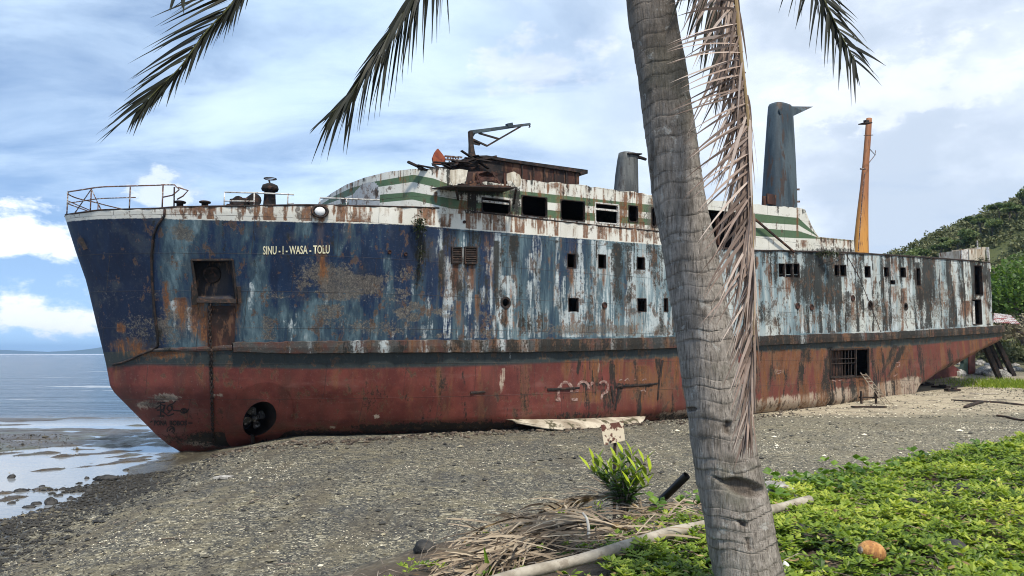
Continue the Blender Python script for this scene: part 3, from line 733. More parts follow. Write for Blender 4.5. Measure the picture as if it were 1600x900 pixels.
M_rustwall = simple('rusty brown plate', (.020, .011, .009), (.065, .024, .015), 2.2, .85, True, .5, .02, (.115, .055, .03))
M_burnt_shade = simple('burnt and shade black steel', (.008, .007, .007), (.028, .02, .017), 3, .9, False, .6, .03, (.06, .03, .02))  # black also used to paint the dark inside the open bay
M_dark = simple('dark rusty steel', (.010, .009, .008), (.032, .020, .015), 5, .8, False, .4, .01, (.075, .036, .02))
M_in = simple('dim ship interior', (.02, .018, .016), (.07, .045, .03), 2, .9, True, .3, .02)
M_pipe = simple('chipped white pipe', (.42, .40, .36), (.62, .60, .55), 6, .6, False, .3, .005, (.14, .06, .035))
M_rail = simple('rusted rail', (.045, .020, .014), (.15, .075, .05), 7, .75, False, .4, .005, (.40, .37, .33))
t = NT('orange mast paint'); o_ = t.obj(); a_ = t.noise(t.map(o_, (1, 1, .15)), 2.2, 6, .65)
oc = t.mix(t.rng(a_, .38, .62), (.42, .165, .022), (.55, .25, .040)); oc = t.mix(t.rng(t.add(t.mul(t.sep(o_)[2], .11), t.mul(a_, .9)), 1.72, 2.15, 0, .85), oc, (.24, .085, .035))
oc = t.mix(t.rng(t.noise(t.map(o_, (1, 1, .12), loc=(4, 2, 1)), 4, 6, .7), .55, .63, 0, .8), oc, (.11, .04, .018))
M_orange = t.pbr(oc, .65, t.bump(a_, .3, .01))
M_grey = simple('grey blue funnel paint', (.022, .036, .046), (.062, .084, .094), 1.6, .6, True, .3, .01, (.045, .028, .020))
M_redpl = simple('red oxide plate', (.20, .040, .018), (.30, .075, .03), 2.5, .75, False, .4, .01, (.10, .03, .018))
M_strake = None
ship = empty('shipwreck', ORG, TH, label='huge rusting ferry with blue, white and red hull, aground on the gravel beach', cat='ship')

# starboard side: the same lines, coarser, unpierced
sc_c, sc_r = np.arange(0, len(cols_), 8), np.unique(np.concatenate([np.arange(0, len(rows_), 6), [len(rows_) - 1], np.searchsorted(rows_, [3.0, 4.0])]))
SV = np.stack([SS, -YY, ZZ], -1)[sc_r][:, sc_c]; sidx = np.arange(SV.shape[0] * SV.shape[1]).reshape(SV.shape[:2]) + len(HV)
km = ~((cols_[sc_c][None, :-1] > S_36) & (rows_[sc_r][:-1, None] >= 3.99)) & ~((cols_[sc_c][None, 1:] > S_W) & (rows_[sc_r][:-1, None] >= 2.99))
SQ = np.stack([sidx[:-1, :-1], sidx[1:, :-1], sidx[1:, 1:], sidx[:-1, 1:]], -1)[km]
allv = np.concatenate([HV, SV.reshape(-1, 3)])
att = {}
for a, d_ in dict(v=RR, rust=rust, dark=dark, scr=scr, pale=pale, fade=fade).items():
    att[a] = np.concatenate([d_.ravel(), d_[sc_r][:, sc_c].ravel()])
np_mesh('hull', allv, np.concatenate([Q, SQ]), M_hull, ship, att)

# ---- decks, bulkheads closing the shell
mb = MB()
def deck(s0, s1, zf, n=30, k=.995, mi=0):
    ss = np.linspace(s0, s1, n); vs = []
    for s in ss:
        z = zf(s); h = float(hb(s, z)) * k
        vs += [(s, -h, z), (s, h, z)]
    mb.add(vs, [(2 * i, 2 * i + 2, 2 * i + 3, 2 * i + 1) for i in range(n - 1)], mi)
lz = lambda k: (lambda s: float(np.interp(s, CT, ZL[k])))
deck(.5, 16, lambda s: lz(5)(s) - .85); deck(S_36 - 6, S_W, lambda s: lz(4)(s) - .03, 60); deck(10, S_END - .05, lambda s: lz(3)(s) - .06, 60)
mb.build('deck', M_dark, ship)
mb = MB()
for (s, k0, k1) in [(S_W, 3, 4)]:
    z0, z1 = lz(k0)(s), lz(k1)(s); h = float(hb(s, z1)); mb.prism([(s - .05, -h, z0), (s - .05, h, z0), (s - .05, h, z1), (s - .05, -h, z1)], (.06, 0, 0))
mb.build('transom_wall', M_rustwall, ship)
mb = MB()
e0 = S_END - .02; z0, z1 = lz(0)(S_END), lz(3)(S_END); h = float(hb(S_END, z1))
mb.prism([(e0, -h, z0 + .1), (e0, h, z0 + .1), (e0, h, z1), (e0, -h, z1)], (.05, 0, 0)); mb.build('stern_plate', M_rustwall, ship)

# ---- rubbing strake
def sweep(name, cs, prof, mat, attr=None, **kw):
    n = len(prof[0]); V = []; A = []
    for c, pr in zip(cs, prof):
        for (s, y, z) in pr: V.append((s, y, z))
    Fq = [(i * n + k, i * n + k + 1, (i + 1) * n + k + 1, (i + 1) * n + k) for i in range(len(cs) - 1) for k in range(n - 1)]
    V = np.array(V); X_, Y_ = spx(V[:, 0], V[:, 1], V[:, 2])
    return V, np.array(Fq), X_, Y_
s365 = hit(362, 541); c365 = c_of(s365[0], s365[2])
V_all, F_all, PX_, PY_ = [], [], [], []
def strake(c0, c1, out, shrink, off=0):
    cs = np.arange(c0, c1, .08); prof = []
    r_ = np.random.default_rng(3)
    for c in cs:
        l = levels(c); zt, zb = l[3], l[2]; m = (zt + zb) / 2; zt = m + (zt - m) * shrink; zb = m + (zb - m) * shrink
        pr = []
        wob = .02 * math.sin(c * 1.7) + .015 * math.sin(c * 4.1); dz_ = (float(vnoise(c * .9, 3.0, 8)) - .5) * .045 + (float(vnoise(c * 5.0, 7.0, 9)) - .5) * .04; zt += dz_; zb += dz_ * .6
        for z, o_ in ((zt + .03, -.04), (zt, out + wob), (zt - (zt - zb) * .5, out + .02 + wob), (zb, out + wob), (zb - .03, -.04)):
            s = float(s_of(c, z)); pr.append((s, -(float(hb(s, z)) + o_), z))
        prof.append(pr)
    return sweep('', cs, prof, None)
segs = [strake(c365, S_END - .02, .20, .86), strake(1.6, c365, .07, .5)]
off = 0
for V_, F_, X_, Y_ in segs:
    V_all.append(V_); F_all.append(F_ + off); PX_.append(X_); PY_.append(Y_); off += len(V_)
V_ = np.concatenate(V_all); F_ = np.concatenate(F_all); X_ = np.concatenate(PX_); Y_ = np.concatenate(PY_)
n_ = fbm(V_[:, 0] * 1.6, V_[:, 2] * .3, 81, 4)
rs = streaks(X_, Y_ * 0 + 5, [(x, 0, 30, wd, a, 0) for (x, _, _, wd, a, _) in rnd_streaks(120, 640, 1590, (0, 1), (20, 30), (2, 7), (.3, 1), seed=31)])
dk = np.clip(np.interp(X_, [360, 640, 800, 1000, 1180, 1300, 1560], [.35, .5, .65, .95, 1.1, .95, .85]) + (n_ - .5) * 1.4, 0, 1.2)
pl = streaks(X_, Y_ * 0 + 5, [(x, 0, 30, wd, a, 0) for (x, _, _, wd, a, _) in rnd_streaks(110, 370, 1590, (0, 1), (20, 30), (2, 9), (.2, .9), seed=32)])
def z_strake(t, o, v, s1, s2, g, b):
    return t.mix(t.rng(b, .4, .6), (.085, .034, .024), (.06, .06, .055))
M_strake = weather('rusty strake steel', z_strake)
np_mesh('rubbing_strake', V_, F_, M_strake, ship, dict(v=X_ * 0 + 2.5, rust=rs, dark=dk, scr=.4 + 0 * X_, pale=pl, fade=.5 + 0 * X_), smooth=False)

# ---- cap rail
mb = MB()
cs = np.arange(0.02, S_36, .25)
mb.tube([(float(s_of(c, levels(c)[5])), -float(hb(s_of(c, levels(c)[5]), levels(c)[5])), levels(c)[5]) for c in cs], .035, 6)
mb.tube([(float(s_of(c, levels(c)[5])), float(hb(s_of(c, levels(c)[5]), levels(c)[5])), levels(c)[5]) for c in cs], .035, 6)
mb.build('cap_rail', M_dark, ship, smooth=True)
mb = MB(); cs = np.arange(S_36, S_W, .3)
mb.tube([(c, -float(hb(c, levels(c)[4])) - .02, levels(c)[4] + .01 + .03 * (vnoise(c * 2, 0, 5) - .5)) for c in cs], .06, 5)
mb.build('deck_edge', M_dark, ship)

# ---- port and window rims
def rim(c, name='window', depth=.14, wd=.035, mat=None):
    c0, c1, vt, vb = c; mb = MB(); cn = []
    for cc, vv in ((c0, vt), (c1, vt), (c1, vb), (c0, vb)):
        z = float(zlev(np.array([cc]), np.array([vv]))[0]) if False else float(np.interp(vv, np.arange(6), levels(cc))); s = float(s_of(cc, z)); cn.append(np.array([s, -float(hbd(s, z)) - .012, z]))
    for i in range(4):
        p, q_ = cn[i], cn[(i + 1) % 4]
        mb.beam(p + np.array([0, depth / 2, 0]), q_ + np.array([0, depth / 2, 0]), wd, depth, up=(0, 1, 0))
    return mb.build(name, mat or M_dark, ship)
for i, c in enumerate(cuts[:len(HOLES)]): rim(c)
for c in cuts[len(HOLES):len(HOLES) + 2]: rim(c, 'doorway', .2, .06)
# a loose plate leaning in the lower doorway
c = cuts[len(HOLES) + 1]; p0 = hit(1528, 506); p1 = hit(1527, 470)
mb = MB(); mb.beam(p0 + [0, .25, 0], p1 + [0, .25, 0], .32, .03, up=(0, 1, 0)); mb.build('loose_plate', M_pipe, ship)

def disc_ring(h, r0, r1, off, n=28, lift=0, kx=1.0):
    """annulus lying on the plating round h"""
    vs = []
    for r in (r0, r1):
        for k in range(n):
            g = 2 * math.pi * k / n; s, z = h[0] + r * kx * math.cos(g), h[2] + r * math.sin(g)
            vs.append((s, -float(hbd(s, z)) - off - (lift if r == r0 else 0), z))
    return vs, [(k, (k + 1) % n, n + (k + 1) % n, n + k) for k in range(n)]
for (h, r) in round_c[:-1]:
    mb = MB(); v_, f_ = disc_ring(h, r, r * 1.55, .03); mb.add(v_, f_)
    mb.tube([(h[0], h[1] - .03, h[2]), (h[0], h[1] + .15, h[2])], r * 1.02, 20, cap=False)
    mb.build('porthole', M_dark, ship, smooth=True)
# rust-closed portholes
for (x0, y0, r0) in [(944, 477, 5), (1332, 466, 5), (1246, 478, 5), (1268, 480, 5), (608, 394, 3.2), (634, 397, 3), (725, 347, 2.5)]:
    h = hit(x0, y0); r = float(np.linalg.norm(hit(x0, y0 - r0) - h)); mb = MB()
    mb.lathe((0, 0, 0), [(r, 0), (r, .04), (r * .82, .06), (r * .8, .03), (.01, .03)], 16)
    o = mb.build('porthole_cover', M_rustwall, ship, smooth=False); o.location = h + np.array([0, -.01, 0]); o.rotation_euler = (R(90), 0, 0)

# ---- bow thruster tunnel
h, r = round_c[-1]
M_tun = simple('wet black steel', (.006, .006, .006), (.03, .022, .02), 3, .35, False, .4, .01, (.05, .03, .02))
mb = MB()
v_, f_ = disc_ring(h, r, r * 2.05, .035, 48, .03, .76); mb.add(v_, f_, 0)
n = 40
vs = [(h[0] + .76 * r * math.cos(2 * math.pi * k / n), -float(hb(h[0] + .76 * r * math.cos(2 * math.pi * k / n), h[2] + r * math.sin(2 * math.pi * k / n))) - .08, h[2] + r * math.sin(2 * math.pi * k / n)) for k in range(n)]
vs += [(h[0] + .76 * r * math.cos(2 * math.pi * k / n), h[1] + 3.0, h[2] + r * math.sin(2 * math.pi * k / n)) for k in range(n)]
mb.add(vs, [(k, (k + 1) % n, n + (k + 1) % n, n + k) for k in range(n)], 1); mb.add(vs[n:], [tuple(range(n))], 1)
M_lip = simple('red hull paint', (.085, .022, .020), (.15, .040, .034), 2, .6, False, .3, .01)
tun = mb.build('thruster_tunnel', [M_hull, M_tun], ship, smooth=True)
mb = MB(); pc_ = h + np.array([0, .75, 0])
mb.tube([pc_ + [0, -.28, 0], pc_ + [0, -.2, 0], pc_ + [0, .3, 0]], [.06, .14, .17], 14)
for k in range(4):
    g = R(20 + 90 * k); a_ = np.array([math.cos(g), 0, math.sin(g)]); b_ = np.array([-math.sin(g), 0, math.cos(g)])
    pts = []
    for rr, ww, tw in ((.10, .08, .5), (.22, .15, .4), (.34, .17, .3), (.42, .11, .25)):
        dd = b_ * math.cos(tw) + np.array([0, 1, 0]) * math.sin(tw)
        pts.append((pc_ + a_ * rr - dd * ww, pc_ + a_ * rr + dd * ww))
    L_ = [p for p, _ in pts] + [q_ for _, q_ in reversed(pts)]; nn = np.array([0, .03, 0])
    mb.add([p for pr in pts for p in pr] + [p + nn for pr in pts for p in pr], [(2 * i, 2 * i + 1, 2 * i + 3, 2 * i + 2) for i in range(3)] + [(8 + 2 * i, 8 + 2 * i + 2, 8 + 2 * i + 3, 8 + 2 * i + 1) for i in range(3)] + [(0, 2, 10, 8), (2, 4, 12, 10), (4, 6, 14, 12), (1, 9, 11, 3), (3, 11, 13, 5), (5, 13, 15, 7), (6, 7, 15, 14)])
mb.build('propeller', simple('worn bronze', (.012, .011, .010), (.05, .045, .04), 6, .3, False, .3, .01, (.22, .21, .2)), tun)
mb = MB(); p0 = hit(394, 680); p1 = hit(395, 697); mb.tube([p0 + [0, -.08, 0], p1 + [0, -.3, -.3]], .07, 8); mb.build('drain_pipe', M_tun, ship)

# ---- anchor pocket: a box let into the bow, with a flared rusty lip
c0, c1, vt, vb = cuts[len(HOLES) + 2]
pk = []
for cc, vv in ((c0, vt), (c1, vt), (c1, vb), (c0, vb)):
    z = float(np.interp(vv, np.arange(6), levels(cc))); s = float(s_of(cc, z)); pk.append(np.array([s, -float(hbd(s, z)), z]))
inn = [p + np.array([.05, .9, 0]) for p in pk]; inn[2] = pk[2] + np.array([0, .35, .25]); inn[3] = pk[3] + np.array([0, .35, .25])
mb = MB(); out_ = [p + np.array([0, -.02, 0]) for p in pk]
mb.add(out_ + inn, [(0, 1, 5, 4), (1, 2, 6, 5), (2, 3, 7, 6), (3, 0, 4, 7), (4, 5, 6, 7)])
M_pocket = simple('rusty navy steel', (.012, .016, .03), (.035, .03, .03), 2.5, .8, True, .5, .02, (.14, .085, .055))
pock = mb.build('anchor_pocket', M_pocket, ship)
mb = MB()
for i in (0, 1, 3): mb.beam(out_[i], out_[(i + 1) % 4], .07, .1, up=(0, 1, 0))
l0, l1 = hit(308, 470) + [0, -.12, 0], hit(369, 471) + [0, -.12, 0]
mb.beam(l0, l1, .16, .22, up=(0, 1, 0)); mb.beam(hit(372, 448) + [0, -.06, 0], hit(373, 474) + [0, -.1, 0], .12, .14, up=(0, 1, 0)); mb.beam(hit(302, 445) + [0, -.05, 0], hit(303, 476) + [0, -.1, 0], .16, .12, up=(0, 1, 0))
mb.build('pocket_lip', M_dark, pock)
mb = MB(); hc = (inn[0] + inn[1]) / 2 * .62 + (inn[2] + inn[3]) / 2 * .38 + np.array([0, -.12, 0])
mb.lathe((0, 0, 0), [(.30, 0), (.34, .07), (.26, .10), (.22, .02), (.01, .0)], 20); o = mb.build('hawse_pipe', M_burnt_shade, pock, smooth=True); o.location = hc; o.rotation_euler = (R(90), 0, 0)
mb = MB(); pl_ = [hit(324, 478), hit(367, 478), hit(366, 538), hit(357, 547), hit(324, 546)]
mb.prism([p + [0, -.06, 0] for p in pl_], (0, .1, 0)); mb.build('wear_plate', M_rustwall, ship)

# ---- barred cargo gate in the bottom
c0, c1, vt, vb = cuts[len(HOLES) + 3]
a, b_, c_, d_ = hit(1297, 547), hit(1336, 546), hit(1336, 588), hit(1297, 590)
mb = MB()
for k in range(9):
    f = k / 8 + (random.random() - .5) * .03; p = a * (1 - f) + b_ * f; q_ = d_ * (1 - f) + c_ * f
    mb.beam(p + [0, .05, 0], q_ + [.05 * (random.random() - .5), .05, 0], .05, .04, up=(0, 1, 0))
for f in (.33, .5, .97): mb.beam(a * (1 - f) + d_ * f, b_ * (1 - f) + c_ * f, .045, .05, up=(0, 1, 0))
mb.build('bar_gate', M_dark, ship)
mb = MB(); mb.prism([a + [0, .6, 0], b_ + [-.5, .6, 0], c_ + [-.3, .6, 0], d_ + [0, .6, 0]], (0, .04, 0)); mb.build('inner_bulkhead', M_rustwall, ship)
mb = MB()
for p, q_ in ((b_, c_), (hit(1357, 545), hit(1357, 587)), (hit(1297, 546), hit(1357, 544)), (hit(1297, 590), hit(1357, 588)), (a, d_)): mb.beam(p, q_, .08, .12, up=(0, 1, 0))
mb.build('gate_frame', M_dark, ship)
# torn seams on the bottom
for pts in ([(855, 609), (905, 606)], [(962, 604), (1000, 602), (1027, 599)], [(1035, 563), (1030, 590), (1027, 625)], [(966, 607), (961, 640)], [(955, 603), (958, 630)], [(735, 614), (758, 612)]):
    mb = MB(); mb.tube([hit(*p) + [0, -.015, 0] for p in pts], [.07] + [.05] * (len(pts) - 1), 6, sq=.6); mb.build('torn_seam', M_burnt_shade, ship)
# the bent bottom plate
top_ = [(790, 655), (850, 655), (880, 655), (930, 653), (1008, 650)]; bot = [(806, 660), (850, 669), (880, 671.5), (930, 668.5), (1000, 662)]
def shp(P): P = np.array(P) - ORG; return np.array([np.dot(P, AX), np.dot(P, NX), P[2]])
V_ = []
for (a0, a1), (b0, b1) in zip(top_, bot):
    h_ = hit(a0, a1) + [0, -.02, 0]; g_ = h_.copy(); f = (b1 - a1) / 15
    g_ = plane_hit(b0, b1, h_[1] - .75 * f)
    V_.append((h_, g_))
mb = MB(); n = len(V_); vs = []
for f in np.linspace(0, 1, 6):
    for i in range(n): p = V_[i][0] * (1 - f) + V_[i][1] * f; vs.append(p + [0, -.12 * math.sin(f * 3.1), .03 * math.sin(f * 3.1)])
fs = [(j * n + i, j * n + i + 1, (j + 1) * n + i + 1, (j + 1) * n + i) for j in range(5) for i in range(n - 1)]
mb.add(vs, fs); mb.add([np.array(p) + [0, .03, -.03] for p in vs], [tuple(reversed(f)) for f in fs])
mb.build('bent_plate', simple('pale flaking bottom paint', (.26, .21, .15), (.48, .42, .32), 1.3, .8, True, .5, .02, (.07, .06, .03), stretch=.5), ship, smooth=True)

# ---- lettering
def glyphs(txt, x0, x1, y0, y1, name, mat, off=.02, bold=.025, parent=None):
    """text laid on the plating between photo columns x0..x1, baseline y0(x) height to y1"""
    cu = bpy.data.curves.new('text', 'FONT'); cu.body = txt; cu.resolution_u = 3; cu.offset = bold
    ob = bpy.data.objects.new('text', cu); col.objects.link(ob); dg = bpy.context.evaluated_depsgraph_get()
    me = bpy.data.meshes.new_from_object(ob.evaluated_get(dg)); bpy.data.objects.remove(ob); bpy.data.curves.remove(cu)
    co_ = np.array([v.co[:] for v in me.vertices]); mnx, mxx = co_[:, 0].min(), co_[:, 0].max(); h_ = co_[:, 1].max()
    for v, c in zip(me.vertices, co_):
        f = (c[0] - mnx) / (mxx - mnx); px = x0 + f * (x1 - x0); py = y0[0] + (y0[1] - y0[0]) * f - c[1] / h_ * y1
        v.co = Vector(hit(px, py) + np.array([-.25, -.97, 0]) * off)
    me.materials.clear(); me.materials.append(mat); me.name = name
    return link(name, me, parent or ship)
t = NT('flaking cream lettering'); o_ = t.obj()
M_letter = t.pbr(t.mix(t.rng(t.noise(o_, 7, 5, .7), .58, .66), (.72, .66, .44), (.20, .10, .04)), .7)
nm = glyphs('SINU - I - WASA - TOLU', 411, 514.5, (397.5, 396), 12.8, 'name_lettering', M_letter, bold=.016)
M_spray = simple('black spray paint', (.010, .009, .010), (.022, .015, .015), 8, .7)
def strokes(name, lines, wpx, mat, off=.02):
    """painted ribbons on the plating, each stroke a mesh of its own"""
    for j, ln in enumerate(lines):
        ln = np.array(ln, float); L_ = np.concatenate([[0], np.cumsum(np.linalg.norm(np.diff(ln, axis=0), axis=1))])
        m_ = max(3, int(L_[-1] / 1.6)); u = np.linspace(0, L_[-1], m_)
        P_ = np.stack([np.interp(u, L_, ln[:, 0]), np.interp(u, L_, ln[:, 1])], 1)
        tg = np.gradient(P_, axis=0); tg /= np.linalg.norm(tg, axis=1)[:, None] + 1e-9; nn = np.stack([-tg[:, 1], tg[:, 0]], 1)
        wv_ = wpx / 2 * (.75 + .5 * vnoise(u * .35, u * 0 + j, 3)); mb = MB(); vs = []
        for p, n_, w_ in zip(P_, nn, wv_):
            for sg in (1, -1): q_ = p + n_ * w_ * sg; vs.append(hit(q_[0], q_[1]) + np.array([-.25, -.97, 0]) * (off + .0004 * j))
        mb.add(vs, [(2 * i, 2 * i + 1, 2 * i + 3, 2 * i + 2) for i in range(m_ - 1)]); mb.build(name, mat, ship)
glyphs('PONA', 241, 261, (664.5, 664.5), 7.5, 'graffiti_lettering', M_spray, bold=.035)
glyphs('BOBOS', 265, 292, (664.5, 664.5), 7.5, 'graffiti_lettering', M_spray, bold=.035)
arc = lambda cx, cy, rx, ry, a0, a1, n=10: [(cx + rx * math.cos(R(a0 + (a1 - a0) * i / n)), cy + ry * math.sin(R(a0 + (a1 - a0) * i / n))) for i in range(n + 1)]
strokes('graffiti_tag', [[(245, 630), (258, 628.5)], [(251, 629), (251, 649)], [(246, 650), (257, 650)], [(243, 639), (252, 632), (257, 634), (255, 640), (245, 641)], [(250, 640), (263, 650), (272, 646)],
        [(258, 632), (255, 645)], arc(265, 638, 4, 4, 0, 360), [(262, 634), (270, 631), (275, 626)], [(268, 634), (270, 638), (262, 646)], [(270, 641), (281, 642)], arc(287, 642, 5, 3.5, 0, 360), arc(287.5, 642, 2.2, 1.8, 0, 360, 6), [(291, 645), (295, 639)],
        [(234, 660), (238, 658)], [(294, 661), (301, 661)], arc(267, 672, 6, 5.5, 150, 420), [(264, 673), (268, 669), (272, 671), (268, 675)]], 1.9, M_spray)
t = NT('faded white paint'); o_ = t.obj()
M_faded = t.pbr(t.mix(t.rng(t.noise(o_, 6, 7, .75), .40, .60), (.34, .24, .20), (.14, .048, .036)), .85)
strokes('hull_marking', [arc(884, 606, 8.5, 9, 185, 360) + [(893, 612)], [(873, 625), (872, 613), (874, 603)], [(868, 625), (876, 625)], arc(911, 606, 8.5, 10, 190, 370), [(902, 604), (901, 612)], [(893, 624), (902, 624)], arc(943, 605, 7, 9, 215, 400), [(949, 611), (941, 616), (939, 624)], [(921, 603), (926, 597)]], 4.2, M_faded)
strokes('chalk_marking', [[(967, 594), (973, 593)], [(976, 595), (981, 591), (983, 595)], [(990, 594), (993, 592)], [(1003, 594), (1010, 592)], [(1001, 611), (1006, 609), (1009, 612)]], 1.6, M_faded)
strokes('depth_mark', [[(1400, 567), (1406, 566), (1405, 572), (1401, 573)], [(1396, 588), (1403, 584)], [(1213, 580), (1221, 579)], [(1214, 584), (1220, 582)], [(1300, 594), (1306, 596)], [(1309, 595), (1316, 593)]], 1.6, M_faded)

# ---- louvred vents
for (l, t_, r_, b) in [(705, 387, 720, 411), (725, 386.5, 743.5, 412)]:
    mb = MB(); p00, p10, p01 = hit(l, t_), hit(r_, t_), hit(l, b)
    for k in range(9):
        f = (k + .5) / 9; p = p00 * (1 - f) + p01 * f; mb.beam(p + [0, -.05, 0], p + (p10 - p00) + [0, -.05, 0], .05, .05, up=(0, .7, .7))
    p11 = p10 + p01 - p00
    mb.add([p00 + [0, -.015, 0], p10 + [0, -.015, 0], p11 + [0, -.015, 0], p01 + [0, -.015, 0]], [(0, 1, 2, 3)])
    for p, q_ in ((p00, p10), (p10, p11), (p11, p01), (p01, p00)): mb.beam(p + [0, -.05, 0], q_ + [0, -.05, 0], .05, .12, up=(0, 1, 0))
    mb.build('louvre_vent', M_dark, ship)
# chock in the bulwark
h = hit(500, 331); mb = MB(); mb.lathe((0, 0, 0), [(.30, 0), (.33, .08), (.26, .12), (.22, .05), (.22, 0)], 20, ey=.8); o = mb.build('mooring_chock', M_dark, ship, smooth=True); o.location = h + np.array([-.02, -.02, 0]); o.rotation_euler = (R(90), 0, R(-14))
mb = MB(); mb.lathe((0, 0, 0), [(.20, 0), (.19, .10), (.01, .12)], 16, ey=.85); c_ = mb.build('roller', simple('white roller', (.7, .7, .68), (.8, .8, .78), 3), o, smooth=True)
# draught dents by the stem
for (x, y) in [(128, 372), (137, 408)]:
    a = hit(x, y); b_ = hit(x + 8, y + 17); mb = MB(); mb.beam(a + [0, -.01, 0], b_ + [0, -.01, 0], .25, .06, up=(0, 1, 0)); mb.build('dent_patch', M_burnt_shade, ship) if x == 128 else None
# ================================================================== SUPERSTRUCTURE
YP = -6.02
ya = np.sin(np.linspace(math.pi / 2, -math.pi / 2, 150)) * -YP
s_front = 10.6 + 2.1 * (np.abs(ya) / 6.02) ** 4
S_H1 = PL(1335, 384, YP)[0]
side_s = np.concatenate([np.arange(12.75, 30, .06), np.arange(30, S_H1 + .01, .08)])
WIN = [(753, 311, 797, 333), (815, 307, 854.5, 338), (876, 313.5, 913.5, 344.5), (930, 318.5, 966.5, 349), (982, 321.5, 996.5, 346.5), (1018, 324, 1025, 354)]
BAY = (1031, 1176)
ws = []
for (l, t_, r, b) in WIN: ws.append((PL(l, t_ + 10, YP)[0], PL(r, t_ + 10, YP)[0], PL((l + r) / 2, t_, YP)[2], PL((l + r) / 2, b, YP)[2]))
bay_s = [PL(x, 340, YP)[0] for x in BAY]; s_aft = PL(1248, 350, YP)[0]; s_fair = PL(1279, 370, YP)[0]
side_s = insert(side_s, [q_ for w_ in ws for q_ in w_[:2]] + bay_s + [s_aft, s_fair])
CS = np.concatenate([s_front, side_s]); CY = np.concatenate([ya, np.full(len(side_s), YP)])
nf = len(s_front)
DC = [[(480, 336), (500, 330), (694, 334), (760, 333.2), (850, 343.2), (950, 354.2), (1036, 362.2), (1100, 385), (1180, 391), (1250, 393), (1335, 395.5)],
      [(480, 332), (505, 330), (560, 322), (598, 316), (645, 311.5), (705, 326), (752, 329.5), (856, 340), (920, 344.5), (1004, 351), (1178, 368.6), (1248, 372), (1279, 373), (1335, 377)],
      [(480, 328), (505, 324), (560, 313), (596, 304), (645, 300), (703, 310), (752, 317), (856, 328.5), (920, 332.5), (1004, 341), (1178, 356), (1248, 361), (1279, 371.5), (1335, 376.5)],
      [(480, 325), (505, 321), (548, 305), (584, 293), (645, 284), (704, 298), (756, 304.5), (856, 316), (920, 321.5), (1004, 331), (1178, 347), (1248, 351.5), (1279, 371), (1335, 376)],
      [(480, 322), (505, 318), (517, 309), (548, 294), (584, 284), (646, 273), (677, 279), (704, 289), (760, 294), (815, 299), (854, 303), (1004, 319), (1178, 334), (1248, 340.6), (1279, 370.5), (1335, 375.6)],
      [(480, 319), (500, 316), (505, 311), (520, 300), (540, 288), (570, 276.5), (600, 269), (645, 264), (690, 262), (705, 264), (814, 279), (905, 289), (1007, 302), (1060, 308), (1102, 311), (1130, 314), (1178, 319), (1245, 323.5), (1258, 327), (1263, 340), (1270, 356), (1279, 370), (1335, 375.5)]]
DC = [np.array(c, float) for c in DC]
DZ = np.zeros((6, len(CS)))
for k, cv in enumerate(DC):
    z = np.full(len(CS), 9.0)
    for _ in range(30):
        X, Y, Z = to_world(CS, CY, z); px, py = proj(X, Y, Z)
        z = z + .85 * (py - np.interp(px, cv[:, 0], cv[:, 1])) * np.hypot(Y, .3 * X) / F
    iv = int(np.argmin(abs(ya - 1.6))); z[:iv] = z[iv] - .0 * z[:iv]
    DZ[k] = z
for k in range(4, -1, -1): DZ[k] = np.minimum(DZ[k], DZ[k + 1] - .004)
rowsD = np.concatenate([np.linspace(0, 1, 14)[:-1]] + [np.linspace(k, k + 1, 9)[:-1] for k in range(1, 4)] + [np.linspace(4, 5, 12)])
def dv(s, z): return float(np.interp(z, np.array([np.interp(s, CS[nf:], DZ[k][nf:]) for k in range(6)]), np.arange(6)))
wv = [(w_[0], w_[1], dv((w_[0] + w_[1]) / 2, w_[2]), dv((w_[0] + w_[1]) / 2, w_[3])) for w_ in ws]
rowsD = insert(rowsD, [q_ for w_ in wv for q_ in w_[2:]])
kd = np.clip(np.floor(rowsD).astype(int), 0, 4)
ZZ = DZ[kd] + (DZ[kd + 1] - DZ[kd]) * (rowsD - kd)[:, None]
SS = np.tile(CS, (len(rowsD), 1)); YY = np.tile(CY, (len(rowsD), 1)) - (fbm(SS * 1.1, ZZ * .8, 91, 3) - .5) * .05 * sstep(0, .3, rowsD)[:, None]
# the top edge is eaten away by rust
ZZ[-1] += (vnoise(CS * 3.1, CS * 0, 95) - .6) * .09 * (CS < s_aft)
px, py = spx(SS, YY, ZZ); RR = np.tile(rowsD[:, None], (1, len(CS)))
idx = np.arange(SS.size).reshape(SS.shape)
SM = np.concatenate([np.zeros(nf), (CS[nf:-1] + CS[nf + 1:]) / 2])[None, :]; VM = ((rowsD[:-1] + rowsD[1:]) / 2)[:, None]
keep = np.ones((len(rowsD) - 1, len(CS) - 1), bool)
for a, b, vt, vb in wv: keep &= ~((SM > a) & (SM < b) & (VM < vt) & (VM > vb))
keep &= ~((SM > bay_s[0]) & (SM < bay_s[1]) & (VM < 4))
Q = np.stack([idx[:-1, :-1], idx[:-1, 1:], idx[1:, 1:], idx[1:, :-1]], -1)[keep]
ytop = lambda x: float(np.interp(x, DC[5][:, 0], DC[5][:, 1])); ybot = lambda x: float(np.interp(x, DC[1][:, 0], DC[1][:, 1]))
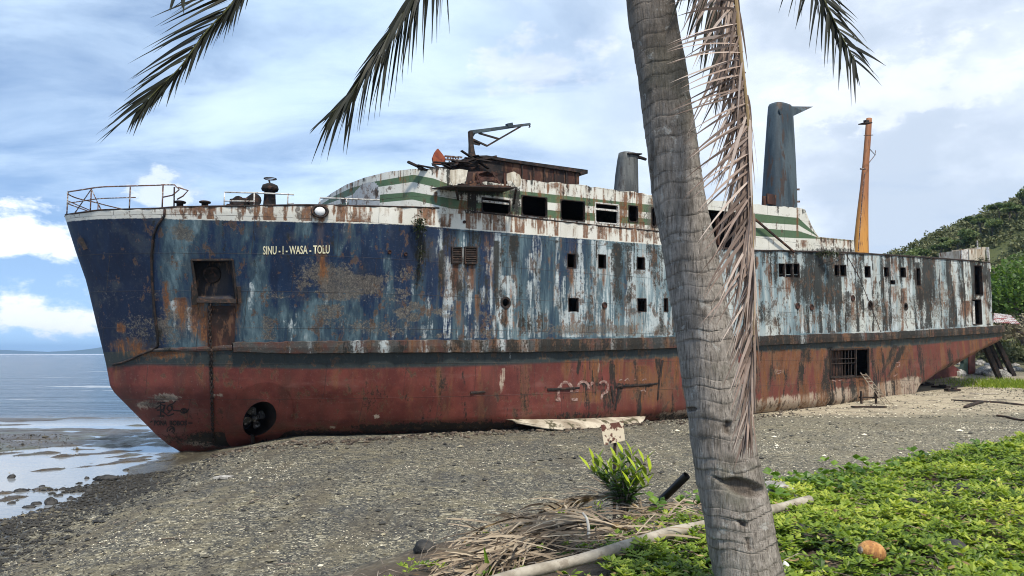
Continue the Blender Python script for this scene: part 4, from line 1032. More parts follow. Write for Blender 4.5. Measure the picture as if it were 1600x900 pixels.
rust = streaks(px, py, rnd_streaks(80, 505, 1030, ytop, (8, 34), (1, 2.4), (.3, 1), seed=41) + rnd_streaks(90, 700, 1030, lambda x: ybot(x) - 4, (12, 40), (1.2, 3), (.35, 1), seed=42) + rnd_streaks(40, 1250, 1335, ytop, (8, 22), (1, 2.5), (.4, 1), seed=43) +
    [(732, 285, 330, 6, 1, 0), (722, 300, 375, 5, .9, 0), (681, 300, 325, 4, .7, 0), (868, 285, 310, 12, .5, 0), (976, 300, 370, 7, .9, 0), (1000, 300, 370, 7, 1, 0), (757, 330, 376, 8, .7, 0), (825, 340, 370, 12, .9, 0), (1246, 325, 392, 2.5, .9, 0), (1256, 375, 395, 8, .8, 0)])
rust = np.maximum(rust, blobs(px, py, [(866, 290, 16, 7, .9), (990, 360, 22, 14, .8), (985, 290, 22, 9, .6), (820, 352, 14, 10, .7), (728, 320, 12, 16, .8)]))
dark = streaks(px, py, rnd_streaks(70, 505, 1030, ytop, (6, 26), (.8, 1.8), (.4, 1.1), seed=44) + rnd_streaks(50, 700, 1030, ybot, (10, 40), (1, 2.2), (.3, .9), seed=45) + rnd_streaks(26, 1250, 1335, ytop, (6, 20), (1, 2), (.5, 1.1), seed=46) +
    [(588, 292, 320, 2.2, 1.3, 0), (536.5, 309, 322, 4, 1.4, 0), (806, 280, 372, 9, 1.3, 0), (700, 265, 340, 3, 1, 0), (738, 300, 376, 9, .9, 0), (775, 335, 370, 7, .7, 0), (1028, 305, 380, 6, .8, 0), (1215, 320, 345, 2.5, .8, 0), (1268, 350, 372, 3, .6, 0)])
dark = np.maximum(dark, blobs(px, py, [(745, 296, 60, 12, 1.2), (1295, 392, 60, 6, .9), (805, 300, 16, 26, .9), (655, 262, 50, 4, .8)]))  # first blob: staining and the bridge wing's shadow painted on the wall
nw = np.interp(px, [500, 700, 1040, 1170, 1250, 1340], [.35, .7, .8, .2, .2, 1])
rust = np.maximum(rust, .8 * nw * sstep(.48, .61, fbm(SS * 5, ZZ * .5, 193, 5))); dark = np.maximum(dark, .55 * nw * sstep(.54, .66, fbm(SS * 4 + 30, ZZ * .6, 195, 5)))
scr = blobs(px, py, [(735, 335, 22, 30, .6), (806, 330, 12, 40, .8), (1020, 340, 14, 50, .9), (700, 315, 10, 22, .5), (1290, 384, 50, 10, .5), (640, 290, 60, 14, .22), (960, 360, 60, 16, .35)])
def poly_in(px, py, pl):
    ins = np.zeros(px.shape, bool); n = len(pl)
    for i in range(n):
        (x0, y0), (x1, y1) = pl[i], pl[(i + 1) % n]
        if y0 != y1: ins ^= ((y0 > py) != (y1 > py)) & (px < (x1 - x0) * (py - y0) / (y1 - y0) + x0)
    return ins
fade = poly_in(px, py, [(541, 330), (546, 312), (556, 298), (568, 287), (577, 284.5), (586, 285), (590, 290), (596, 330)]) * 1.0
V_ = np.stack([SS, YY, ZZ], -1).reshape(-1, 3)
# starboard and after walls, roof
nr = len(rowsD); sel = np.arange(nf, len(CS), 10); sel = np.append(sel, len(CS) - 1); sel = sel[CS[sel] <= s_fair + .5]
add = []; fq = []; base = len(V_)
for i in sel:
    add += [(CS[i], -YP, DZ[0][i]), (CS[i], -YP, DZ[5][i])]
for j in range(len(sel) - 1): fq.append((base + 2 * j, base + 2 * j + 1, base + 2 * j + 3, base + 2 * j + 2))
V_ = np.concatenate([V_, np.array(add)])
z0 = np.zeros(len(add))
cat_ = lambda a, c: np.concatenate([a.ravel(), z0 + c])
deckhouse = np_mesh('deckhouse', V_, np.concatenate([Q, np.array(fq)]), M_house, ship, dict(v=cat_(RR, .5), rust=cat_(rust, 0), dark=cat_(dark, 0), scr=cat_(scr, 0), pale=cat_(rust * 0, 0), fade=cat_(fade, 0)))
mb = MB()
tops = [(s, z) for s, z in zip(CS[nf:], DZ[5][nf:]) if s < s_fair]
tops = tops[::6] + [tops[-1]]
vs = []
for s, z in tops: vs += [(s, YP + .03, z - .06), (s, -YP - .03, z - .06)]
mb.add(vs, [(2 * i, 2 * i + 2, 2 * i + 3, 2 * i + 1) for i in range(len(tops) - 1)])
half = [(s, y, z) for s, y, z in zip(s_front, ya, DZ[5][:nf])]
mb.add([(12.75, 0, DZ[5][nf] - .1)] + [(s + .02, y * .99, z - .06) for s, y, z in half], [(0, i + 1, i + 2) for i in range(nf - 1)])
mb.build('roof', M_burnt_shade, deckhouse)
mb = MB()          # bulkheads and the recess behind the open bay
zb_ = float(np.interp(bay_s[0], CS[nf:], DZ[0][nf:])); zt_ = float(np.interp(bay_s[0], CS[nf:], DZ[5][nf:])); zt2 = float(np.interp(bay_s[1], CS[nf:], DZ[5][nf:])); zb2 = float(np.interp(bay_s[1], CS[nf:], DZ[0][nf:])) - .1
mb.prism([(bay_s[0], YP + .05, zb_ - .6), (bay_s[0], 5.9, zb_ - .6), (bay_s[0], 5.9, zt_ - .1), (bay_s[0], YP + .05, zt_ - .1)], (.06, 0, 0))
mb.prism([(bay_s[1], YP + .05, zb2), (bay_s[1], 5.9, zb2), (bay_s[1], 5.9, zt2 - .1), (bay_s[1], YP + .05, zt2 - .1)], (-.06, 0, 0))
mb.prism([(bay_s[0] + .1, -2, zb_ - .6), (bay_s[1] - .1, -2, zb2), (bay_s[1] - .1, -2, zt2 - .1), (bay_s[0] + .1, -2, zt_ - .1)], (0, .06, 0))
mb.prism([(s_aft + 1.0, YP + .1, zb2 - .1), (s_aft + 1.0, 5.9, zb2 - .1), (s_aft + 1.0, 5.9, zt2 - 2.2), (s_aft + 1.0, YP + .1, zt2 - 2.2)], (.06, 0, 0))
mb.build('bulkhead', M_burnt_shade, deckhouse)  # black here paints in the darkness of the bay interior
for f in (.22, .62):      # posts in the bay
    mb = MB(); s = bay_s[0] * (1 - f) + bay_s[1] * f
    mb.beam((s, YP + .15, zb_ - .3), (s, YP + .15, zt_ - .7), .14, .14); mb.build('bay_post', M_rustwall, deckhouse)
for (a, b, vt, vb), (l, t_, r, b2) in zip(wv, WIN):
    cn = [np.array([s, YP - .015, float(np.interp(v, np.arange(6), [np.interp(s, CS[nf:], DZ[k][nf:]) for k in range(6)]))]) for s, v in ((a, vt), (b, vt), (b, vb), (a, vb))]
    white = l == 930
    mb = MB()
    for i in range(4): mb.beam(cn[i] + [0, .06, 0], cn[(i + 1) % 4] + [0, .06, 0], .06 if white else .035, .14, up=(0, 1, 0))
    for i in range(4):     # rounded corners
        p = cn[i]; q1 = p + (cn[(i + 1) % 4] - p) / np.linalg.norm(cn[(i + 1) % 4] - p) * .13; q2 = p + (cn[i - 1] - p) / np.linalg.norm(cn[i - 1] - p) * .13
        mb.prism([p, q1, q2], (0, .05, 0))
    o = mb.build('window', M_pipe if white else M_dark, ship)
    if white or l == 753:
        mb = MB(); f = .3 if white else .22; mb.beam(cn[0] * (1 - f) + cn[3] * f + [0, .08, 0], cn[1] * (1 - f) + cn[2] * f + [0, .08, 0], .09, .06, up=(0, 1, 0)); mb.build('window_bar', M_pipe, o)

# ---- burnt upper house on the bridge deck
Y1 = -5.2
P1 = lambda x, y: PL(x, y, Y1)
mb = MB(); mb.prism([P1(*p) for p in [(786, 250), (905, 268.5), (905, 292), (786, 284)]], (0, 10.4, 0)); uh = mb.build('upper_house', M_rustwall, ship)
mb = MB(); mb.prism([P1(*p) + [0, -.12, 0] for p in [(735, 244.5), (758, 243.5), (795, 249.5), (860, 258.5), (916, 266.2), (916, 272), (906, 274), (904, 270.5), (795, 254), (758, 248)]], (0, 10.6, 0)); mb.build('upper_roof', M_burnt_shade, uh)
mb = MB(); mb.prism([P1(*p) for p in [(690, 266), (700, 259), (716, 253), (726, 247), (735, 245), (760, 246), (800, 252), (800, 284), (740, 276), (700, 270)]], (0, 8.4, 0)); mb.build('burnt_wreckage', M_burnt_shade, uh)
rr = np.random.default_rng(5)
mb = MB()
for k in range(26):
    x = rr.uniform(660, 760); yb = float(np.interp(x, [660, 700, 735, 760], [263, 258, 247, 246])); p = PL(x, yb + 3, -5.4 + rr.uniform(-.3, .6))
    d_ = rr.normal(size=3) * [.5, .3, .16]; mb.beam(p - d_, p + d_, rr.uniform(.05, .22), rr.uniform(.03, .08))
mb.build('twisted_plating', M_burnt_shade, uh)
for x in (815, 833, 850, 866, 884, 899):
    mb = MB(); y = float(np.interp(x, [795, 916], [255, 273])); mb.beam(P1(x, y) + [0, -.03, 0], P1(x, y + 22) + [0, -.03, 0], .06, .06); mb.build('stiffener', M_dark, uh)

# ---- bridge wing, half collapsed, standing out from the side
wing = MB()
YW = -7.15
fl = [PL(706, 291, -6.0), PL(812, 299, -6.0)]
def wq(p, y=YW): return PL(p[0], p[1], y)
f0, f1 = wq((706, 291)), wq((806, 294))
wing.prism([f0, f1, f1 + [.1, 1.15, .05], f0 + [-.3, 1.15, .05]], (0, 0, .05)); wg = wing.build('bridge_wing', M_dark, ship)
def sheet(name, pts, y0, mat, seed, parent, th=.03, warp=.008):
    """a bent plate cut to an outline"""
    c = np.mean(pts, 0); n = len(pts); vs = []; r_ = np.random.default_rng(seed)
    for j, f in enumerate((1, .6, .25)):
        for p in pts:
            q_ = c + (np.array(p, float) - c) * f; vs.append(PL(q_[0], q_[1], y0) + [0, r_.normal() * warp * (.4 if j == 0 else 1), 0])
    vs.append(PL(c[0], c[1], y0)); m = 3 * n
    fs = [(j * n + i, j * n + (i + 1) % n, (j + 1) * n + (i + 1) % n, (j + 1) * n + i) for j in range(2) for i in range(n)] + [(2 * n + i, 2 * n + (i + 1) % n, m) for i in range(n)]
    k = len(vs); vs2 = [np.array(v) + [0, th, 0] for v in vs]
    mb = MB(); mb.add(vs + vs2, fs + [tuple(k + q_ for q_ in reversed(f)) for f in fs] + [(i, k + i, k + (i + 1) % n, (i + 1) % n) for i in range(n)])
    return mb.build(name, mat, parent)
M_apron = simple('rust stained white plate', (.34, .28, .20), (.60, .55, .45), 3.4, .75, True, .5, .02, (.16, .065, .025), stretch=.12)
sheet('wing_apron', [(703, 266), (718, 264), (731, 266), (729, 276), (726, 285), (714, 287), (708, 290), (704, 282)], YW, M_apron, 1, wg)
sheet('wing_apron', [(792, 271), (803, 268), (812, 273), (815, 281), (813, 291), (806, 292), (799, 282), (792, 283)], YW, M_apron, 2, wg)
sheet('wing_apron', [(731, 268), (760, 268), (792, 272), (793, 288), (775, 286), (758, 283), (742, 289), (728, 289)], YW + .25, M_rustwall, 3, wg, warp=.05)
mb = MB()
for (a, b) in (((733, 285), (776, 280)), ((716, 289), (798, 292)), ((745, 270), (752, 288)), ((770, 270), (781, 287)), ((788, 271), (789, 290))):
    mb.beam(wq(a, YW + .1), wq(b, YW + .05), .06, .08)
mb.build('wing_frame', M_rustwall, wg)
for (a, b) in (((712, 292), (716, 312)), ((806, 296), (803, 318))):
    mb = MB(); mb.beam(wq(a, -6.9), wq(b, -6.05), .09, .07); mb.build('wing_bracket', M_dark, wg)

# ---- deck crane
YC = -4.4
pc = lambda x, y, yy=YC: PL(x, y, yy)
mb = MB(); mb.tube([pc(737, 252), pc(737, 240), pc(736, 226), pc(735, 206)], [.19, .16, .12, .12], 8)
mb.prism([pc(733, 245), pc(744, 245), pc(740, 228), pc(736, 224)], (0, .1, 0)); cr = mb.build('deck_crane', M_dark, ship)
mb = MB(); mb.beam(pc(734, 207), pc(828, 194), .16, .16, w2=.11, h2=.10); mb.beam(pc(792, 197), pc(800, 195.5), .2, .2); mb.prism([pc(735, 206), pc(744, 207), pc(738, 216), pc(735, 215)], (0, .06, 0)); mb.build('boom', M_grey, cr)
mb = MB()
for a, b in (((748, 208), (779, 217)), ((737, 217), (761, 228)), ((761, 228), (813, 198))): mb.beam(pc(*a), pc(*b), .075, .075)
mb.prism([pc(736, 217), pc(751, 225), pc(750, 227), pc(736, 224)], (0, .08, 0)); mb.build('strut', M_dark, cr)
mb = MB(); mb.tube([pc(827, 194), pc(828, 198), pc(826.5, 199)], .035, 6); mb.build('hook', M_dark, cr)
# red plate and rail beside it
mb = MB(); mb.prism([pc(*p, -4.0) for p in [(678, 256), (676.5, 247), (680, 238), (684.5, 232), (691, 240), (696, 247), (696, 256)]], (0, .12, 0)); rp = mb.build('vent_flap', M_redpl, ship)
mb = MB()
for a, b in (((695, 244), (722, 246)), ((695, 249), (722, 251))): mb.beam(pc(*a, -4.0), pc(*b, -4.0), .07, .07)
for x in range(700, 720, 4): mb.beam(pc(x, 244.5, -4.0), pc(x, 250, -4.0), .05, .05)
mb.build('flap_rail', M_rail, rp)

# ---- funnels and mast
def funnel(name, levels_, y, ey, mat, n=20, pw=3.0):
    """levels_: (photo y, left x, right x): a tapering casing of rounded oblong section"""
    mb = MB(); vs = []
    for (yy, xl, xr) in levels_:
        a, b = PL(xl, yy, y), PL(xr, yy, y); c = (a + b) / 2; rx = np.linalg.norm(b - a) / 2
        wx, wy, wz = to_world(c[0], c[1], c[2]); vd = np.array([wx, wy]) / math.hypot(wx, wy); ct_ = abs(vd[0] * NX[0] + vd[1] * NX[1]); st_ = math.sqrt(1 - ct_ ** 2)
        pe = pw / (pw - 1); rx *= ct_ / ((ct_ ** pe + (ey * st_) ** pe) ** (1 / pe))
        for k in range(n):
            g = 2 * math.pi * k / n; ca, sa = math.cos(g), math.sin(g)
            vs.append(c + [rx * math.copysign(abs(ca) ** (2 / pw), ca), rx * ey * math.copysign(abs(sa) ** (2 / pw), sa), 0])
    L_ = len(levels_)
    mb.add(vs, [(i * n + k, i * n + (k + 1) % n, (i + 1) * n + (k + 1) % n, (i + 1) * n + k) for i in range(L_ - 1) for k in range(n)] + [tuple((L_ - 1) * n + k for k in range(n))])
    return mb.build(name, mat, ship, smooth=True)
fu = funnel('funnel', [(328, 1189, 1245.5), (300, 1190.5, 1245), (260, 1193, 1243.5), (220, 1196, 1241.5), (185, 1198.5, 1239.5), (168, 1200, 1238.5), (164.5, 1201.5, 1236)], -3.2, .62, M_grey)
mb = MB(); pts = [(1217, 170), (1238, 166), (1271, 166.5), (1256, 173.5), (1240, 181), (1219, 178)]
A_ = [PL(*p, -3.72) for p in pts]; B_ = [PL(*p, -2.70) for p in pts]; A_[2] = B_[2] = (A_[2] + B_[2]) / 2
mb.add(A_ + B_, [tuple(range(6)), tuple(reversed(range(6, 12)))] + [(i, 6 + i, 6 + (i + 1) % 6, (i + 1) % 6) for i in range(6)]); mb.build('smoke_fin', M_grey, fu)
mb = MB()
for a, b, ww in (((1199, 302), (1222, 322), .5), ((1193, 306), (1197, 324), .3)):
    p, q_ = PL(*a, -3.74), PL(*b, -3.74); mb.prism([p, [q_[0], p[1], p[2]], q_, [p[0], p[1], q_[2]]], (0, .12, 0))
mb.build('rust_patch', M_rustwall, fu)
mb = MB()
for x, y0 in ((1246, 296), (1246.5, 315)): mb.beam(PL(x - 2, y0, -3.3), PL(x + 3, y0, -3.3), .06, .12)
mb.tube([PL(1222, 180, -3.62), PL(1224, 240, -3.74), PL(1226, 322, -3.86)], .03, 5); mb.build('funnel_pipe', M_rail, fu)
f2 = funnel('exhaust_casing', [(304, 958.5, 997.5), (275, 961, 997), (250, 964.5, 996.5), (240, 966.5, 996)], -3.4, .7, simple('grey stained casing', (.05, .054, .054), (.115, .118, .112), 2.5, .7, True, .4, .01, (.05, .045, .04)))
mb = MB(); mb.tube([PL(978, 243, -3.6), PL(1000, 246, -3.6), PL(1009, 249, -3.6)], [.10, .09, .08], 10); mb.beam(PL(979, 240.5, -3.7), PL(1000, 241.5, -3.7), .35, .06); mb.build('exhaust_pipe', M_burnt_shade, f2, smooth=False)
ms_ = funnel('mast', [(396, 1332.5, 1357.5), (370, 1334.5, 1357), (330, 1339, 1356.8), (290, 1344, 1357.3), (250, 1348, 1358.5), (215, 1350.8, 1361), (190, 1352.8, 1362.3), (185, 1353.5, 1362.5)], -2.2, .7, M_orange, 14, 2.2)
PM = lambda x, y, yy=-2.9: PL(x, y, yy)
mb = MB(); mb.beam(PM(1346, 193), PM(1358, 193), .5, .07); mb.beam(PM(1351, 189.5), PM(1356, 189.5), .2, .16); mb.build('lamp_bracket', M_dark, ms_)
mb = MB(); mb.tube([PM(1359, 233), PM(1367.5, 242), PM(1358, 254)], .03, 6); mb.tube([PM(1367.5, 242), PM(1368, 235)], .025, 6); mb.build('antenna_bracket', M_rail, ms_)
mb = MB(); mb.tube([PM(1350, 211.5), PM(1364, 211)], .03, 6); mb.tube([PM(1344.5, 264), PM(1352, 264)], .06, 6); mb.tube([PM(1351, 270), PM(1347, 310), PM(1341, 392)], .035, 5); mb.build('mast_fitting', M_rail, ms_)

# ---- bow rails
def railpt(c, h_, inset=.15, side=-1):
    l = levels(c)[5]; s = float(s_of(c, l)); return np.array([s, side * max(float(hb(s, l)) - inset, 0), l + h_])
cB = c_of(*(lambda h: (h[0], h[2]))(hit(254, 328))); 
mb = MB(); cs = np.linspace(.05, cB, 30)
mb.tube([railpt(c, .88) for c in cs] + [railpt(cB + .35, .84), railpt(cB + .5, .66), railpt(cB + .3, .46), railpt(cB + .02, .42)], .026, 6)
mb.tube([railpt(c, .45) for c in np.linspace(.05, cB * .72, 24)], .02, 6)
for c in (.06, .75, 2.9, cB * .66, cB): mb.tube([railpt(c, -.05), railpt(c, .88)], .026, 6)
mb.build('bow_rail', M_rail, ship, smooth=True)
mb = MB(); cs = np.linspace(.05, cB, 30)
mb.tube([railpt(c, .88, .15, 1) for c in cs], .024, 6)
for c in (1.2, 2.6, cB * .8): mb.tube([railpt(c, -.05, .15, 1), railpt(c, .88, .15, 1)], .024, 6)
mb.tube([railpt(.06, .5, .15, 1), railpt(3.4, -.05, .15, 1)], .022, 6); mb.tube([railpt(.3, .05), railpt(.75, .85), railpt(1.1, -.05)], .022, 6); mb.tube([railpt(.1, .62, .15, 1), railpt(1.8, .3, .3, 1), railpt(4.2, .02, .4, 1)], .02, 6)
mb.build('bow_rail', M_rail, ship, smooth=True)
h = hit(272, 324); c2 = c_of(h[0], h[2]); h = hit(294, 324); c3 = c_of(h[0], h[2])
mb = MB(); mb.tube([railpt(c2 + .02, -.05), railpt(c2, .76), railpt(c3 - .3, .74), railpt(c3, .62), railpt(c3 - .15, .42), railpt(c2 + .1, .3)], .028, 6); mb.build('rail_end', M_rail, ship, smooth=True)
cc = [c_of(*(lambda h: (h[0], h[2]))(hit(x, 322.5))) for x in (353, 400, 453, 463)]
mb = MB(); mb.tube([railpt(cc[0], .57, .3), railpt(cc[1], .53, .3), railpt(cc[2], .46, .3), railpt(cc[3], .44, .3)], .03, 6); mb.tube([railpt(cc[0], .24, .3), railpt(cc[1], .21, .3)], .024, 6); mb.tube([railpt(cc[2], .1, .3), railpt(cc[3], .12, .3)], .02, 6)
for c in cc[:3]: mb.tube([railpt(c, -.05, .3), railpt(c, .55 if c == cc[0] else .5 if c == cc[1] else .46, .3)], .028, 6)
mb.build('deck_rail', M_pipe, ship, smooth=True)
cc = [c_of(*(lambda h: (h[0], h[2]))(hit(x, 323))) for x in (503, 545, 597)]
mb = MB(); mb.tube([railpt(cc[0], .32, .25), railpt(cc[1], .31, .25), railpt(cc[2], .29, .25)], .03, 6)
for c in cc[:2]: mb.tube([railpt(c, -.05, .25), railpt(c, .31, .25)], .022, 6)
mb.build('deck_rail', M_pipe, ship, smooth=True)
# ---- ventilator, winch, bitts on the foredeck
def onfore(x, y, yy): p = PL(x, y, yy); return p
p = onfore(421, 324, -3.6); mb = MB(); k = np.linalg.norm(PL(431, 320, -3.6) - PL(410, 320, -3.6)) / 2
mb.lathe(p, [(k * 1.0, -.6), (k * .95, 0), (k * .80, .62), (k * 1.15, .64), (k * 1.28, .72), (k * 1.1, .86), (k * .5, .93), (.01, .94)], 18); vent = mb.build('ventilator', M_burnt_shade, ship, smooth=True)
mb = MB(); mb.tube([p + [0, 0, .9], p + [-.05, 0, 1.08]], .035, 6); ring = [p + np.array([k * .9 * math.cos(g), k * .9 * math.sin(g), 1.12]) for g in np.linspace(0, 2 * math.pi, 19)]
mb.tube(ring, .02, 5, cap=False); mb.tube([p + [-k * .85, 0, 1.12], p + [k * .85, 0, 1.12]], .018, 5); mb.build('hand_wheel', M_dark, vent)
p = onfore(379, 324, -3.0); mb = MB()
a, b = onfore(360, 317, -3.0), onfore(401, 317, -3.0)
mb.tube([a, a * .7 + b * .3, a * .3 + b * .7, b], [.16, .2, .2, .18], 10); mb.box(p + [0, 0, -.3], (1.3, .8, .6)); mb.tube([b + [-.15, -.3, .05], b + [-.15, .4, .05]], .26, 12); mb.tube([a + [.25, -.2, .05], a + [.25, .3, .05]], .22, 12); mb.build('winch', M_burnt_shade, ship)
for x, yy in ((281, -3.2), (320, -3.6)):
    p = onfore(x, 323.5, yy); mb = MB(); mb.lathe(p, [(.12, -.7), (.12, .14), (.2, .15), (.21, .2), (.16, .22), (.01, .22)], 12); mb.build('bitt', M_dark, ship, smooth=True)
# ---- stern: small white shelter, sheets, supports
yS = -5.4
mb = MB(); mb.prism([PL(*p, yS) for p in [(1503, 391), (1512.5, 389), (1512.5, 410), (1503, 408)]], (0, .06, 0)); sh = mb.build('stern_shelter', M_pipe, ship)
mb = MB(); mb.prism([PL(*p, yS + .2) for p in [(1514, 390), (1534, 389), (1534, 386), (1540, 386), (1540, 410), (1515, 411)]], (0, 2.2, 0)); mb.build('shelter_wall', M_apron, sh)
mb = MB(); mb.beam(PL(1543, 386, yS), PL(1546, 425, yS), .16, .16); mb.build('post', M_pipe, sh); mb = MB(); mb.beam(PL(1527, 376, yS), PL(1527.5, 389, yS), .07, .07); mb.build('stub_pole', M_pipe, sh)
t = NT('red and white corrugated sheet'); o_ = t.obj()
cc_ = t.mix(t.rng(t.noise(t.map(o_, (.5, 2.2, 1)), 1.6, 4), .5, .54), (.50, .49, .47), (.22, .045, .04))
M_sheet = t.pbr(t.mix(t.rng(t.noise(o_, 4, 5), .56, .66), cc_, (.13, .06, .035)), .7)
mb = MB(); n = 24; vs = []
A0, A1, B0, B1 = PL(1552, 504, -5.2), PL(1595, 507, -5.2), PL(1553, 494, -1.5), PL(1580, 497, -1.5)
for i in range(n + 1):
    f = i / n; z_ = .06 * (i % 2)
    a = A0 * (1 - f) + A1 * f; b = B0 * (1 - f) + B1 * f; vs += [a + [0, 0, z_], b + [0, 0, z_ + .25]]
mb.add(vs, [(2 * i, 2 * i + 2, 2 * i + 3, 2 * i + 1) for i in range(n)]); mb.add([np.array(v) - [0, 0, .03] for v in vs], [(2 * i + 1, 2 * i + 3, 2 * i + 2, 2 * i) for i in range(n)]); mb.build('corrugated_sheet', M_sheet, ship)
mb = MB(); mb.beam(PL(1590, 518, -5), PL(1603, 522, -4.6), .12, .12); mb.build('stern_bracket', M_dark, ship)
# skeg, rudder
mb = MB(); mb.prism([PL(*p, -.2) for p in [(1395, 640), (1395, 600), (1440, 586), (1482, 564.5), (1503, 581), (1504, 605), (1440, 640)]], (0, .4, 0)); mb.build('skeg', M_lip, ship)
mb = MB(); mb.prism([PL(*p, -.15) for p in [(1504, 548), (1517, 546), (1516, 590), (1501, 592), (1503, 580), (1506, 568)]], (0, .3, 0)); rd = mb.build('rudder', simple('weedy rudder plate', (.012, .03, .024), (.03, .05, .04), 2, .7), ship)
mb = MB(); mb.prism([PL(*p, -.25) for p in [(1515, 544), (1524, 543), (1524, 575), (1532, 590), (1514, 596)]], (0, .5, 0)); mb.build('rudder_post', M_lip, rd)

mb = MB(); mb.beam(PL(1172, 336, -6.25), PL(1241, 394, -6.2), .10, .09); mb.build('fallen_spar', M_rustwall, ship)
mb = MB(); P3 = [hit(1320, 398) + [0, -.1, 0], hit(1335, 432) + [0, -.3, 0], hit(1352, 475) + [0, -.3, 0], hit(1368, 519) + [0, -.35, 0]]; mb.tube(P3, .022, 5); mb.tube([hit(1317, 398) + [0, -.1, 0], hit(1298, 407) + [0, -.15, 0], hit(1278, 414) + [0, -.05, 0]], .022, 5); mb.build('stay_wire', M_dark, ship)

# ---- things that hang on or stand against the ship (each a thing of its own)
W_ = lambda p: np.array(to_world(p[0], p[1], p[2]), float).ravel()
mb = MB(); pts = [(327, 478), (326, 500), (327, 530), (328, 549), (329, 580), (330, 620), (331, 660), (333, 692)]
P3 = [hit(*p) + [0, -.16 if p[1] < 552 else -.10, 0] for p in pts]; P3[3] = P3[3] + [0, -.1, 0]
P3 = [W_(p) for p in P3]; acc = [0]
for a, b in zip(P3[:-1], P3[1:]): acc.append(acc[-1] + np.linalg.norm(b - a))
pitch_ = .125; k = 0
while k * pitch_ < acc[-1]:
    u = k * pitch_; p = np.array([np.interp(u, acc, [q_[i] for q_ in P3]) for i in range(3)]); q_ = np.array([np.interp(u + .1, acc, [z_[i] for z_ in P3]) for i in range(3)])
    t_ = q_ - p; t_ /= np.linalg.norm(t_) + 1e-9; sd_ = np.array([math.cos(TH), math.sin(TH), 0]) if k % 2 else np.array([math.sin(TH), -math.cos(TH), 0])
    loop = [p + t_ * .09 * math.cos(g) + sd_ * .048 * math.sin(g) for g in np.linspace(0, 2 * math.pi, 11)]
    mb.tube(loop, .022, 5, cap=False); k += 1
mb.build('anchor_chain', M_dark, label='rusty anchor chain hanging down the bow to the gravel', cat='chain')
mb = MB(); P3 = [W_(hit(*p) + [0, -.05, 0]) for p in [(257, 327), (256, 338), (246, 352), (239, 368), (236, 400), (237, 440), (240, 480), (245, 520), (246, 540), (238, 547), (222, 553), (205, 561), (190, 567), (176, 570)]]
mb.tube(P3, .045, 6); mb.build('hanging_cable', M_burnt_shade, smooth=True, label='black cable hanging over the blue bow plates ahead of the anchor pocket', cat='cable')
# ================================================================== THINGS ROUND THE SHIP
gz = lambda x, y: float(H(np.array([x]), np.array([y]))[0])
C0 = np.array([0, 0, CZ])

# ---- leaves
def leaf_mat(name, c1, c2, c3=None, trans=.3, rough=.5, dry=0.0):
    t = NT(name); a = t.attr('tone'); o = t.pos()
    c = t.ramp(a, [(0, c1), (.55, c2), (1, c3 or c2)])
    c = t.mix(.4, c, t.mix(t.noise(o, 30, 3), (.1, .1, .1), (.9, .9, .9)), 'SOFT_LIGHT')
    p = t.n('ShaderNodeBsdfPrincipled'); t.L(c, p.inputs['Base Color']); p.inputs['Roughness'].default_value = rough; p.inputs['Specular IOR Level'].default_value = .35
    tr = t.n('ShaderNodeBsdfTranslucent'); t.L(t.mix(.5, c, (1, .95, .25), 'MULTIPLY') if not dry else c, tr.inputs[0])
    m = t.n('ShaderNodeMixShader'); m.inputs[0].default_value = trans
    t.L(p.outputs[0], m.inputs[1]); t.L(tr.outputs[0], m.inputs[2]); t.L(m.outputs[0], t.out.inputs[0])
    return t.m
def strip(mb, p, d, L, wd, nrm, g=.25, n=5, tone=.5, mi=0, prof=(.45, 1, .95, .8, .5, .06), curl=None):
    """a narrow leaf: path from p along d, sagging by g"""
    p = np.array(p, float); d = np.array(d, float); d /= np.linalg.norm(d); vs = []
    for k in range(n + 1):
        wv_ = np.cross(d, nrm); wv_ /= np.linalg.norm(wv_) + 1e-9
        h_ = wd * prof[min(k, len(prof) - 1)] / 2
        vs += [p - wv_ * h_, p + wv_ * h_]
        p = p + d * L / n
        d = d + np.array([0, 0, -g]) * (1 if curl is None else curl[k]); d /= np.linalg.norm(d)
    mb.add(vs, [(2 * i, 2 * i + 1, 2 * i + 3, 2 * i + 2) for i in range(n)], mi, tone)

# ---- the palm in front
palm = None
TR = [(-620, 948, 66, 5.0), (-400, 968, 68, 4.85), (-200, 990, 74, 4.7), (0, 1015, 81, 4.55), (150, 1040, 82, 4.5), (300, 1059, 85, 4.45), (420, 1083, 87, 4.42), (560, 1106, 92, 4.38), (680, 1127, 99, 4.34), (760, 1143, 105, 4.31), (900, 1170, 108, 4.25), (960, 1182, 116, 4.22), (1000, 1190, 140, 4.2)]
ta = np.array(TR, float); ys_ = np.concatenate([np.linspace(-620, -10, 90), np.linspace(-8, 1000, 620)])
ctr, rad = [], []
for yy in ys_:
    x, wd, Yd = [np.interp(yy, ta[:, 0], ta[:, k]) for k in (1, 2, 3)]
    ctr.append(at_depth(x, yy, Yd)); rad.append(.955 * wd / 2 * Yd / F)
ctr = np.array(ctr); rad = np.array(rad)
ker = np.ones(61) / 61
for k in range(3): ctr[:, k] = np.convolve(np.pad(ctr[:, k], 30, mode='reflect', reflect_type='odd'), ker, 'valid')
arc_ = np.concatenate([[0], np.cumsum(np.linalg.norm(np.diff(ctr, axis=0), axis=1))])
rings = [0]; rr = np.random.default_rng(12)
while rings[-1] < arc_[-1] + .2: rings.append(rings[-1] + rr.uniform(.045, .115))
rings = np.array(rings); n = 72; V_ = []; sc_ = []; cutm = []
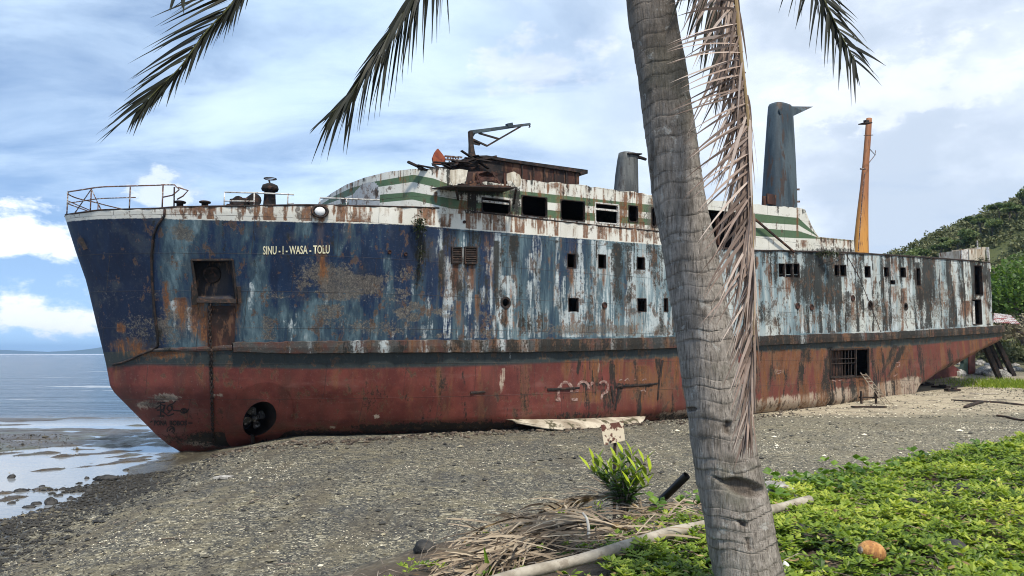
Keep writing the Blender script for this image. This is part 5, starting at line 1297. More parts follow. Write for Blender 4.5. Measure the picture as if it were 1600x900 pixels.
for i, p in enumerate(ctr):
    t_ = ctr[min(i + 1, len(ctr) - 1)] - ctr[max(i - 1, 0)]; t_ /= np.linalg.norm(t_)
    xx = np.cross(t_, [0, 1, 0]); xx /= np.linalg.norm(xx); yy_ = np.cross(xx, t_)
    for k in range(n):
        g = 2 * math.pi * k / n
        u = arc_[i] + .018 * math.sin(g * 1 + i * .01) + .012 * math.sin(2 * g + 1.3) + .008 * math.sin(5 * g + rings[0])
        j = np.searchsorted(rings, u) - 1; j = max(0, min(j, len(rings) - 2)); f = (u - rings[j]) / (rings[j + 1] - rings[j])
        strength = .55 + .45 * math.sin(j * 2.3)
        r = rad[i] * (1 + .026 * strength * (f - .55) + .016 * math.sin(3 * g + j) + .035 * (vnoise(g * 4, u * 9, 7) - .5) + .018 * (vnoise(g * 9, u * 26, 8) - .5))
        V_.append(p + r * (math.cos(g) * xx + math.sin(g) * yy_)); sc_.append(max(math.exp(-((1 - f) / .13) ** 2), .8 * math.exp(-(f / .06) ** 2)) * strength)
V_ = np.array(V_); X_, Y_ = proj(V_[:, 0], V_[:, 1], V_[:, 2])
tpx, tpy = X_, Y_
frontm = (V_[:, 1] < np.repeat(ctr[:, 1], n) + .02)
notch = np.zeros(len(V_))
lx = (tpx - 1163) / 36; ly = (tpy - 762 - .22 * (tpx - 1163)) / 15
nm_ = np.clip(1 - np.sqrt(lx ** 2 + ly ** 2), 0, 1) * frontm; notch = np.maximum(notch, np.clip(nm_ * 3.5, 0, 1))
for (x0, y0, rx, ry, sl) in [(1137, 757, 26, 3.5, .55), (1078, 640, 11, 4, -.1), (1137, 668, 6, 13, 0), (1160, 818, 9, 4.5, .6), (1018, 270, 3, 60, .12), (1170, 850, 3, 18, .5)]:
    nm_ = np.clip(1 - np.sqrt(((tpx - x0) / rx) ** 2 + ((tpy - y0 - sl * (tpx - x0)) / ry) ** 2), 0, 1) * frontm
    notch = np.maximum(notch, np.clip(nm_ * 2.5, 0, .8))
axis_c = np.repeat(ctr, n, 0); V_ = V_ + (axis_c - V_) * (notch * .20)[:, None]
idx = np.arange(len(V_)).reshape(-1, n)
Q = np.stack([idx[:-1], idx[1:], np.roll(idx, -1, 1)[1:], np.roll(idx, -1, 1)[:-1]], -1).reshape(-1, 4)
t = NT('palm bark'); P = t.pos()
f1 = t.noise(t.map(P, (34, 34, 4), (0, R(9), 0)), 1.6, 6, .7); f2 = t.noise(P, 6, 6, .65); f3 = t.noise(P, 90, 3, .6)
f4 = t.noise(t.map(P, (90, 90, 9), (0, R(9), 0)), 1.2, 4, .6)
bc = t.ramp(t.add(t.mul(f1, .55), t.mul(f2, .45)), [(.30, (.07, .062, .055)), (.44, (.19, .172, .152)), (.56, (.31, .285, .26)), (.72, (.47, .445, .41))])
bc = t.mix(t.rng(f4, .54, .64, 0, .7), bc, (.055, .045, .037))
bc = t.mix(t.mul(t.attr('scar'), t.rng(f2, .35, .65, .05, .75)), bc, (.10, .088, .076))
bc = t.mix(t.rng(t.noise(P, 2.2, 5, .6), .54, .66, 0, .5), bc, (.11, .115, .085))
bc = t.mix(t.rng(t.sep(P)[2], 3.6, 5.4, 0, .55), bc, (.085, .066, .048))
bc = t.mix(1.0, bc, (1.08, 1.03, .96), 'MULTIPLY')
bc = t.mix(t.rng(t.noise(P, 3.7, 7, .7), .53, .62, 0, .5), bc, (.09, .075, .06))
bc = t.mix(t.rng(t.noise(P, 11, 5, .7), .60, .66, 0, .45), bc, (.50, .49, .44))
bc = t.mix(t.mul(t.attr('notch'), .75), bc, t.mix(f1, (.018, .014, .012), (.15, .11, .08)))
M_bark = t.pbr(bc, .85, t.bump(t.add(t.add(t.mul(f1, 1.0), t.mul(f4, .7)), t.add(t.mul(f3, .25), t.mul(t.attr('scar'), -.5))), .8, .018), spec=.25)
base = ctr[-1].copy(); base[2] = gz(base[0], base[1])
palm = empty('palm_tree', (0, 0, 0), label='leaning coconut palm with a grey ringed trunk and drooping fronds in front of the ship', cat='palm tree')
np_mesh('trunk', V_, Q, M_bark, palm, dict(scar=sc_, notch=notch))
TOP = ctr[0]
M_frond = leaf_mat('dark palm leaf', (.010, .011, .006), (.022, .024, .011), (.065, .048, .026), .06, .6)  # near-black green paints in the backlit silhouette of the fronds
M_rachis = leaf_mat('olive palm stalk', (.05, .055, .018), (.13, .125, .04), (.20, .14, .035), 0, .55)
M_dead = leaf_mat('dead palm leaf', (.095, .064, .048), (.30, .215, .168), (.56, .45, .37), .08, .8, 1)
M_deadst = leaf_mat('dead palm stalk', (.10, .06, .02), (.24, .15, .05), (.35, .27, .16), 0, .7, 1)
def spline(pts, m):
    pts = np.array(pts, float); u = np.concatenate([[0], np.cumsum(np.linalg.norm(np.diff(pts, axis=0), axis=1))])
    P_ = np.concatenate([[2 * pts[0] - pts[1]], pts, [2 * pts[-1] - pts[-2]]]); out = []
    for s in np.linspace(0, u[-1] - 1e-6, m):
        i = int(np.searchsorted(u, s, side='right')) - 1; f = (s - u[i]) / (u[i + 1] - u[i]); a, b, c, d_ = P_[i:i + 4]
        out.append(.5 * ((2 * b) + (-a + c) * f + (2 * a - 5 * b + 4 * c - d_) * f * f + (-a + 3 * b - 3 * c + d_) * f ** 3))
    return np.array(out)
def frond(pxs, sides, n, r0, mats, seed, tone=(.1, .7), name='frond', from_top=True, rt=(.3, .8), parent=palm, tip=True):
    """pxs: (photo x, y, depth) along the midrib; sides: list of dicts describing each row of leaflets"""
    pts = [at_depth(*p) for p in pxs]
    if from_top: pts = [TOP + np.array([0, 0, -.05]), (TOP + pts[0]) / 2 + np.array([0, 0, .42])] + pts
    P_ = spline(pts, 140); mb = MB(); r_ = np.random.default_rng(seed)
    mb.tube(P_, list(np.linspace(r0, r0 * .16, len(P_))), 6, 1, a=list(np.repeat(np.linspace(rt[1], rt[0], len(P_)), 6)))
    for sd_ in sides:
        fs = np.linspace(sd_.get('f0', .12), 1, n)
        for f in fs:
            if r_.random() < sd_.get('drop', .04): continue
            i = min(int(f * (len(P_) - 1)), len(P_) - 2); p = P_[i]; tg = P_[i + 1] - P_[i]; tg /= np.linalg.norm(tg)
            L_ = np.interp(f, [0, .2, .55, .85, 1], sd_['len']) * r_.uniform(.82, 1.1)
            mixf = np.interp(f, [0, .7, 1], sd_.get('fwd', (.35, .55, 1.1)))
            fm = sd_.get('fm', .5); fb = max(0, (f - fm) / (1 - fm)); dirv = np.array(sd_['dir']) if f < fm or 'dir2' not in sd_ else np.array(sd_['dir']) * (1 - fb) + np.array(sd_['dir2']) * fb
            d_ = dirv + tg * mixf + r_.normal(size=3) * sd_.get('jit', .07)
            nr = np.array([.1, -1, .15]) + r_.normal(size=3) * sd_.get('roll', .45)
            strip(mb, p + r_.normal(size=3) * .004, d_, L_, sd_.get('w', .03) * r_.uniform(.7, 1.15), nr, sd_.get('g', .12) * r_.uniform(.4, 1.6), 6, r_.uniform(*tone), 0, (.5, 1, 1, .85, .6, .35, .05))
    return mb.build(name, mats, parent, attr='tone')
G_ = [M_frond, M_rachis]
frond([(560, -330, 5.2), (455, -140, 5.15), (372, -8, 5.1), (322, 50, 5.1), (283, 103, 5.1), (250, 136, 5.1), (226, 162, 5.1), (215, 174, 5.1)],
      [dict(dir=(-1, -.1, -.20), dir2=(-.85, 0, -.42), len=(.4, .80, .80, .66, .42), w=.020, g=.03, fwd=(.05, .12, .55), drop=.16, jit=.06), dict(dir=(.10, .3, -.9), dir2=(-.2, .2, -.8), len=(.3, .44, .38, .32, .24), w=.020, g=.08, fwd=(.7, 1.1, 1.0), drop=.06), dict(dir=(-.3, .3, -.6), dir2=(-.3, .2, -.6), len=(.3, .44, .38, .32, .22), w=.020, g=.08, fwd=(1.2, 1.6, 1.2))], 118, .020, G_, 1)
frond([(770, -330, 4.9), (700, -120, 4.85), (643, 0, 4.8), (604, 60, 4.8), (568, 117, 4.8), (545, 150, 4.8), (528, 168, 4.8), (517, 176, 4.8)],
      [dict(dir=(.10, .15, -1), dir2=(-.10, 0, -1), len=(.5, .72, .66, .54, .38), w=.018, g=.10, fwd=(.15, .2, .5), roll=.7, jit=.09), dict(dir=(-.35, .4, .15), dir2=(-.35, .3, -.05), len=(.3, .44, .38, .32, .26), w=.020, g=.04, fwd=(1.0, 1.2, 1.1)), dict(dir=(-.15, -.5, -.6), dir2=(-.2, -.3, -.8), len=(.4, .54, .48, .40, .28), w=.019, g=.10, fwd=(.5, .6, .6), jit=.09)], 120, .019, G_, 2)
frond([(1100, -400, 4.7), (1215, -180, 4.6), (1268, -40, 4.55), (1288, 0, 4.5), (1305, 36, 4.5), (1320, 66, 4.5), (1330, 84, 4.5), (1335, 94, 4.5)],
      [dict(dir=(-.62, .1, -.85), dir2=(-.10, 0, -1), len=(.4, .56, .50, .40, .32), w=.017, g=.04, fwd=(.0, .05, .25), drop=.08), dict(dir=(.75, .15, -.40), dir2=(.75, 0, -.15), len=(.4, .42, .38, .32, .26), w=.019, g=.09, fwd=(.7, .6, .5)), dict(dir=(.3, .5, -.3), dir2=(.2, .3, -.6), len=(.3, .36, .34, .3, .22), w=.019, g=.10, fwd=(1.1, .9, .7))], 96, .019, G_, 3)
frond([(640, -420, 4.4), (420, -200, 4.3), (300, -60, 4.25), (280, -22, 4.25)], [dict(dir=(-.5, 0, -.8), len=(.4, .6, .5, .3, .2), w=.03, g=.1), dict(dir=(.35, 0, -.8), len=(.4, .6, .5, .3, .2), w=.03, g=.1)], 60, .02, G_, 4)
D_ = [M_dead, M_deadst]
dead_px = [(1090, -330, 4.3), (1135, -120, 4.0), (1149, -10, 3.85), (1155, 60, 3.8), (1161, 110, 3.78), (1169, 190, 3.76), (1174, 300, 3.75), (1177, 430, 3.75), (1177, 540, 3.75), (1173, 640, 3.76), (1169, 672, 3.76)]
frond(dead_px, [dict(dir=(-1, -.15, .02), dir2=(-.55, -.1, -.75), len=(.4, .44, .44, .44, .24), w=.014, g=.045, fwd=(.0, .10, .8), f0=.30, drop=.10, jit=.10, roll=.6, fm=.60),
                dict(dir=(-.75, .25, -.62), dir2=(-.30, .1, -1), len=(.5, .52, .52, .46, .20), w=.016, g=.10, fwd=(.1, .4, .8), f0=.46, drop=.12, jit=.2, roll=.9),
                dict(dir=(-.45, .5, -.9), dir2=(-.22, -.2, -1), len=(.5, .46, .50, .44, .2), w=.015, g=.10, fwd=(.2, .6, .8), f0=.50, drop=.12, jit=.2, roll=.9),
                dict(dir=(-.34, .1, -1), dir2=(-.16, .2, -1), len=(.5, .42, .46, .40, .2), w=.015, g=.12, fwd=(.4, .8, .8), f0=.56, drop=.1, jit=.22, roll=.9),
                dict(dir=(.22, .3, -.9), dir2=(.02, .3, -1), len=(.4, .26, .22, .2, .1), w=.016, g=.2, fwd=(.3, .8, .8), f0=.42, drop=.55)],
      150, .021, D_, 5, (.1, 1), rt=(.9, .3))
dk_px = [(1050, -330, 4.6), (1085, -160, 4.4), (1108, -60, 4.3), (1122, 10, 4.25), (1130, 60, 4.22), (1132, 110, 4.2)]
frond(dk_px, [dict(dir=(-.40, .1, -.9), len=(.5, .72, .66, .5, .3), w=.026, g=.06, fwd=(.1, .2, .4), f0=.4, jit=.10), dict(dir=(-.15, .3, -1), len=(.5, .62, .56, .46, .3), w=.024, g=.06, fwd=(.1, .2, .4), f0=.4, jit=.10)], 46, .018, G_, 6, (.2, .9))
mb = MB(); mb.lathe((TOP[0], TOP[1], TOP[2] - .25), [(.16, 0), (.20, .12), (.22, .25), (.12, .42), (.01, .5)], 14); mb.build('crown', M_deadst, palm, smooth=True)

# ---- creeping ground cover on the bank
rg = np.random.default_rng(21)
def scatter_leaves(name, pts, nrm_up, nleaf, size, mats, label_kind, tone, mat, wf=.5, tilt=(.15, .9)):
    """rosettes of folded leaves at pts"""
    N = len(pts) * nleaf; P_ = np.repeat(pts, nleaf, 0); sz = np.repeat(size, nleaf) * rg.uniform(.65, 1.2, N)
    azm = np.tile(np.arange(nleaf) * 2.4, len(pts)) + np.repeat(rg.uniform(0, 6.28, len(pts)), nleaf) + rg.normal(size=N) * .3
    tl = rg.uniform(*tilt, N)
    d_ = np.stack([np.cos(azm) * np.cos(tl), np.sin(azm) * np.cos(tl), np.sin(tl)], 1)
    s_ = np.stack([-np.sin(azm), np.cos(azm), 0 * azm], 1); u_ = np.cross(s_, d_)
    L_ = sz[:, None]; w_ = (sz * wf * rg.uniform(.8, 1.2, N))[:, None] * .5
    st = P_ + d_ * L_ * .12
    v0 = st; v1 = st + d_ * L_ * .5 + s_ * w_ + u_ * L_ * .10; v2 = st + d_ * L_ - np.array([0, 0, 1]) * L_ * .18; v3 = st + d_ * L_ * .5 - s_ * w_ + u_ * L_ * .10; v4 = st + d_ * L_ * .55 - u_ * -.0
    V_ = np.stack([v0, v1, v4, v3, v2], 1).reshape(-1, 3); k = np.arange(N)[:, None] * 5
    T = np.concatenate([k + [0, 1, 2], k + [0, 2, 3], k + [1, 4, 2], k + [2, 4, 3]])
    return np_mesh(name, V_, T, mat, attrs=dict(tone=np.repeat(np.clip(np.repeat(tone, nleaf) + rg.normal(size=N) * .16, 0, 1), 5)), smooth=False, kind=label_kind)
M_cover = leaf_mat('creeper leaf', (.055, .115, .014), (.24, .34, .030), (.52, .57, .085), .42, .42)
pts = []; cand = 72000
Yc = 3.6 + 13.5 * rg.random(cand) ** 1.25; Xc = rg.uniform(-.42, 1.15, cand) * Yc
e_ = edge_dist(Xc, Yc)
dens = fbm(Xc * .9, Yc * .9, 101, 4) + .25 * sstep(1.5, -.2, e_) * (Xc > 2.4)
ppx, ppy = proj(Xc, Yc, 1.5)
left = np.where(ppx > 1205, 1.0, sstep(-4, 14, ppy - np.interp(ppx, [800, 960, 1100, 1266], [906, 872, 832, 789])) * sstep(930, 1010, ppx) + .05)               # thins out towards the dead fronds
ok = (e_ > -.55 * (Xc > 2.3) + .05 * (Xc <= 2.3)) & (rg.random(cand) < sstep(.24, .37, dens) * (.22 + .78 * sstep(.36, .47, fbm(Xc * 3.2, Yc * 3.2, 111, 3))) * np.clip(left, .02, 1) * np.clip(1.25 - Yc * .03, .4, 1))
Xc, Yc, dens = Xc[ok], Yc[ok], dens[ok]
hum = fbm(Xc * 2.1, Yc * 2.1, 105, 3)
Zc = H(Xc, Yc) + .02 + rg.random(len(Xc)) ** 1.5 * (.05 + .22 * hum * hum)
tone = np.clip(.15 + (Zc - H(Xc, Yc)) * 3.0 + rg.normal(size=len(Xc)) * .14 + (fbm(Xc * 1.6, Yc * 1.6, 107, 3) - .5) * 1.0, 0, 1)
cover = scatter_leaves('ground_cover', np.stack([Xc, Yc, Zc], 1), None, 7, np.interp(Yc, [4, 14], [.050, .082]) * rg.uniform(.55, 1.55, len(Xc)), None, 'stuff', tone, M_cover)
Xd, Yd = Xc[::9], Yc[::9]; scatter_leaves('fallen_leaves', np.stack([Xd + rg.normal(size=len(Xd)) * .1, Yd, H(Xd, Yd) + rg.uniform(.02, .16, len(Xd))], 1), None, 1, np.full(len(Xd), .07), None, 'stuff', rg.random(len(Xd)), leaf_mat('withered leaf', (.05, .03, .018), (.16, .10, .045), (.34, .24, .10), .1, .8, 1), .5, (-.2, .5))
# rounder, taller leaves along the crest
M_vine = leaf_mat('round vine leaf', (.05, .11, .015), (.13, .24, .025), (.22, .34, .05), .4, .4)
pv = []
for (x, y, n_) in [(1178, 792, 16), (1150, 798, 8), (1200, 786, 22), (1225, 770, 24), (1250, 764, 22), (1280, 757, 18), (1300, 765, 12), (1330, 745, 16), (1390, 738, 14), (1440, 722, 12), (1530, 708, 14), (1100, 800, 12), (1060, 806, 8), (1375, 752, 10)]:
    g0 = ground_hit(x, y + 8)
    for _ in range(n_): pv.append(g0 + [rg.normal() * .16, rg.normal() * .16, .05 + rg.random() * .16])
pv = np.array(pv); scatter_leaves('vine_leaves', pv, None, 3, np.full(len(pv), .10), None, 'stuff', rg.random(len(pv)), M_vine, .95, (.2, 1.1))
# dry stems and litter among the leaves
M_twig = simple('dry grey twig', (.10, .075, .055), (.30, .25, .20), 12, .85)
mb = MB()
for _ in range(900):
    Yv = rg.uniform(4.2, 9); Xv = rg.uniform(-.35, .8) * Yv
    if float(edge_dist(np.array([Xv]), np.array([Yv]))[0]) < -.2: continue
    a = rg.uniform(0, 6.28); L_ = rg.uniform(.08, .35); z = gz(Xv, Yv) + rg.uniform(.01, .10)
    mb.tube([(Xv, Yv, z), (Xv + L_ * math.cos(a) * .5, Yv + L_ * math.sin(a) * .5, z + rg.uniform(0, .06)), (Xv + L_ * math.cos(a), Yv + L_ * math.sin(a), z + rg.uniform(-.02, .03))], rg.uniform(.0015, .004), 4, cap=False)
mb.build('leaf_litter', M_twig, kind='stuff')

# ---- fallen fronds heaped at the crest
DH_ = [leaf_mat('straw brown palm leaf', (.075, .052, .034), (.235, .175, .115), (.45, .365, .255), .08, .8, 1), M_deadst]
def heap_frond(pxs, hs, n, spread, seed, w=.022, L=(.35, .6), tone=(.1, 1), lab=None):
    pts = []
    for (x, y), h_ in zip(pxs, hs):
        g0 = ground_hit(x, y); pts.append(g0 + [0, 0, h_])
    P_ = spline(pts, 70); mb = MB(); r_ = np.random.default_rng(seed)
    mb.tube(P_, list(np.linspace(.020, .006, 70)), 6, 1, a=list(np.repeat(r_.uniform(.3, 1, 70), 6)))
    for f in np.linspace(.04, 1, n):
        for sgn in (-1, 1):
            i = min(int(f * 69), 68); p = P_[i]; tg = P_[i + 1] - p; tg /= np.linalg.norm(tg)
            sd_ = np.cross(tg, [0, 0, 1]); sd_ /= np.linalg.norm(sd_)
            d_ = sd_ * sgn * r_.uniform(.25, 1) * spread + tg * r_.uniform(.6, 1.2) + np.array([0, 0, r_.uniform(.0, .35)])
            strip(mb, p, d_, r_.uniform(*L), w * r_.uniform(.6, 1.2), np.array([0, -.4, 1]) + r_.normal(size=3) * .6, r_.uniform(.05, .22), 5, r_.uniform(*tone), 0)
    return mb.build('fallen_frond', DH_, attr='tone', label=lab, cat='palm frond', group='dead palm fronds heaped at the top of the bank')
heap_frond([(1010, 820), (960, 812), (905, 820), (830, 842), (770, 862)], [.10, .22, .22, .14, .06], 60, .35, 1, .024, (.4, .65), lab='grey brown fallen palm frond lying highest on the heap beside the green shrub')
heap_frond([(925, 806), (860, 818), (800, 828), (740, 850), (715, 868)], [.18, .14, .10, .08, .05], 60, .55, 2, .018, (.3, .5), lab='dead palm frond on the beach side of the heap, its tip reaching furthest left')
heap_frond([(980, 850), (915, 848), (850, 862), (790, 884), (740, 905)], [.12, .16, .14, .1, .05], 64, .5, 3, .024, (.4, .7), lab='dead palm frond lying just behind the grey fallen pole')
heap_frond([(1160, 800), (1110, 798), (1060, 806), (1000, 826), (960, 850)], [.05, .08, .1, .1, .05], 50, .7, 4, .016, (.35, .6), lab='shredded dead palm frond between the green shrub and the palm trunk')
heap_frond([(860, 850), (800, 872), (720, 885), (715, 898)], [.10, .10, .08, .05], 56, .6, 5, .016, (.3, .45), lab='dead palm frond lowest on the heap at the foot of the picture')
mb = MB()
for _ in range(420):
    x, y = rg.uniform(735, 1120), 0; y = np.interp(x, [660, 780, 920, 1120], [885, 835, 812, 806]) + rg.uniform(0, 70)
    if y > 900: y = 900
    g0 = ground_hit(x, y); a = rg.normal() * .5 + (2.6 if rg.random() < .7 else .6); L_ = rg.uniform(.15, .5)
    p = g0 + [0, 0, rg.uniform(.02, .16)]; q_ = p + np.array([math.cos(a) * L_, math.sin(a) * L_ * .6 - .1, rg.uniform(-.12, .10)])
    strip(mb, p, q_ - p, L_, rg.uniform(.006, .02), np.array([0, -.6, 1]) + rg.normal(size=3) * .5, .05, 4, rg.random())
mb.build('frond_litter', DH_, attr='tone', kind='stuff')
mb = MB()
for (x0, y0, x1, y1) in [(695, 875, 741, 762), (722, 860, 745, 802), (650, 890, 672, 838), (676, 860, 680, 815), (786, 818, 810, 768), (792, 822, 830, 790), (806, 818, 850, 764), (762, 838, 768, 810), (690, 880, 706, 818), (745, 845, 747, 828), (812, 822, 826, 780), (798, 826, 822, 782), (840, 812, 852, 778), (660, 895, 690, 850), (1145 - 60, 800, 1092, 772), (784, 826, 793, 788), (818, 826, 838, 800)]:
    g0 = ground_hit(x0, y0); q_ = at_depth(x1, y1, g0[1] + rg.uniform(-.1, .15)); m_ = (g0 + q_) / 2 + [rg.normal() * .02, 0, .01]
    mb.tube([g0 - [0, 0, .05], m_, q_], [.0032, .0026, .0014], 4)
mb.build('dry_grass', M_twig, kind='stuff')

# ---- fallen pole, white curved stick, black pipe
def pole(name, pxs, r, mat, lift=.0, n=10, **k):
    pts = [ground_hit(x, y) + [0, 0, lift] for x, y in pxs]; P_ = spline(pts, 30)
    rr_ = np.interp(np.linspace(0, 1, 30), np.linspace(0, 1, len(r)), r) * (1 + .06 * np.sin(np.arange(30) * 1.3))
    mb = MB(); mb.tube(P_, list(rr_), n); return mb.build(name, mat, smooth=True, **k)
M_drift = simple('sun bleached wood', (.24, .205, .155), (.38, .335, .265), 5, .8, False, .5, .01, (.25, .21, .16))
pole('fallen_pole', [(1266, 806), (1225, 818), (1160, 837), (1100, 852), (1030, 870), (960, 895), (880, 918), (800, 938), (740, 958)], [.044, .043, .041, .043, .040, .036], M_drift, .15, 12, label='long pale bare pole lying across the bank behind the palm trunk', cat='pole')
def free_tube(name, pxd, r, mat, **k):
    P_ = spline([at_depth(*p) for p in pxd], 24); mb = MB(); mb.tube(P_, list(np.interp(np.linspace(0, 1, 24), np.linspace(0, 1, len(r)), r)), 8); return mb.build(name, mat, smooth=True, **k)
g0 = ground_hit(918, 862); Yh = g0[1]
free_tube('curved_stick', [(906, 876, Yh), (918, 852, Yh - .05), (920, 830, Yh - .05), (917, 811, Yh), (911, 802, Yh + .1)], [.008, .012, .012, .009], simple('pale frond stem', (.45, .40, .32), (.62, .57, .48), 8, .7), label='thin white curved stem standing out of the dead fronds', cat='stick')
g0 = ground_hit(640, 893)
pole('grey_branch', [(655, 893), (690, 888), (712, 878), (730, 890), (770, 896)], [.014, .02, .022, .016], M_drift, .05, 8, label='grey forked dead branch at the lower left end of the frond heap', cat='branch')
g0 = ground_hit(1008, 806); g1 = at_depth(1073, 743, g0[1] - .35)
mb = MB(); dv_ = (g1 - g0) / np.linalg.norm(g1 - g0); mb.tube([g0 - dv_ * .2, g0, g1], [.040, .040, .040], 14, cap=False); mb.tube([g1, g0 - dv_ * .2], [.033, .033], 14, cap=False)
mb.add([g1 + np.array([0, 0, 0])], []) ; mb.build('black_pipe', simple('black plastic pipe', (.006, .006, .007), (.014, .014, .015), 6, .35), smooth=True, label='black plastic pipe sticking up at a slant beside the shrub', cat='pipe')

# ---- shrub, seedlings
M_shrub = leaf_mat('glossy shrub leaf', (.022, .055, .014), (.060, .125, .022), (.46, .56, .030), .30, .30)
def broad(mb, p, d_, L_, wd, tone, droop=.2, seed=0):
    d_ = np.array(d_, float); d_ /= np.linalg.norm(d_); up = np.array([0, 0, 1.0]); s_ = np.cross(d_, up); s_ /= np.linalg.norm(s_) + 1e-9; u_ = np.cross(s_, d_)
    vs = []; prof = [.10, .62, 1, .95, .6, .04]; n = len(prof)
    for k, w_ in enumerate(prof):
        h_ = wd * w_ / 2; vs += [p - s_ * h_ + u_ * h_ * .35, p, p + s_ * h_ + u_ * h_ * .35]
        p = p + d_ * L_ / (n - 1); d_ = d_ - np.array([0, 0, droop / n]); d_ /= np.linalg.norm(d_)
    mb.add(vs, [(3 * i + j, 3 * i + j + 1, 3 * i + j + 4, 3 * i + j + 3) for i in range(n - 1) for j in (0, 1)], 0, tone)
def shrub(name, base_px, tips, seed, leaf, label, cat, bright=.78, per=15, parent_mats=None):
    g0 = ground_hit(*base_px); r_ = np.random.default_rng(seed); root = empty(name, g0, label=label, cat=cat)
    mb = MB(); lf = MB()
    for (x, y, dy) in tips:
        tip_ = at_depth(x, y, g0[1] + dy); m_ = (g0 + tip_) / 2 + np.array([(g0[0] - tip_[0]) * .2, 0, .05])
        P_ = spline([g0 - [0, 0, .06], m_, tip_], 24) - g0
        mb.tube(P_, list(np.linspace(.010, .004, 24)), 6)
        for k in range(per):
            f = .40 + .60 * k / (per - 1); p = P_[min(int(f * 23), 23)]; a = k * 2.4 + r_.uniform(0, .5); el_ = np.interp(f, [.2, .8, 1], [.0, .5, 1.15]) + r_.normal() * .15
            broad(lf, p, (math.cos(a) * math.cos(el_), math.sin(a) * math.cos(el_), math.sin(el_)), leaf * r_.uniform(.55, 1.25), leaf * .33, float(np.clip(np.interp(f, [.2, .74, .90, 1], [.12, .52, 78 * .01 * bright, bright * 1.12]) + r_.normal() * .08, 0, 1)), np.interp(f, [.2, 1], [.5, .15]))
    mb.build('stems', M_twig, root, smooth=True); lf.build('foliage', M_shrub, root, smooth=True, attr='tone'); return root
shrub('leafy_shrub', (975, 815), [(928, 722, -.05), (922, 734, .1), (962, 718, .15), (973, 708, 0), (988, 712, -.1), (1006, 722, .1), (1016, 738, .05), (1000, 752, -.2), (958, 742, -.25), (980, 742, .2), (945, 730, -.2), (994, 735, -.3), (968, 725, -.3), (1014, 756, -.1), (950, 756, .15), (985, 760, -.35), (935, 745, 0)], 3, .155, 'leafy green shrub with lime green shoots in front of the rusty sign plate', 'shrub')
shrub('seedling', (937, 803), [(928, 788, 0), (945, 786, .05), (938, 794, -.1)], 4, .13, 'small lime green seedling left of the foot of the shrub', 'seedling', 1.0, 6)
shrub('bank_weed', (1110, 806), [(1098, 792, 0), (1112, 788, .1), (1124, 794, 0)], 6, .09, 'small green weed beside the palm trunk above the fallen pole', 'weed', .8, 8)
g0 = ground_hit(778, 899); rt_ = empty('spiky_seedling', g0, label='spiky seedling with upright yellow green blades at the foot of the frond heap', cat='seedling')
for (x, y, bx, wd) in [(756, 853, 768, .055), (806, 882, 792, .045), (744, 884, 760, .03)]:
    mb = MB(); tp = at_depth(x, y, g0[1] - .1) - g0; b0 = at_depth(bx, 905, g0[1]) - g0; vs = []
    for k in range(13):
        f = k / 12; p = b0 * (1 - f) + tp * f + np.array([0, -.05 * math.sin(f * 3.1), 0]); h_ = wd / 2 * (1 - f) ** .7 * (1 + .16 * (k % 2)); vs += [p - [h_, 0, 0], p + [0, .012, 0], p + [h_, 0, 0]]
    mb.add(vs, [(3 * i + j, 3 * i + j + 1, 3 * i + j + 4, 3 * i + j + 3) for i in range(12) for j in (0, 1)], 0, .75); mb.build('blade', M_vine, rt_, attr='tone')

# ---- rusty sign plate on its post
t = NT('rusted sign paint'); o_ = t.obj()
M_sign = t.pbr(t.mix(t.rng(t.add(t.noise(o_, 9, 5, .6), t.mul(t.noise(o_, 30, 3), .12)), .53, .585), (.74, .62, .44), (.13, .045, .028)), .7, t.bump(t.noise(o_, 12, 5), .5, .01))
YS = 9.6; cs_ = [np.array(at_depth(x, y, YS)) for x, y in [(939, 664), (974, 658.5), (976.5, 688), (944, 696)]]; ctr_ = np.mean(cs_, 0)
sg = empty('rusty_sign', (ctr_[0], YS + .05, gz(ctr_[0], YS)), label='small square rust eaten cream sign plate on a post behind the shrub', cat='sign')
o0 = np.array(sg.location)
mb = MB(); mb.prism([p - o0 for p in cs_], (0, .012, 0)); mb.build('plate', M_sign, sg)
mb = MB(); b0 = np.array([0, 0, -.1]); mb.tube([b0, ctr_ + [0.03, .05, .1] - o0], [.022, .020], 8); mb.build('post', M_dark, sg)
mb = MB(); bo = at_depth(954, 690, YS - .012) - o0; mb.lathe((0, 0, 0), [(.018, 0), (.016, .012), (.004, .014)], 8); q_ = mb.build('bolt', M_dark, sg); q_.location = bo; q_.rotation_euler = (R(90), 0, 0)

# ---- coconut, stones
def lump(name, c, r, seed, mat, rough=.25, sub=3, parent=None, **k):
    bm = __import__('bmesh').new(); __import__('bmesh').ops.create_icosphere(bm, subdivisions=sub, radius=1)
    r_ = np.random.default_rng(seed); ph = r_.uniform(0, 20, 3)
    pv_ = np.array([v.co[:] for v in bm.verts]); nn = fbm(pv_[:, 0] * 1.3 + ph[0] + pv_[:, 2] * .7, pv_[:, 1] * 1.3 + ph[1] - pv_[:, 2] * .9, seed, 3) - .5
    for v, p, q0 in zip(bm.verts, pv_, nn): v.co = Vector(p * (1 + rough * 2 * q0) * np.array(r))
    me = bpy.data.meshes.new(name); bm.to_mesh(me); bm.free(); me.polygons.foreach_set('use_smooth', [True] * len(me.polygons)); me.materials.append(mat)
    o = link(name, me, parent, **k); o.location = c; return o
g0 = ground_hit(1364, 902); M_coco = simple('orange brown coconut husk', (.34, .15, .045), (.52, .27, .09), 26, .8, True, .6, .008, (.24, .11, .045), stretch=.25)
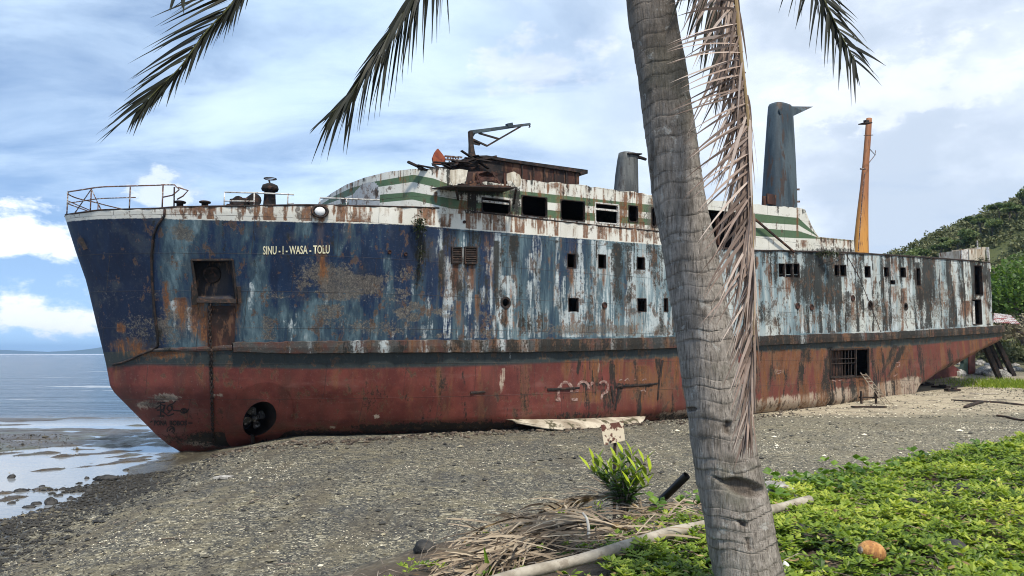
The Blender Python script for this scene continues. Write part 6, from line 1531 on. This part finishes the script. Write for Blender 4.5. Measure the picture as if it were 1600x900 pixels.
cc_ = lump('coconut', g0 + [0, 0, .17], (.098, .075, .068), 3, M_coco, .06, label='orange brown coconut lying on the green creeper', cat='coconut'); cc_.rotation_euler = (R(8), R(14), R(15))
mb = MB(); mb.lathe((0, 0, 0), [(.02, 0), (.026, .008), (.02, .014), (.005, .016)], 8); q_ = mb.build('stem_scar', M_twig, cc_); q_.location = (-.094, -.01, -.005); q_.rotation_euler = (0, R(-90), 0)
M_stone = simple('dark basalt', (.012, .012, .012), (.045, .042, .038), 6, .75, False, .8, .02, (.065, .058, .048))
M_pale = simple('pale beach rock', (.20, .185, .165), (.42, .40, .36), 5, .85, False, .7, .02, (.09, .08, .07))
lump('boulder', ground_hit(1216, 786) + [0, .1, .06], (.26, .24, .17), 5, M_pale, .3, label='rounded grey boulder at the crest right of the palm trunk', cat='boulder')
for i, (x, y, r, lb) in enumerate([(1240, 840, .14, 'dark rock just right of the palm trunk in the creeper'), (1358, 756, .12, 'dark rock at the crest above the coconut'), (1318, 860, .10, 'dark rock poking out just left of the coconut'), (1432, 800, .12, 'dark rock right of and above the coconut'), (1500, 778, .14, 'dark rock in the creeper near the right edge'), (1480, 868, .13, 'dark rock at the foot of the picture right of the coconut')]):
    lump('rock', ground_hit(x, y) + [0, 0, .02], (r * 1.2, r, r * .8), 30 + i, M_stone, .35, label=lb, cat='rock', group='dark rocks among the creeper')
lump('white_stone', ground_hit(1229, 903) + [0, 0, .05], (.03, .035, .055), 50, simple('white coral', (.6, .58, .52), (.78, .76, .7), 9, .8), .3, label='small white stone against the foot of the palm trunk', cat='stone')
lump('dark_stone', ground_hit(663, 862) + [0, 0, .03], (.12, .1, .08), 51, M_stone, .3, label='dark stone at the left end of the frond heap', cat='stone')
# rocks in the shallows
for i, (x, y, w_, h_) in enumerate([(17, 747, 5, 5), (32, 768, 9, 4), (46, 793, 11, 4), (78, 788, 8, 8), (56, 788, 7, 4), (98, 765, 5, 3.5), (117, 767, 9, 6), (55, 805, 8, 3.5), (32, 812, 6, 3), (71, 812, 6, 4), (136, 748, 4, 3), (196, 735, 4, 2.5), (18, 787, 6, 3), (84, 806, 6, 3.5), (112, 780, 7, 3.5), (138, 768, 7, 4), (92, 775, 6, 3), (46, 818, 9, 4), (5, 770, 4, 2.5), (66, 760, 4, 2.2)]):
    g0 = C0 + ray(x, y) * ((SEA - CZ) / ray(x, y)[2]); k_ = g0[1] / F
    lump('shore_rock', g0 + [0, 0, h_ * k_ * .1], (w_ * k_, w_ * k_ * .8, h_ * k_ * .9), 60 + i, M_stone, .75, 3, label='dark rock standing in the shallow water left of the gravel', cat='rock', group='dark rocks in the shallows')
lump('ledge_rock', ground_hit(167, 750) + [0, 0, .05], (.34, .16, .10), 90, M_stone, .8, label='dark block of rock at the waterline where the gravel meets the pools', cat='rock')
g0 = ground_hit(348, 749); mb = MB(); mb.prism([g0 + p for p in ([-.22, -.10, .03], [.18, -.13, .02], [.26, .08, .04], [-.1, .16, .04])], (0, 0, .05)); mb.build('flat_slab', M_pale, label='pale flat slab lying on the gravel in front of the bow', cat='slab')
g0 = ground_hit(776, 673); mb = MB(); mb.prism([g0 + p for p in ([-.22, -.05, .02], [.22, -.05, .03], [.18, .1, .05], [-.2, .1, .04])], (.02, .02, .06)); mb.build('hull_fragment', M_pale, label='white flake of plate on the gravel under the middle of the hull', cat='fragment')

# ---- gravel stones
NS = 70000
u = rg.random(NS); Yp = 9.0 + 27 * u ** 2.0; Xp = rg.uniform(-.75, .78, NS) * Yp
Ys2 = rg.uniform(12.5, 31, 11000); Xs2 = -11.2 - .13 * (Ys2 - 16) + rg.normal(size=11000) * 1.1 + .5; n1_ = len(Xp)
Ys3 = rg.uniform(38, 56, 5000); Xs3 = Ys3 * rg.uniform(.30, .72, 5000); Xp = np.concatenate([Xp, Xs2, Xs3]); Yp = np.concatenate([Yp, Ys2, Ys3]); kind_ = np.concatenate([np.zeros(n1_), np.ones(11000), np.full(5000, 2)])
zz = H(Xp, Yp); ee = edge_dist(Xp, Yp)
ok = (zz > SEA - .05 * (kind_ == 1)) & (ee < -.9); Xp, Yp, zz, kind_ = Xp[ok], Yp[ok], zz[ok], kind_[ok]
s_, _, = (Xp - ORG[0]) * AX[0] + (Yp - ORG[1]) * AX[1], 0; yl = (Xp - ORG[0]) * NX[0] + (Yp - ORG[1]) * NX[1]
ok = ~((s_ > 1) & (yl > -5.3) & (s_ < S_END)); Xp, Yp, zz, kind_ = Xp[ok], Yp[ok], zz[ok], kind_[ok]; NS = len(Xp)
size = (.007 + .013 * rg.random(NS) ** 3.0 + .035 * (rg.random(NS) > .98) * rg.random(NS) ** 1.6 * 1.5) * np.interp(Yp, [9, 36], [.9, 2.0])
size = np.where(kind_ == 1, .012 + .055 * rg.random(NS) ** 3, size); size = np.where(kind_ == 2, .015 + .05 * rg.random(NS) ** 3, size)
octv = np.array([(1, 0, 0), (0, 1, 0), (-1, 0, 0), (0, -1, 0), (0, 0, 1), (0, 0, -1), (.72, .72, .2), (-.72, -.72, .2)], float)[:6]
jit = rg.uniform(.6, 1.35, (NS, 6, 1)); rot = rg.uniform(0, 6.28, NS); c_, s2 = np.cos(rot), np.sin(rot)
ov = octv[None] * jit * np.array([1.3, .95, .62]); ox = ov[..., 0] * c_[:, None] - ov[..., 1] * s2[:, None]; oy = ov[..., 0] * s2[:, None] + ov[..., 1] * c_[:, None]
V_ = np.stack([Xp[:, None] + ox * size[:, None], Yp[:, None] + oy * size[:, None], zz[:, None] + size[:, None] * .35 + ov[..., 2] * size[:, None]], -1).reshape(-1, 3)
k = np.arange(NS)[:, None] * 6
T = np.concatenate([k + f for f in ([0, 1, 4], [1, 2, 4], [2, 3, 4], [3, 0, 4], [1, 0, 5], [2, 1, 5], [3, 2, 5], [0, 3, 5])])
t = NT('loose gravel'); P = t.pos()
cl_ = t.ramp(t.attr('tone'), [(0, (.016, .017, .018)), (.42, (.050, .049, .045)), (.70, (.13, .12, .09)), (.9, (.33, .30, .22)), (1, (.66, .63, .54))])
wet = t.rng(t.sep(P)[2], SEA + .04, SEA + .40, 1, 0)
M_peb = t.pbr(t.mix(1.0, t.mix(t.mul(wet, .5), cl_, (.02, .017, .013)), (1.12, 1.07, .96), 'MULTIPLY'), .8)
np_mesh('gravel', V_, T, M_peb, attrs=dict(tone=np.repeat(np.clip(rg.random(NS) * .9 + (fbm(Xp * .6, Yp * .6, 121, 4) - .5) * 1.2 + .34 * sstep(1, 12, Xp) - .35 * (kind_ == 1), 0, 1), 6)), smooth=False, kind='stuff')

# fallen flakes, stones and scale along the foot of the hull
NF = 900; fx = rg.uniform(330, 1420, NF); fy = np.interp(fx, [330, 460, 600, 700, 860, 1051, 1180, 1293, 1367, 1420], [699, 692, 685, 678, 671, 657, 652, 634, 617, 606]) + np.abs(rg.normal(size=NF)) * 4
mb = MB()
for x, y in zip(fx, fy):
    dr = ray(x, y); g0 = C0 + dr * ((-.2 - CZ) / dr[2]); 
    g0[2] = gz(g0[0], g0[1]); r_ = .03 + .11 * rg.random() ** 3; pl_ = [g0 + np.array([math.cos(a) * r_ * rg.uniform(.6, 1.5), math.sin(a) * r_, rg.uniform(.0, .05)]) for a in np.sort(rg.uniform(0, 6.28, 5))]
    mb.prism(pl_, (0, 0, .012 + r_ * .35))
mb.build('scale_debris', simple('rust scale and stones', (.03, .022, .018), (.16, .12, .085), 3, .9, False, .4, .01, (.30, .26, .20)), kind='stuff')

mb = MB()
for _ in range(260):
    x, y = rg.uniform(20, 1560), rg.uniform(668, 890)
    if rg.random() < .35: x, y = rg.uniform(1200, 1600), rg.uniform(612, 665)
    g0 = ground_hit(x, y)
    if edge_dist(g0[0:1], g0[1:2])[0] > -2 or g0[2] < SEA + .15: continue
    a = rg.uniform(0, 6.28); L_ = rg.uniform(.08, .4); d_ = np.array([math.cos(a), math.sin(a), 0]) * L_; r_ = rg.uniform(.004, .014)
    mb.tube([g0 + [0, 0, .02], g0 + d_ * .5 + [0, 0, .03 + rg.random() * .02], g0 + d_ + [0, 0, .015]], [r_, r_ * .9, r_ * .5], 5)
mb.build('beach_litter', M_twig, kind='stuff')
# ---- ladder, plank, trestle by the gate
h0, h1 = W_(hit(1340.5, 582) + [0, -.15, 0]), W_(hit(1349, 583) + [0, -.15, 0])
b0, b1 = ground_hit(1383, 633), ground_hit(1391, 631)
ld = empty('ladder', (b0 + b1) / 2, label='wooden ladder leaning against the barred opening in the red hull', cat='ladder'); o0 = np.array(ld.location)
M_lad = simple('weathered pale timber', (.20, .155, .11), (.36, .30, .22), 6, .8)
for a, b in ((h0, b0), (h1, b1)):
    mb = MB(); mb.beam(a - o0, b - o0, .055, .04); mb.build('rail', M_lad, ld)
for k in range(9):
    f = (k + .6) / 9.4; mb = MB(); mb.beam(h0 * (1 - f) + b0 * f - o0, h1 * (1 - f) + b1 * f - o0, .045, .045); mb.build('rung', M_lad, ld)
p, q_ = ground_hit(1331, 637) + [0, 0, .06], ground_hit(1384, 637) + [0, 0, .05]
mb = MB(); mb.beam(p, q_, .28, .07); mb.build('plank', M_dark, label='dark plank lying on the sand at the foot of the ladder', cat='plank')
g0 = ground_hit(1367, 627); tr = empty('trestle', g0, label='low rusty trestle on the sand under the ladder', cat='trestle')
for x in (1346, 1369):
    mb = MB(); a = ground_hit(x, 631) - g0; mb.beam(a - [0, 0, .05], a + [0, 0, .75], .10, .10); mb.build('leg', M_dark, tr)
mb = MB(); mb.beam(ground_hit(1343, 630) - g0 + [0, 0, .35], ground_hit(1372, 629) - g0 + [0, 0, .30], .10, .08); mb.build('crossbar', M_dark, tr)
# props under the stern
for i, ((x0, y0), (x1, y1), yy, lb) in enumerate([((1537, 536), (1562, 588), -3.2, 'dark timber prop under the stern, nearest the rudder'), ((1546, 536), (1569, 587), -2.4, 'dark timber prop under the stern, middle one of three'), ((1556, 531), (1583, 577), -2.8, 'dark timber prop under the stern, farthest from the rudder')]):
    a = W_(PL(x0, y0, yy)); b = W_(PL(x1, y1, yy)); b[2] = min(b[2], gz(b[0], b[1]) + .0) if abs(b[2] - gz(b[0], b[1])) < 1.2 else b[2]
    mb = MB(); mb.beam(a, b, .34 if i != 1 else .24, .34, up=(0, 1, 0)); mb.build('timber_prop', M_burnt_shade, label=lb, cat='timber', group='props under the stern')
for i in range(16):
    x, y = rg.uniform(1490, 1600), rg.uniform(566, 592); g0 = ground_hit(x, y); r_ = rg.uniform(.3, .8)
    lump('pale_rock', g0 + [0, 0, r_ * .15], (r_ * 1.2, r_, r_ * .65), 500 + i, M_pale, .7, 2, label='pale rock on the shore behind the rudder and stern props', cat='rock', group='pale rocks behind the stern')
# driftwood and wreck pieces on the sand
def stick(pxs, r, name, lb, cat, mat=M_dark): return pole(name, pxs, r, mat, r[0] * .6, 7, label=lb, cat=cat)
stick([(1508, 638), (1522, 633), (1535, 630)], [.10, .13, .09], 'driftwood', 'short dark log on the sand, the one nearest the gravel', 'driftwood')
stick([(1558, 651), (1572, 653), (1590, 657), (1612, 659)], [.07, .08, .06, .05], 'driftwood', 'thin dark branch on the sand at the right edge above the creeper', 'driftwood')
stick([(1515, 616), (1540, 617), (1556, 616)], [.06, .05, .04], 'driftwood', 'grey stick on the sand left of the grass patch', 'driftwood', M_drift)
stick([(1486, 626), (1520, 628), (1560, 630), (1600, 634)], [.05, .10, .09, .08], 'driftwood', 'long line of dark driftwood across the sand below the grass patch', 'driftwood')
for i, (x, y, r, lb) in enumerate([(1470, 607, .55, 'dark wreck plate lying under the skeg'), (1488, 612, .45, 'dark wreck plate nearest the sand below the rudder'), (1447, 603, .5, 'dark wreck plate close under the red bottom')]):
    g0 = ground_hit(x, y); mb = MB(); a = rg.uniform(0, 3); mb.box(g0 + [0, 0, .12], (r * 2, r, .14), a); mb.box(g0 + [.2, .1, .22], (r * .9, r * .5, .12), a + .5); o = mb.build('wreck_plate', M_burnt_shade if i else M_dark, label=lb, cat='wreckage', group='wreck plates under the stern'); 
# ---- plants growing on the wreck
def tuft(name, px_, py_, wpx, hpx, seed, lb, depth_off=-.15, n=160, mat=None, leafL=.16):
    h_ = hit(px_, py_); c = W_(h_ + [0, depth_off, 0]); k_ = c[1] / F; r_ = np.random.default_rng(seed); root = empty(name, c, label=lb, cat='plant')
    mb = MB(); st = MB()
    for _ in range(7):
        q_ = np.array([r_.normal() * wpx * .4, -.15 - abs(r_.normal()) * .1, r_.uniform(-.6, .7) * hpx]) * np.array([k_, 1, k_]); st.tube([np.zeros(3) + [0, .1, 0], q_ * .5 + [0, -.05, .04], q_], [.012, .009, .004], 4)
    for _ in range(n):
        p = np.array([r_.normal() * wpx * .42 * k_, -.1 - abs(r_.normal()) * .14, r_.normal() * hpx * .42 * k_]); broad(mb, p, r_.normal(size=3) * [1, 1, .6] + [0, -.4, .1], leafL * r_.uniform(.6, 1.2), leafL * .32, r_.uniform(0, .55), .6)
    mb.build('foliage', mat or M_shrub, root, attr='tone'); st.build('stems', M_twig, root)
M_weed = leaf_mat('dusty weed leaf', (.020, .030, .012), (.055, .075, .025), (.13, .15, .06), .2, .6)
tuft('hull_plant', 655, 353, 13, 16, 1, 'bushy weed sprouting from the seam below the white band of the bow', n=170, mat=M_weed, leafL=.2)
tuft('hull_plant', 656, 400, 5, 34, 2, 'straggly weed trailing down the blue plates below the bushy one', n=60, mat=M_weed, leafL=.15)
tuft('hull_plant', 1284, 398, 26, 5, 3, 'dark weeds along the deck edge ahead of the orange mast', n=150, mat=M_weed, leafL=.22)
tuft('hull_plant', 1528, 407, 14, 5, 4, 'weeds on the deck edge below the white stern shelter', n=80, mat=M_weed, leafL=.2)

# ================================================================== HILL: scrub and trees
def cards(N, c, rad, size, r_, shell=.55):
    """leaf-clump cards in an uneven crown made of several lobes"""
    nl = max(5, int(N / 90)); lob = r_.normal(size=(nl, 3)); lob /= np.linalg.norm(lob, axis=1)[:, None]; lob *= r_.uniform(.25, .85, (nl, 1)); lob[:, 2] = np.abs(lob[:, 2]) * .9 - .15
    lr = r_.uniform(.28, .50, nl); tn = r_.uniform(0, 1, nl)
    k = r_.integers(0, nl, N); d_ = r_.normal(size=(N, 3)); d_ /= np.linalg.norm(d_, axis=1)[:, None]
    p = lob[k] + d_ * (lr[k] * r_.uniform(shell, 1.08, N))[:, None]
    p = np.array(c) + p * np.array(rad)
    a = r_.normal(size=(N, 3)); a /= np.linalg.norm(a, axis=1)[:, None]; b = np.cross(a, r_.normal(size=(N, 3))); b /= np.linalg.norm(b, axis=1)[:, None]
    s_ = size * r_.uniform(.5, 1.2, (N, 1))
    V_ = np.stack([p - a * s_, p + b * s_ * .55, p + a * s_, p - b * s_ * .55], 1).reshape(-1, 3)
    Q = np.arange(N * 4).reshape(N, 4); tone = np.repeat(np.clip(tn[k] * .6 + .2 + r_.normal(size=N) * .2, 0, 1), 4)
    return V_, Q, tone
M_tree = [leaf_mat('hill tree leaf', (.05, .08, .026), (.13, .175, .055), (.24, .27, .11), .35, .6), leaf_mat('bright tree leaf', (.040, .085, .014), (.105, .190, .026), (.22, .31, .055), .35, .5), leaf_mat('dry bush leaf', (.10, .085, .05), (.20, .175, .11), (.30, .27, .18), .15, .8, 1)]
M_trunk = simple('grey tree bark', (.06, .05, .04), (.16, .14, .115), 4, .9)
def tree(x, y, h_, rad, N, size, mi, seed, label, group=None, flat=.6, cat='tree', name='tree', lift=0):
    r_ = np.random.default_rng(seed); z0 = gz(x, y) + lift; root = empty(name, (x, y, z0), label=label, cat=cat, group=group)
    mb = MB(); top = np.array([r_.normal() * .3, r_.normal() * .3, h_ * .72]); mb.tube([(0, 0, -.3), top * .5 + [r_.normal() * .15, 0, 0], top], [h_ * .035, h_ * .026, h_ * .012], 6)
    for k in range(6):
        a = k * 1.05 + r_.uniform(0, .6); e_ = np.array([math.cos(a) * rad * .6, math.sin(a) * rad * .6, h_ * r_.uniform(.72, .95)]); mb.tube([top * r_.uniform(.5, .8), (top + e_) / 2 + [0, 0, -.1], e_], [h_ * .014, h_ * .010, h_ * .004], 5)
    mb.build('trunk', M_trunk, root)
    V_, Q, tn = cards(N, (0, 0, h_ * .78), (rad, rad, rad * flat), size, r_)
    np_mesh('crown', V_, Q, M_tree[mi], root, dict(tone=tn), smooth=False)
# scrub that covers the slope as one mass
NC = 5200; Xs = rg.uniform(30, 135, NC); Ys = rg.uniform(72, 140, NC); qx, qy = proj(Xs, Ys, H(Xs, Ys)); ok = (qx > 1290) & (qx < 1800); Xs, Ys = Xs[ok], Ys[ok]
zs = H(Xs, Ys); fb_ = fbm(Xs * .12, Ys * .12, 131, 3); Vl, Ql, Tl = [], [], []; o_ = 0
for i in range(len(Xs)):
    rd = rg.uniform(.7, 1.7); V_, Q, tn = cards(34, (Xs[i], Ys[i], zs[i] + rd * .4), (rd, rd, rd * .9), .30, rg, .3)
    Vl.append(V_); Ql.append(Q + o_); Tl.append(np.clip(tn * .6 + .5 * float(fb_[i]), 0, 1)); o_ += len(V_)
np_mesh('hillside_scrub', np.concatenate(Vl), np.concatenate(Ql), leaf_mat('scrub leaf', (.06, .078, .03), (.15, .16, .068), (.30, .275, .15), .2, .7), attrs=dict(tone=np.concatenate(Tl)), smooth=False, kind='stuff')
ridge_lab = 'small flat crowned tree on the skyline of the green hill'
rk = np.random.default_rng(77)
for i, px_ in enumerate(np.linspace(1392, 1680, 22)):
    Yv = 121 + rk.normal() * 2.5; Xv = (px_ - 800) / F * Yv
    tree(Xv, Yv, rk.uniform(2.4, 4.3), rk.uniform(1.5, 2.7), 420, .34, 0, 200 + i, ridge_lab, 'trees along the skyline', rk.uniform(.34, .6))
mid_lab = 'dense green tree standing on the slope behind the stern'
for i in range(16):
    px_ = rk.uniform(1420, 1700); Yv = rk.uniform(84, 112); Xv = (px_ - 800) / F * Yv
    tree(Xv, Yv, rk.uniform(4, 6.5), rk.uniform(2.0, 3.2), 520, .32, (0, 1, 0, 2, 0, 1)[i % 6] if i % 6 != 3 else 0, 300 + i, mid_lab, 'trees on the slope', .85)
tree(49.5, 71, 8.5, 4.6, 3000, .26, 1, 400, 'big bright green bushy tree at the right edge behind the stern', None, .95)
tree(45.0, 74, 7.0, 3.2, 1500, .26, 1, 401, 'bright green tree just right of the white stern shelter', None, 1.0)
tree(54, 78, 10, 4.2, 1800, .28, 0, 402, 'dark green tree above the bright one at the right edge', None, .9)
tree(45.8, 66, 4.6, 2.9, 1500, .22, 2, 403, 'dry brown leafless looking bush behind the corrugated sheets', None, .8, 'bush', 'bush')
tree(41.5, 68, 2.4, 1.6, 500, .2, 2, 404, 'low dry bush just behind the tip of the stern', None, .8, 'bush', 'bush')
# grass patch beyond the sand
NG = 5000; g0 = ground_hit(1596, 603); Xg = g0[0] + rg.normal(size=NG) * 2.0; Yg = g0[1] + rg.normal(size=NG) * 1.6
zg = H(Xg, Yg); a = rg.uniform(0, 6.28, NG); hh_ = rg.uniform(.12, .38, NG); w_ = .03
V_ = np.stack([np.stack([Xg - np.cos(a) * w_, Yg - np.sin(a) * w_, zg], 1), np.stack([Xg + np.cos(a) * w_, Yg + np.sin(a) * w_, zg], 1), np.stack([Xg + rg.normal(size=NG) * .12, Yg + rg.normal(size=NG) * .12, zg + hh_], 1)], 1).reshape(-1, 3)
np_mesh('grass', V_, np.arange(NG * 3).reshape(NG, 3), M_cover, attrs=dict(tone=np.repeat(rg.uniform(.2, .8, NG), 3)), smooth=False, kind='stuff')
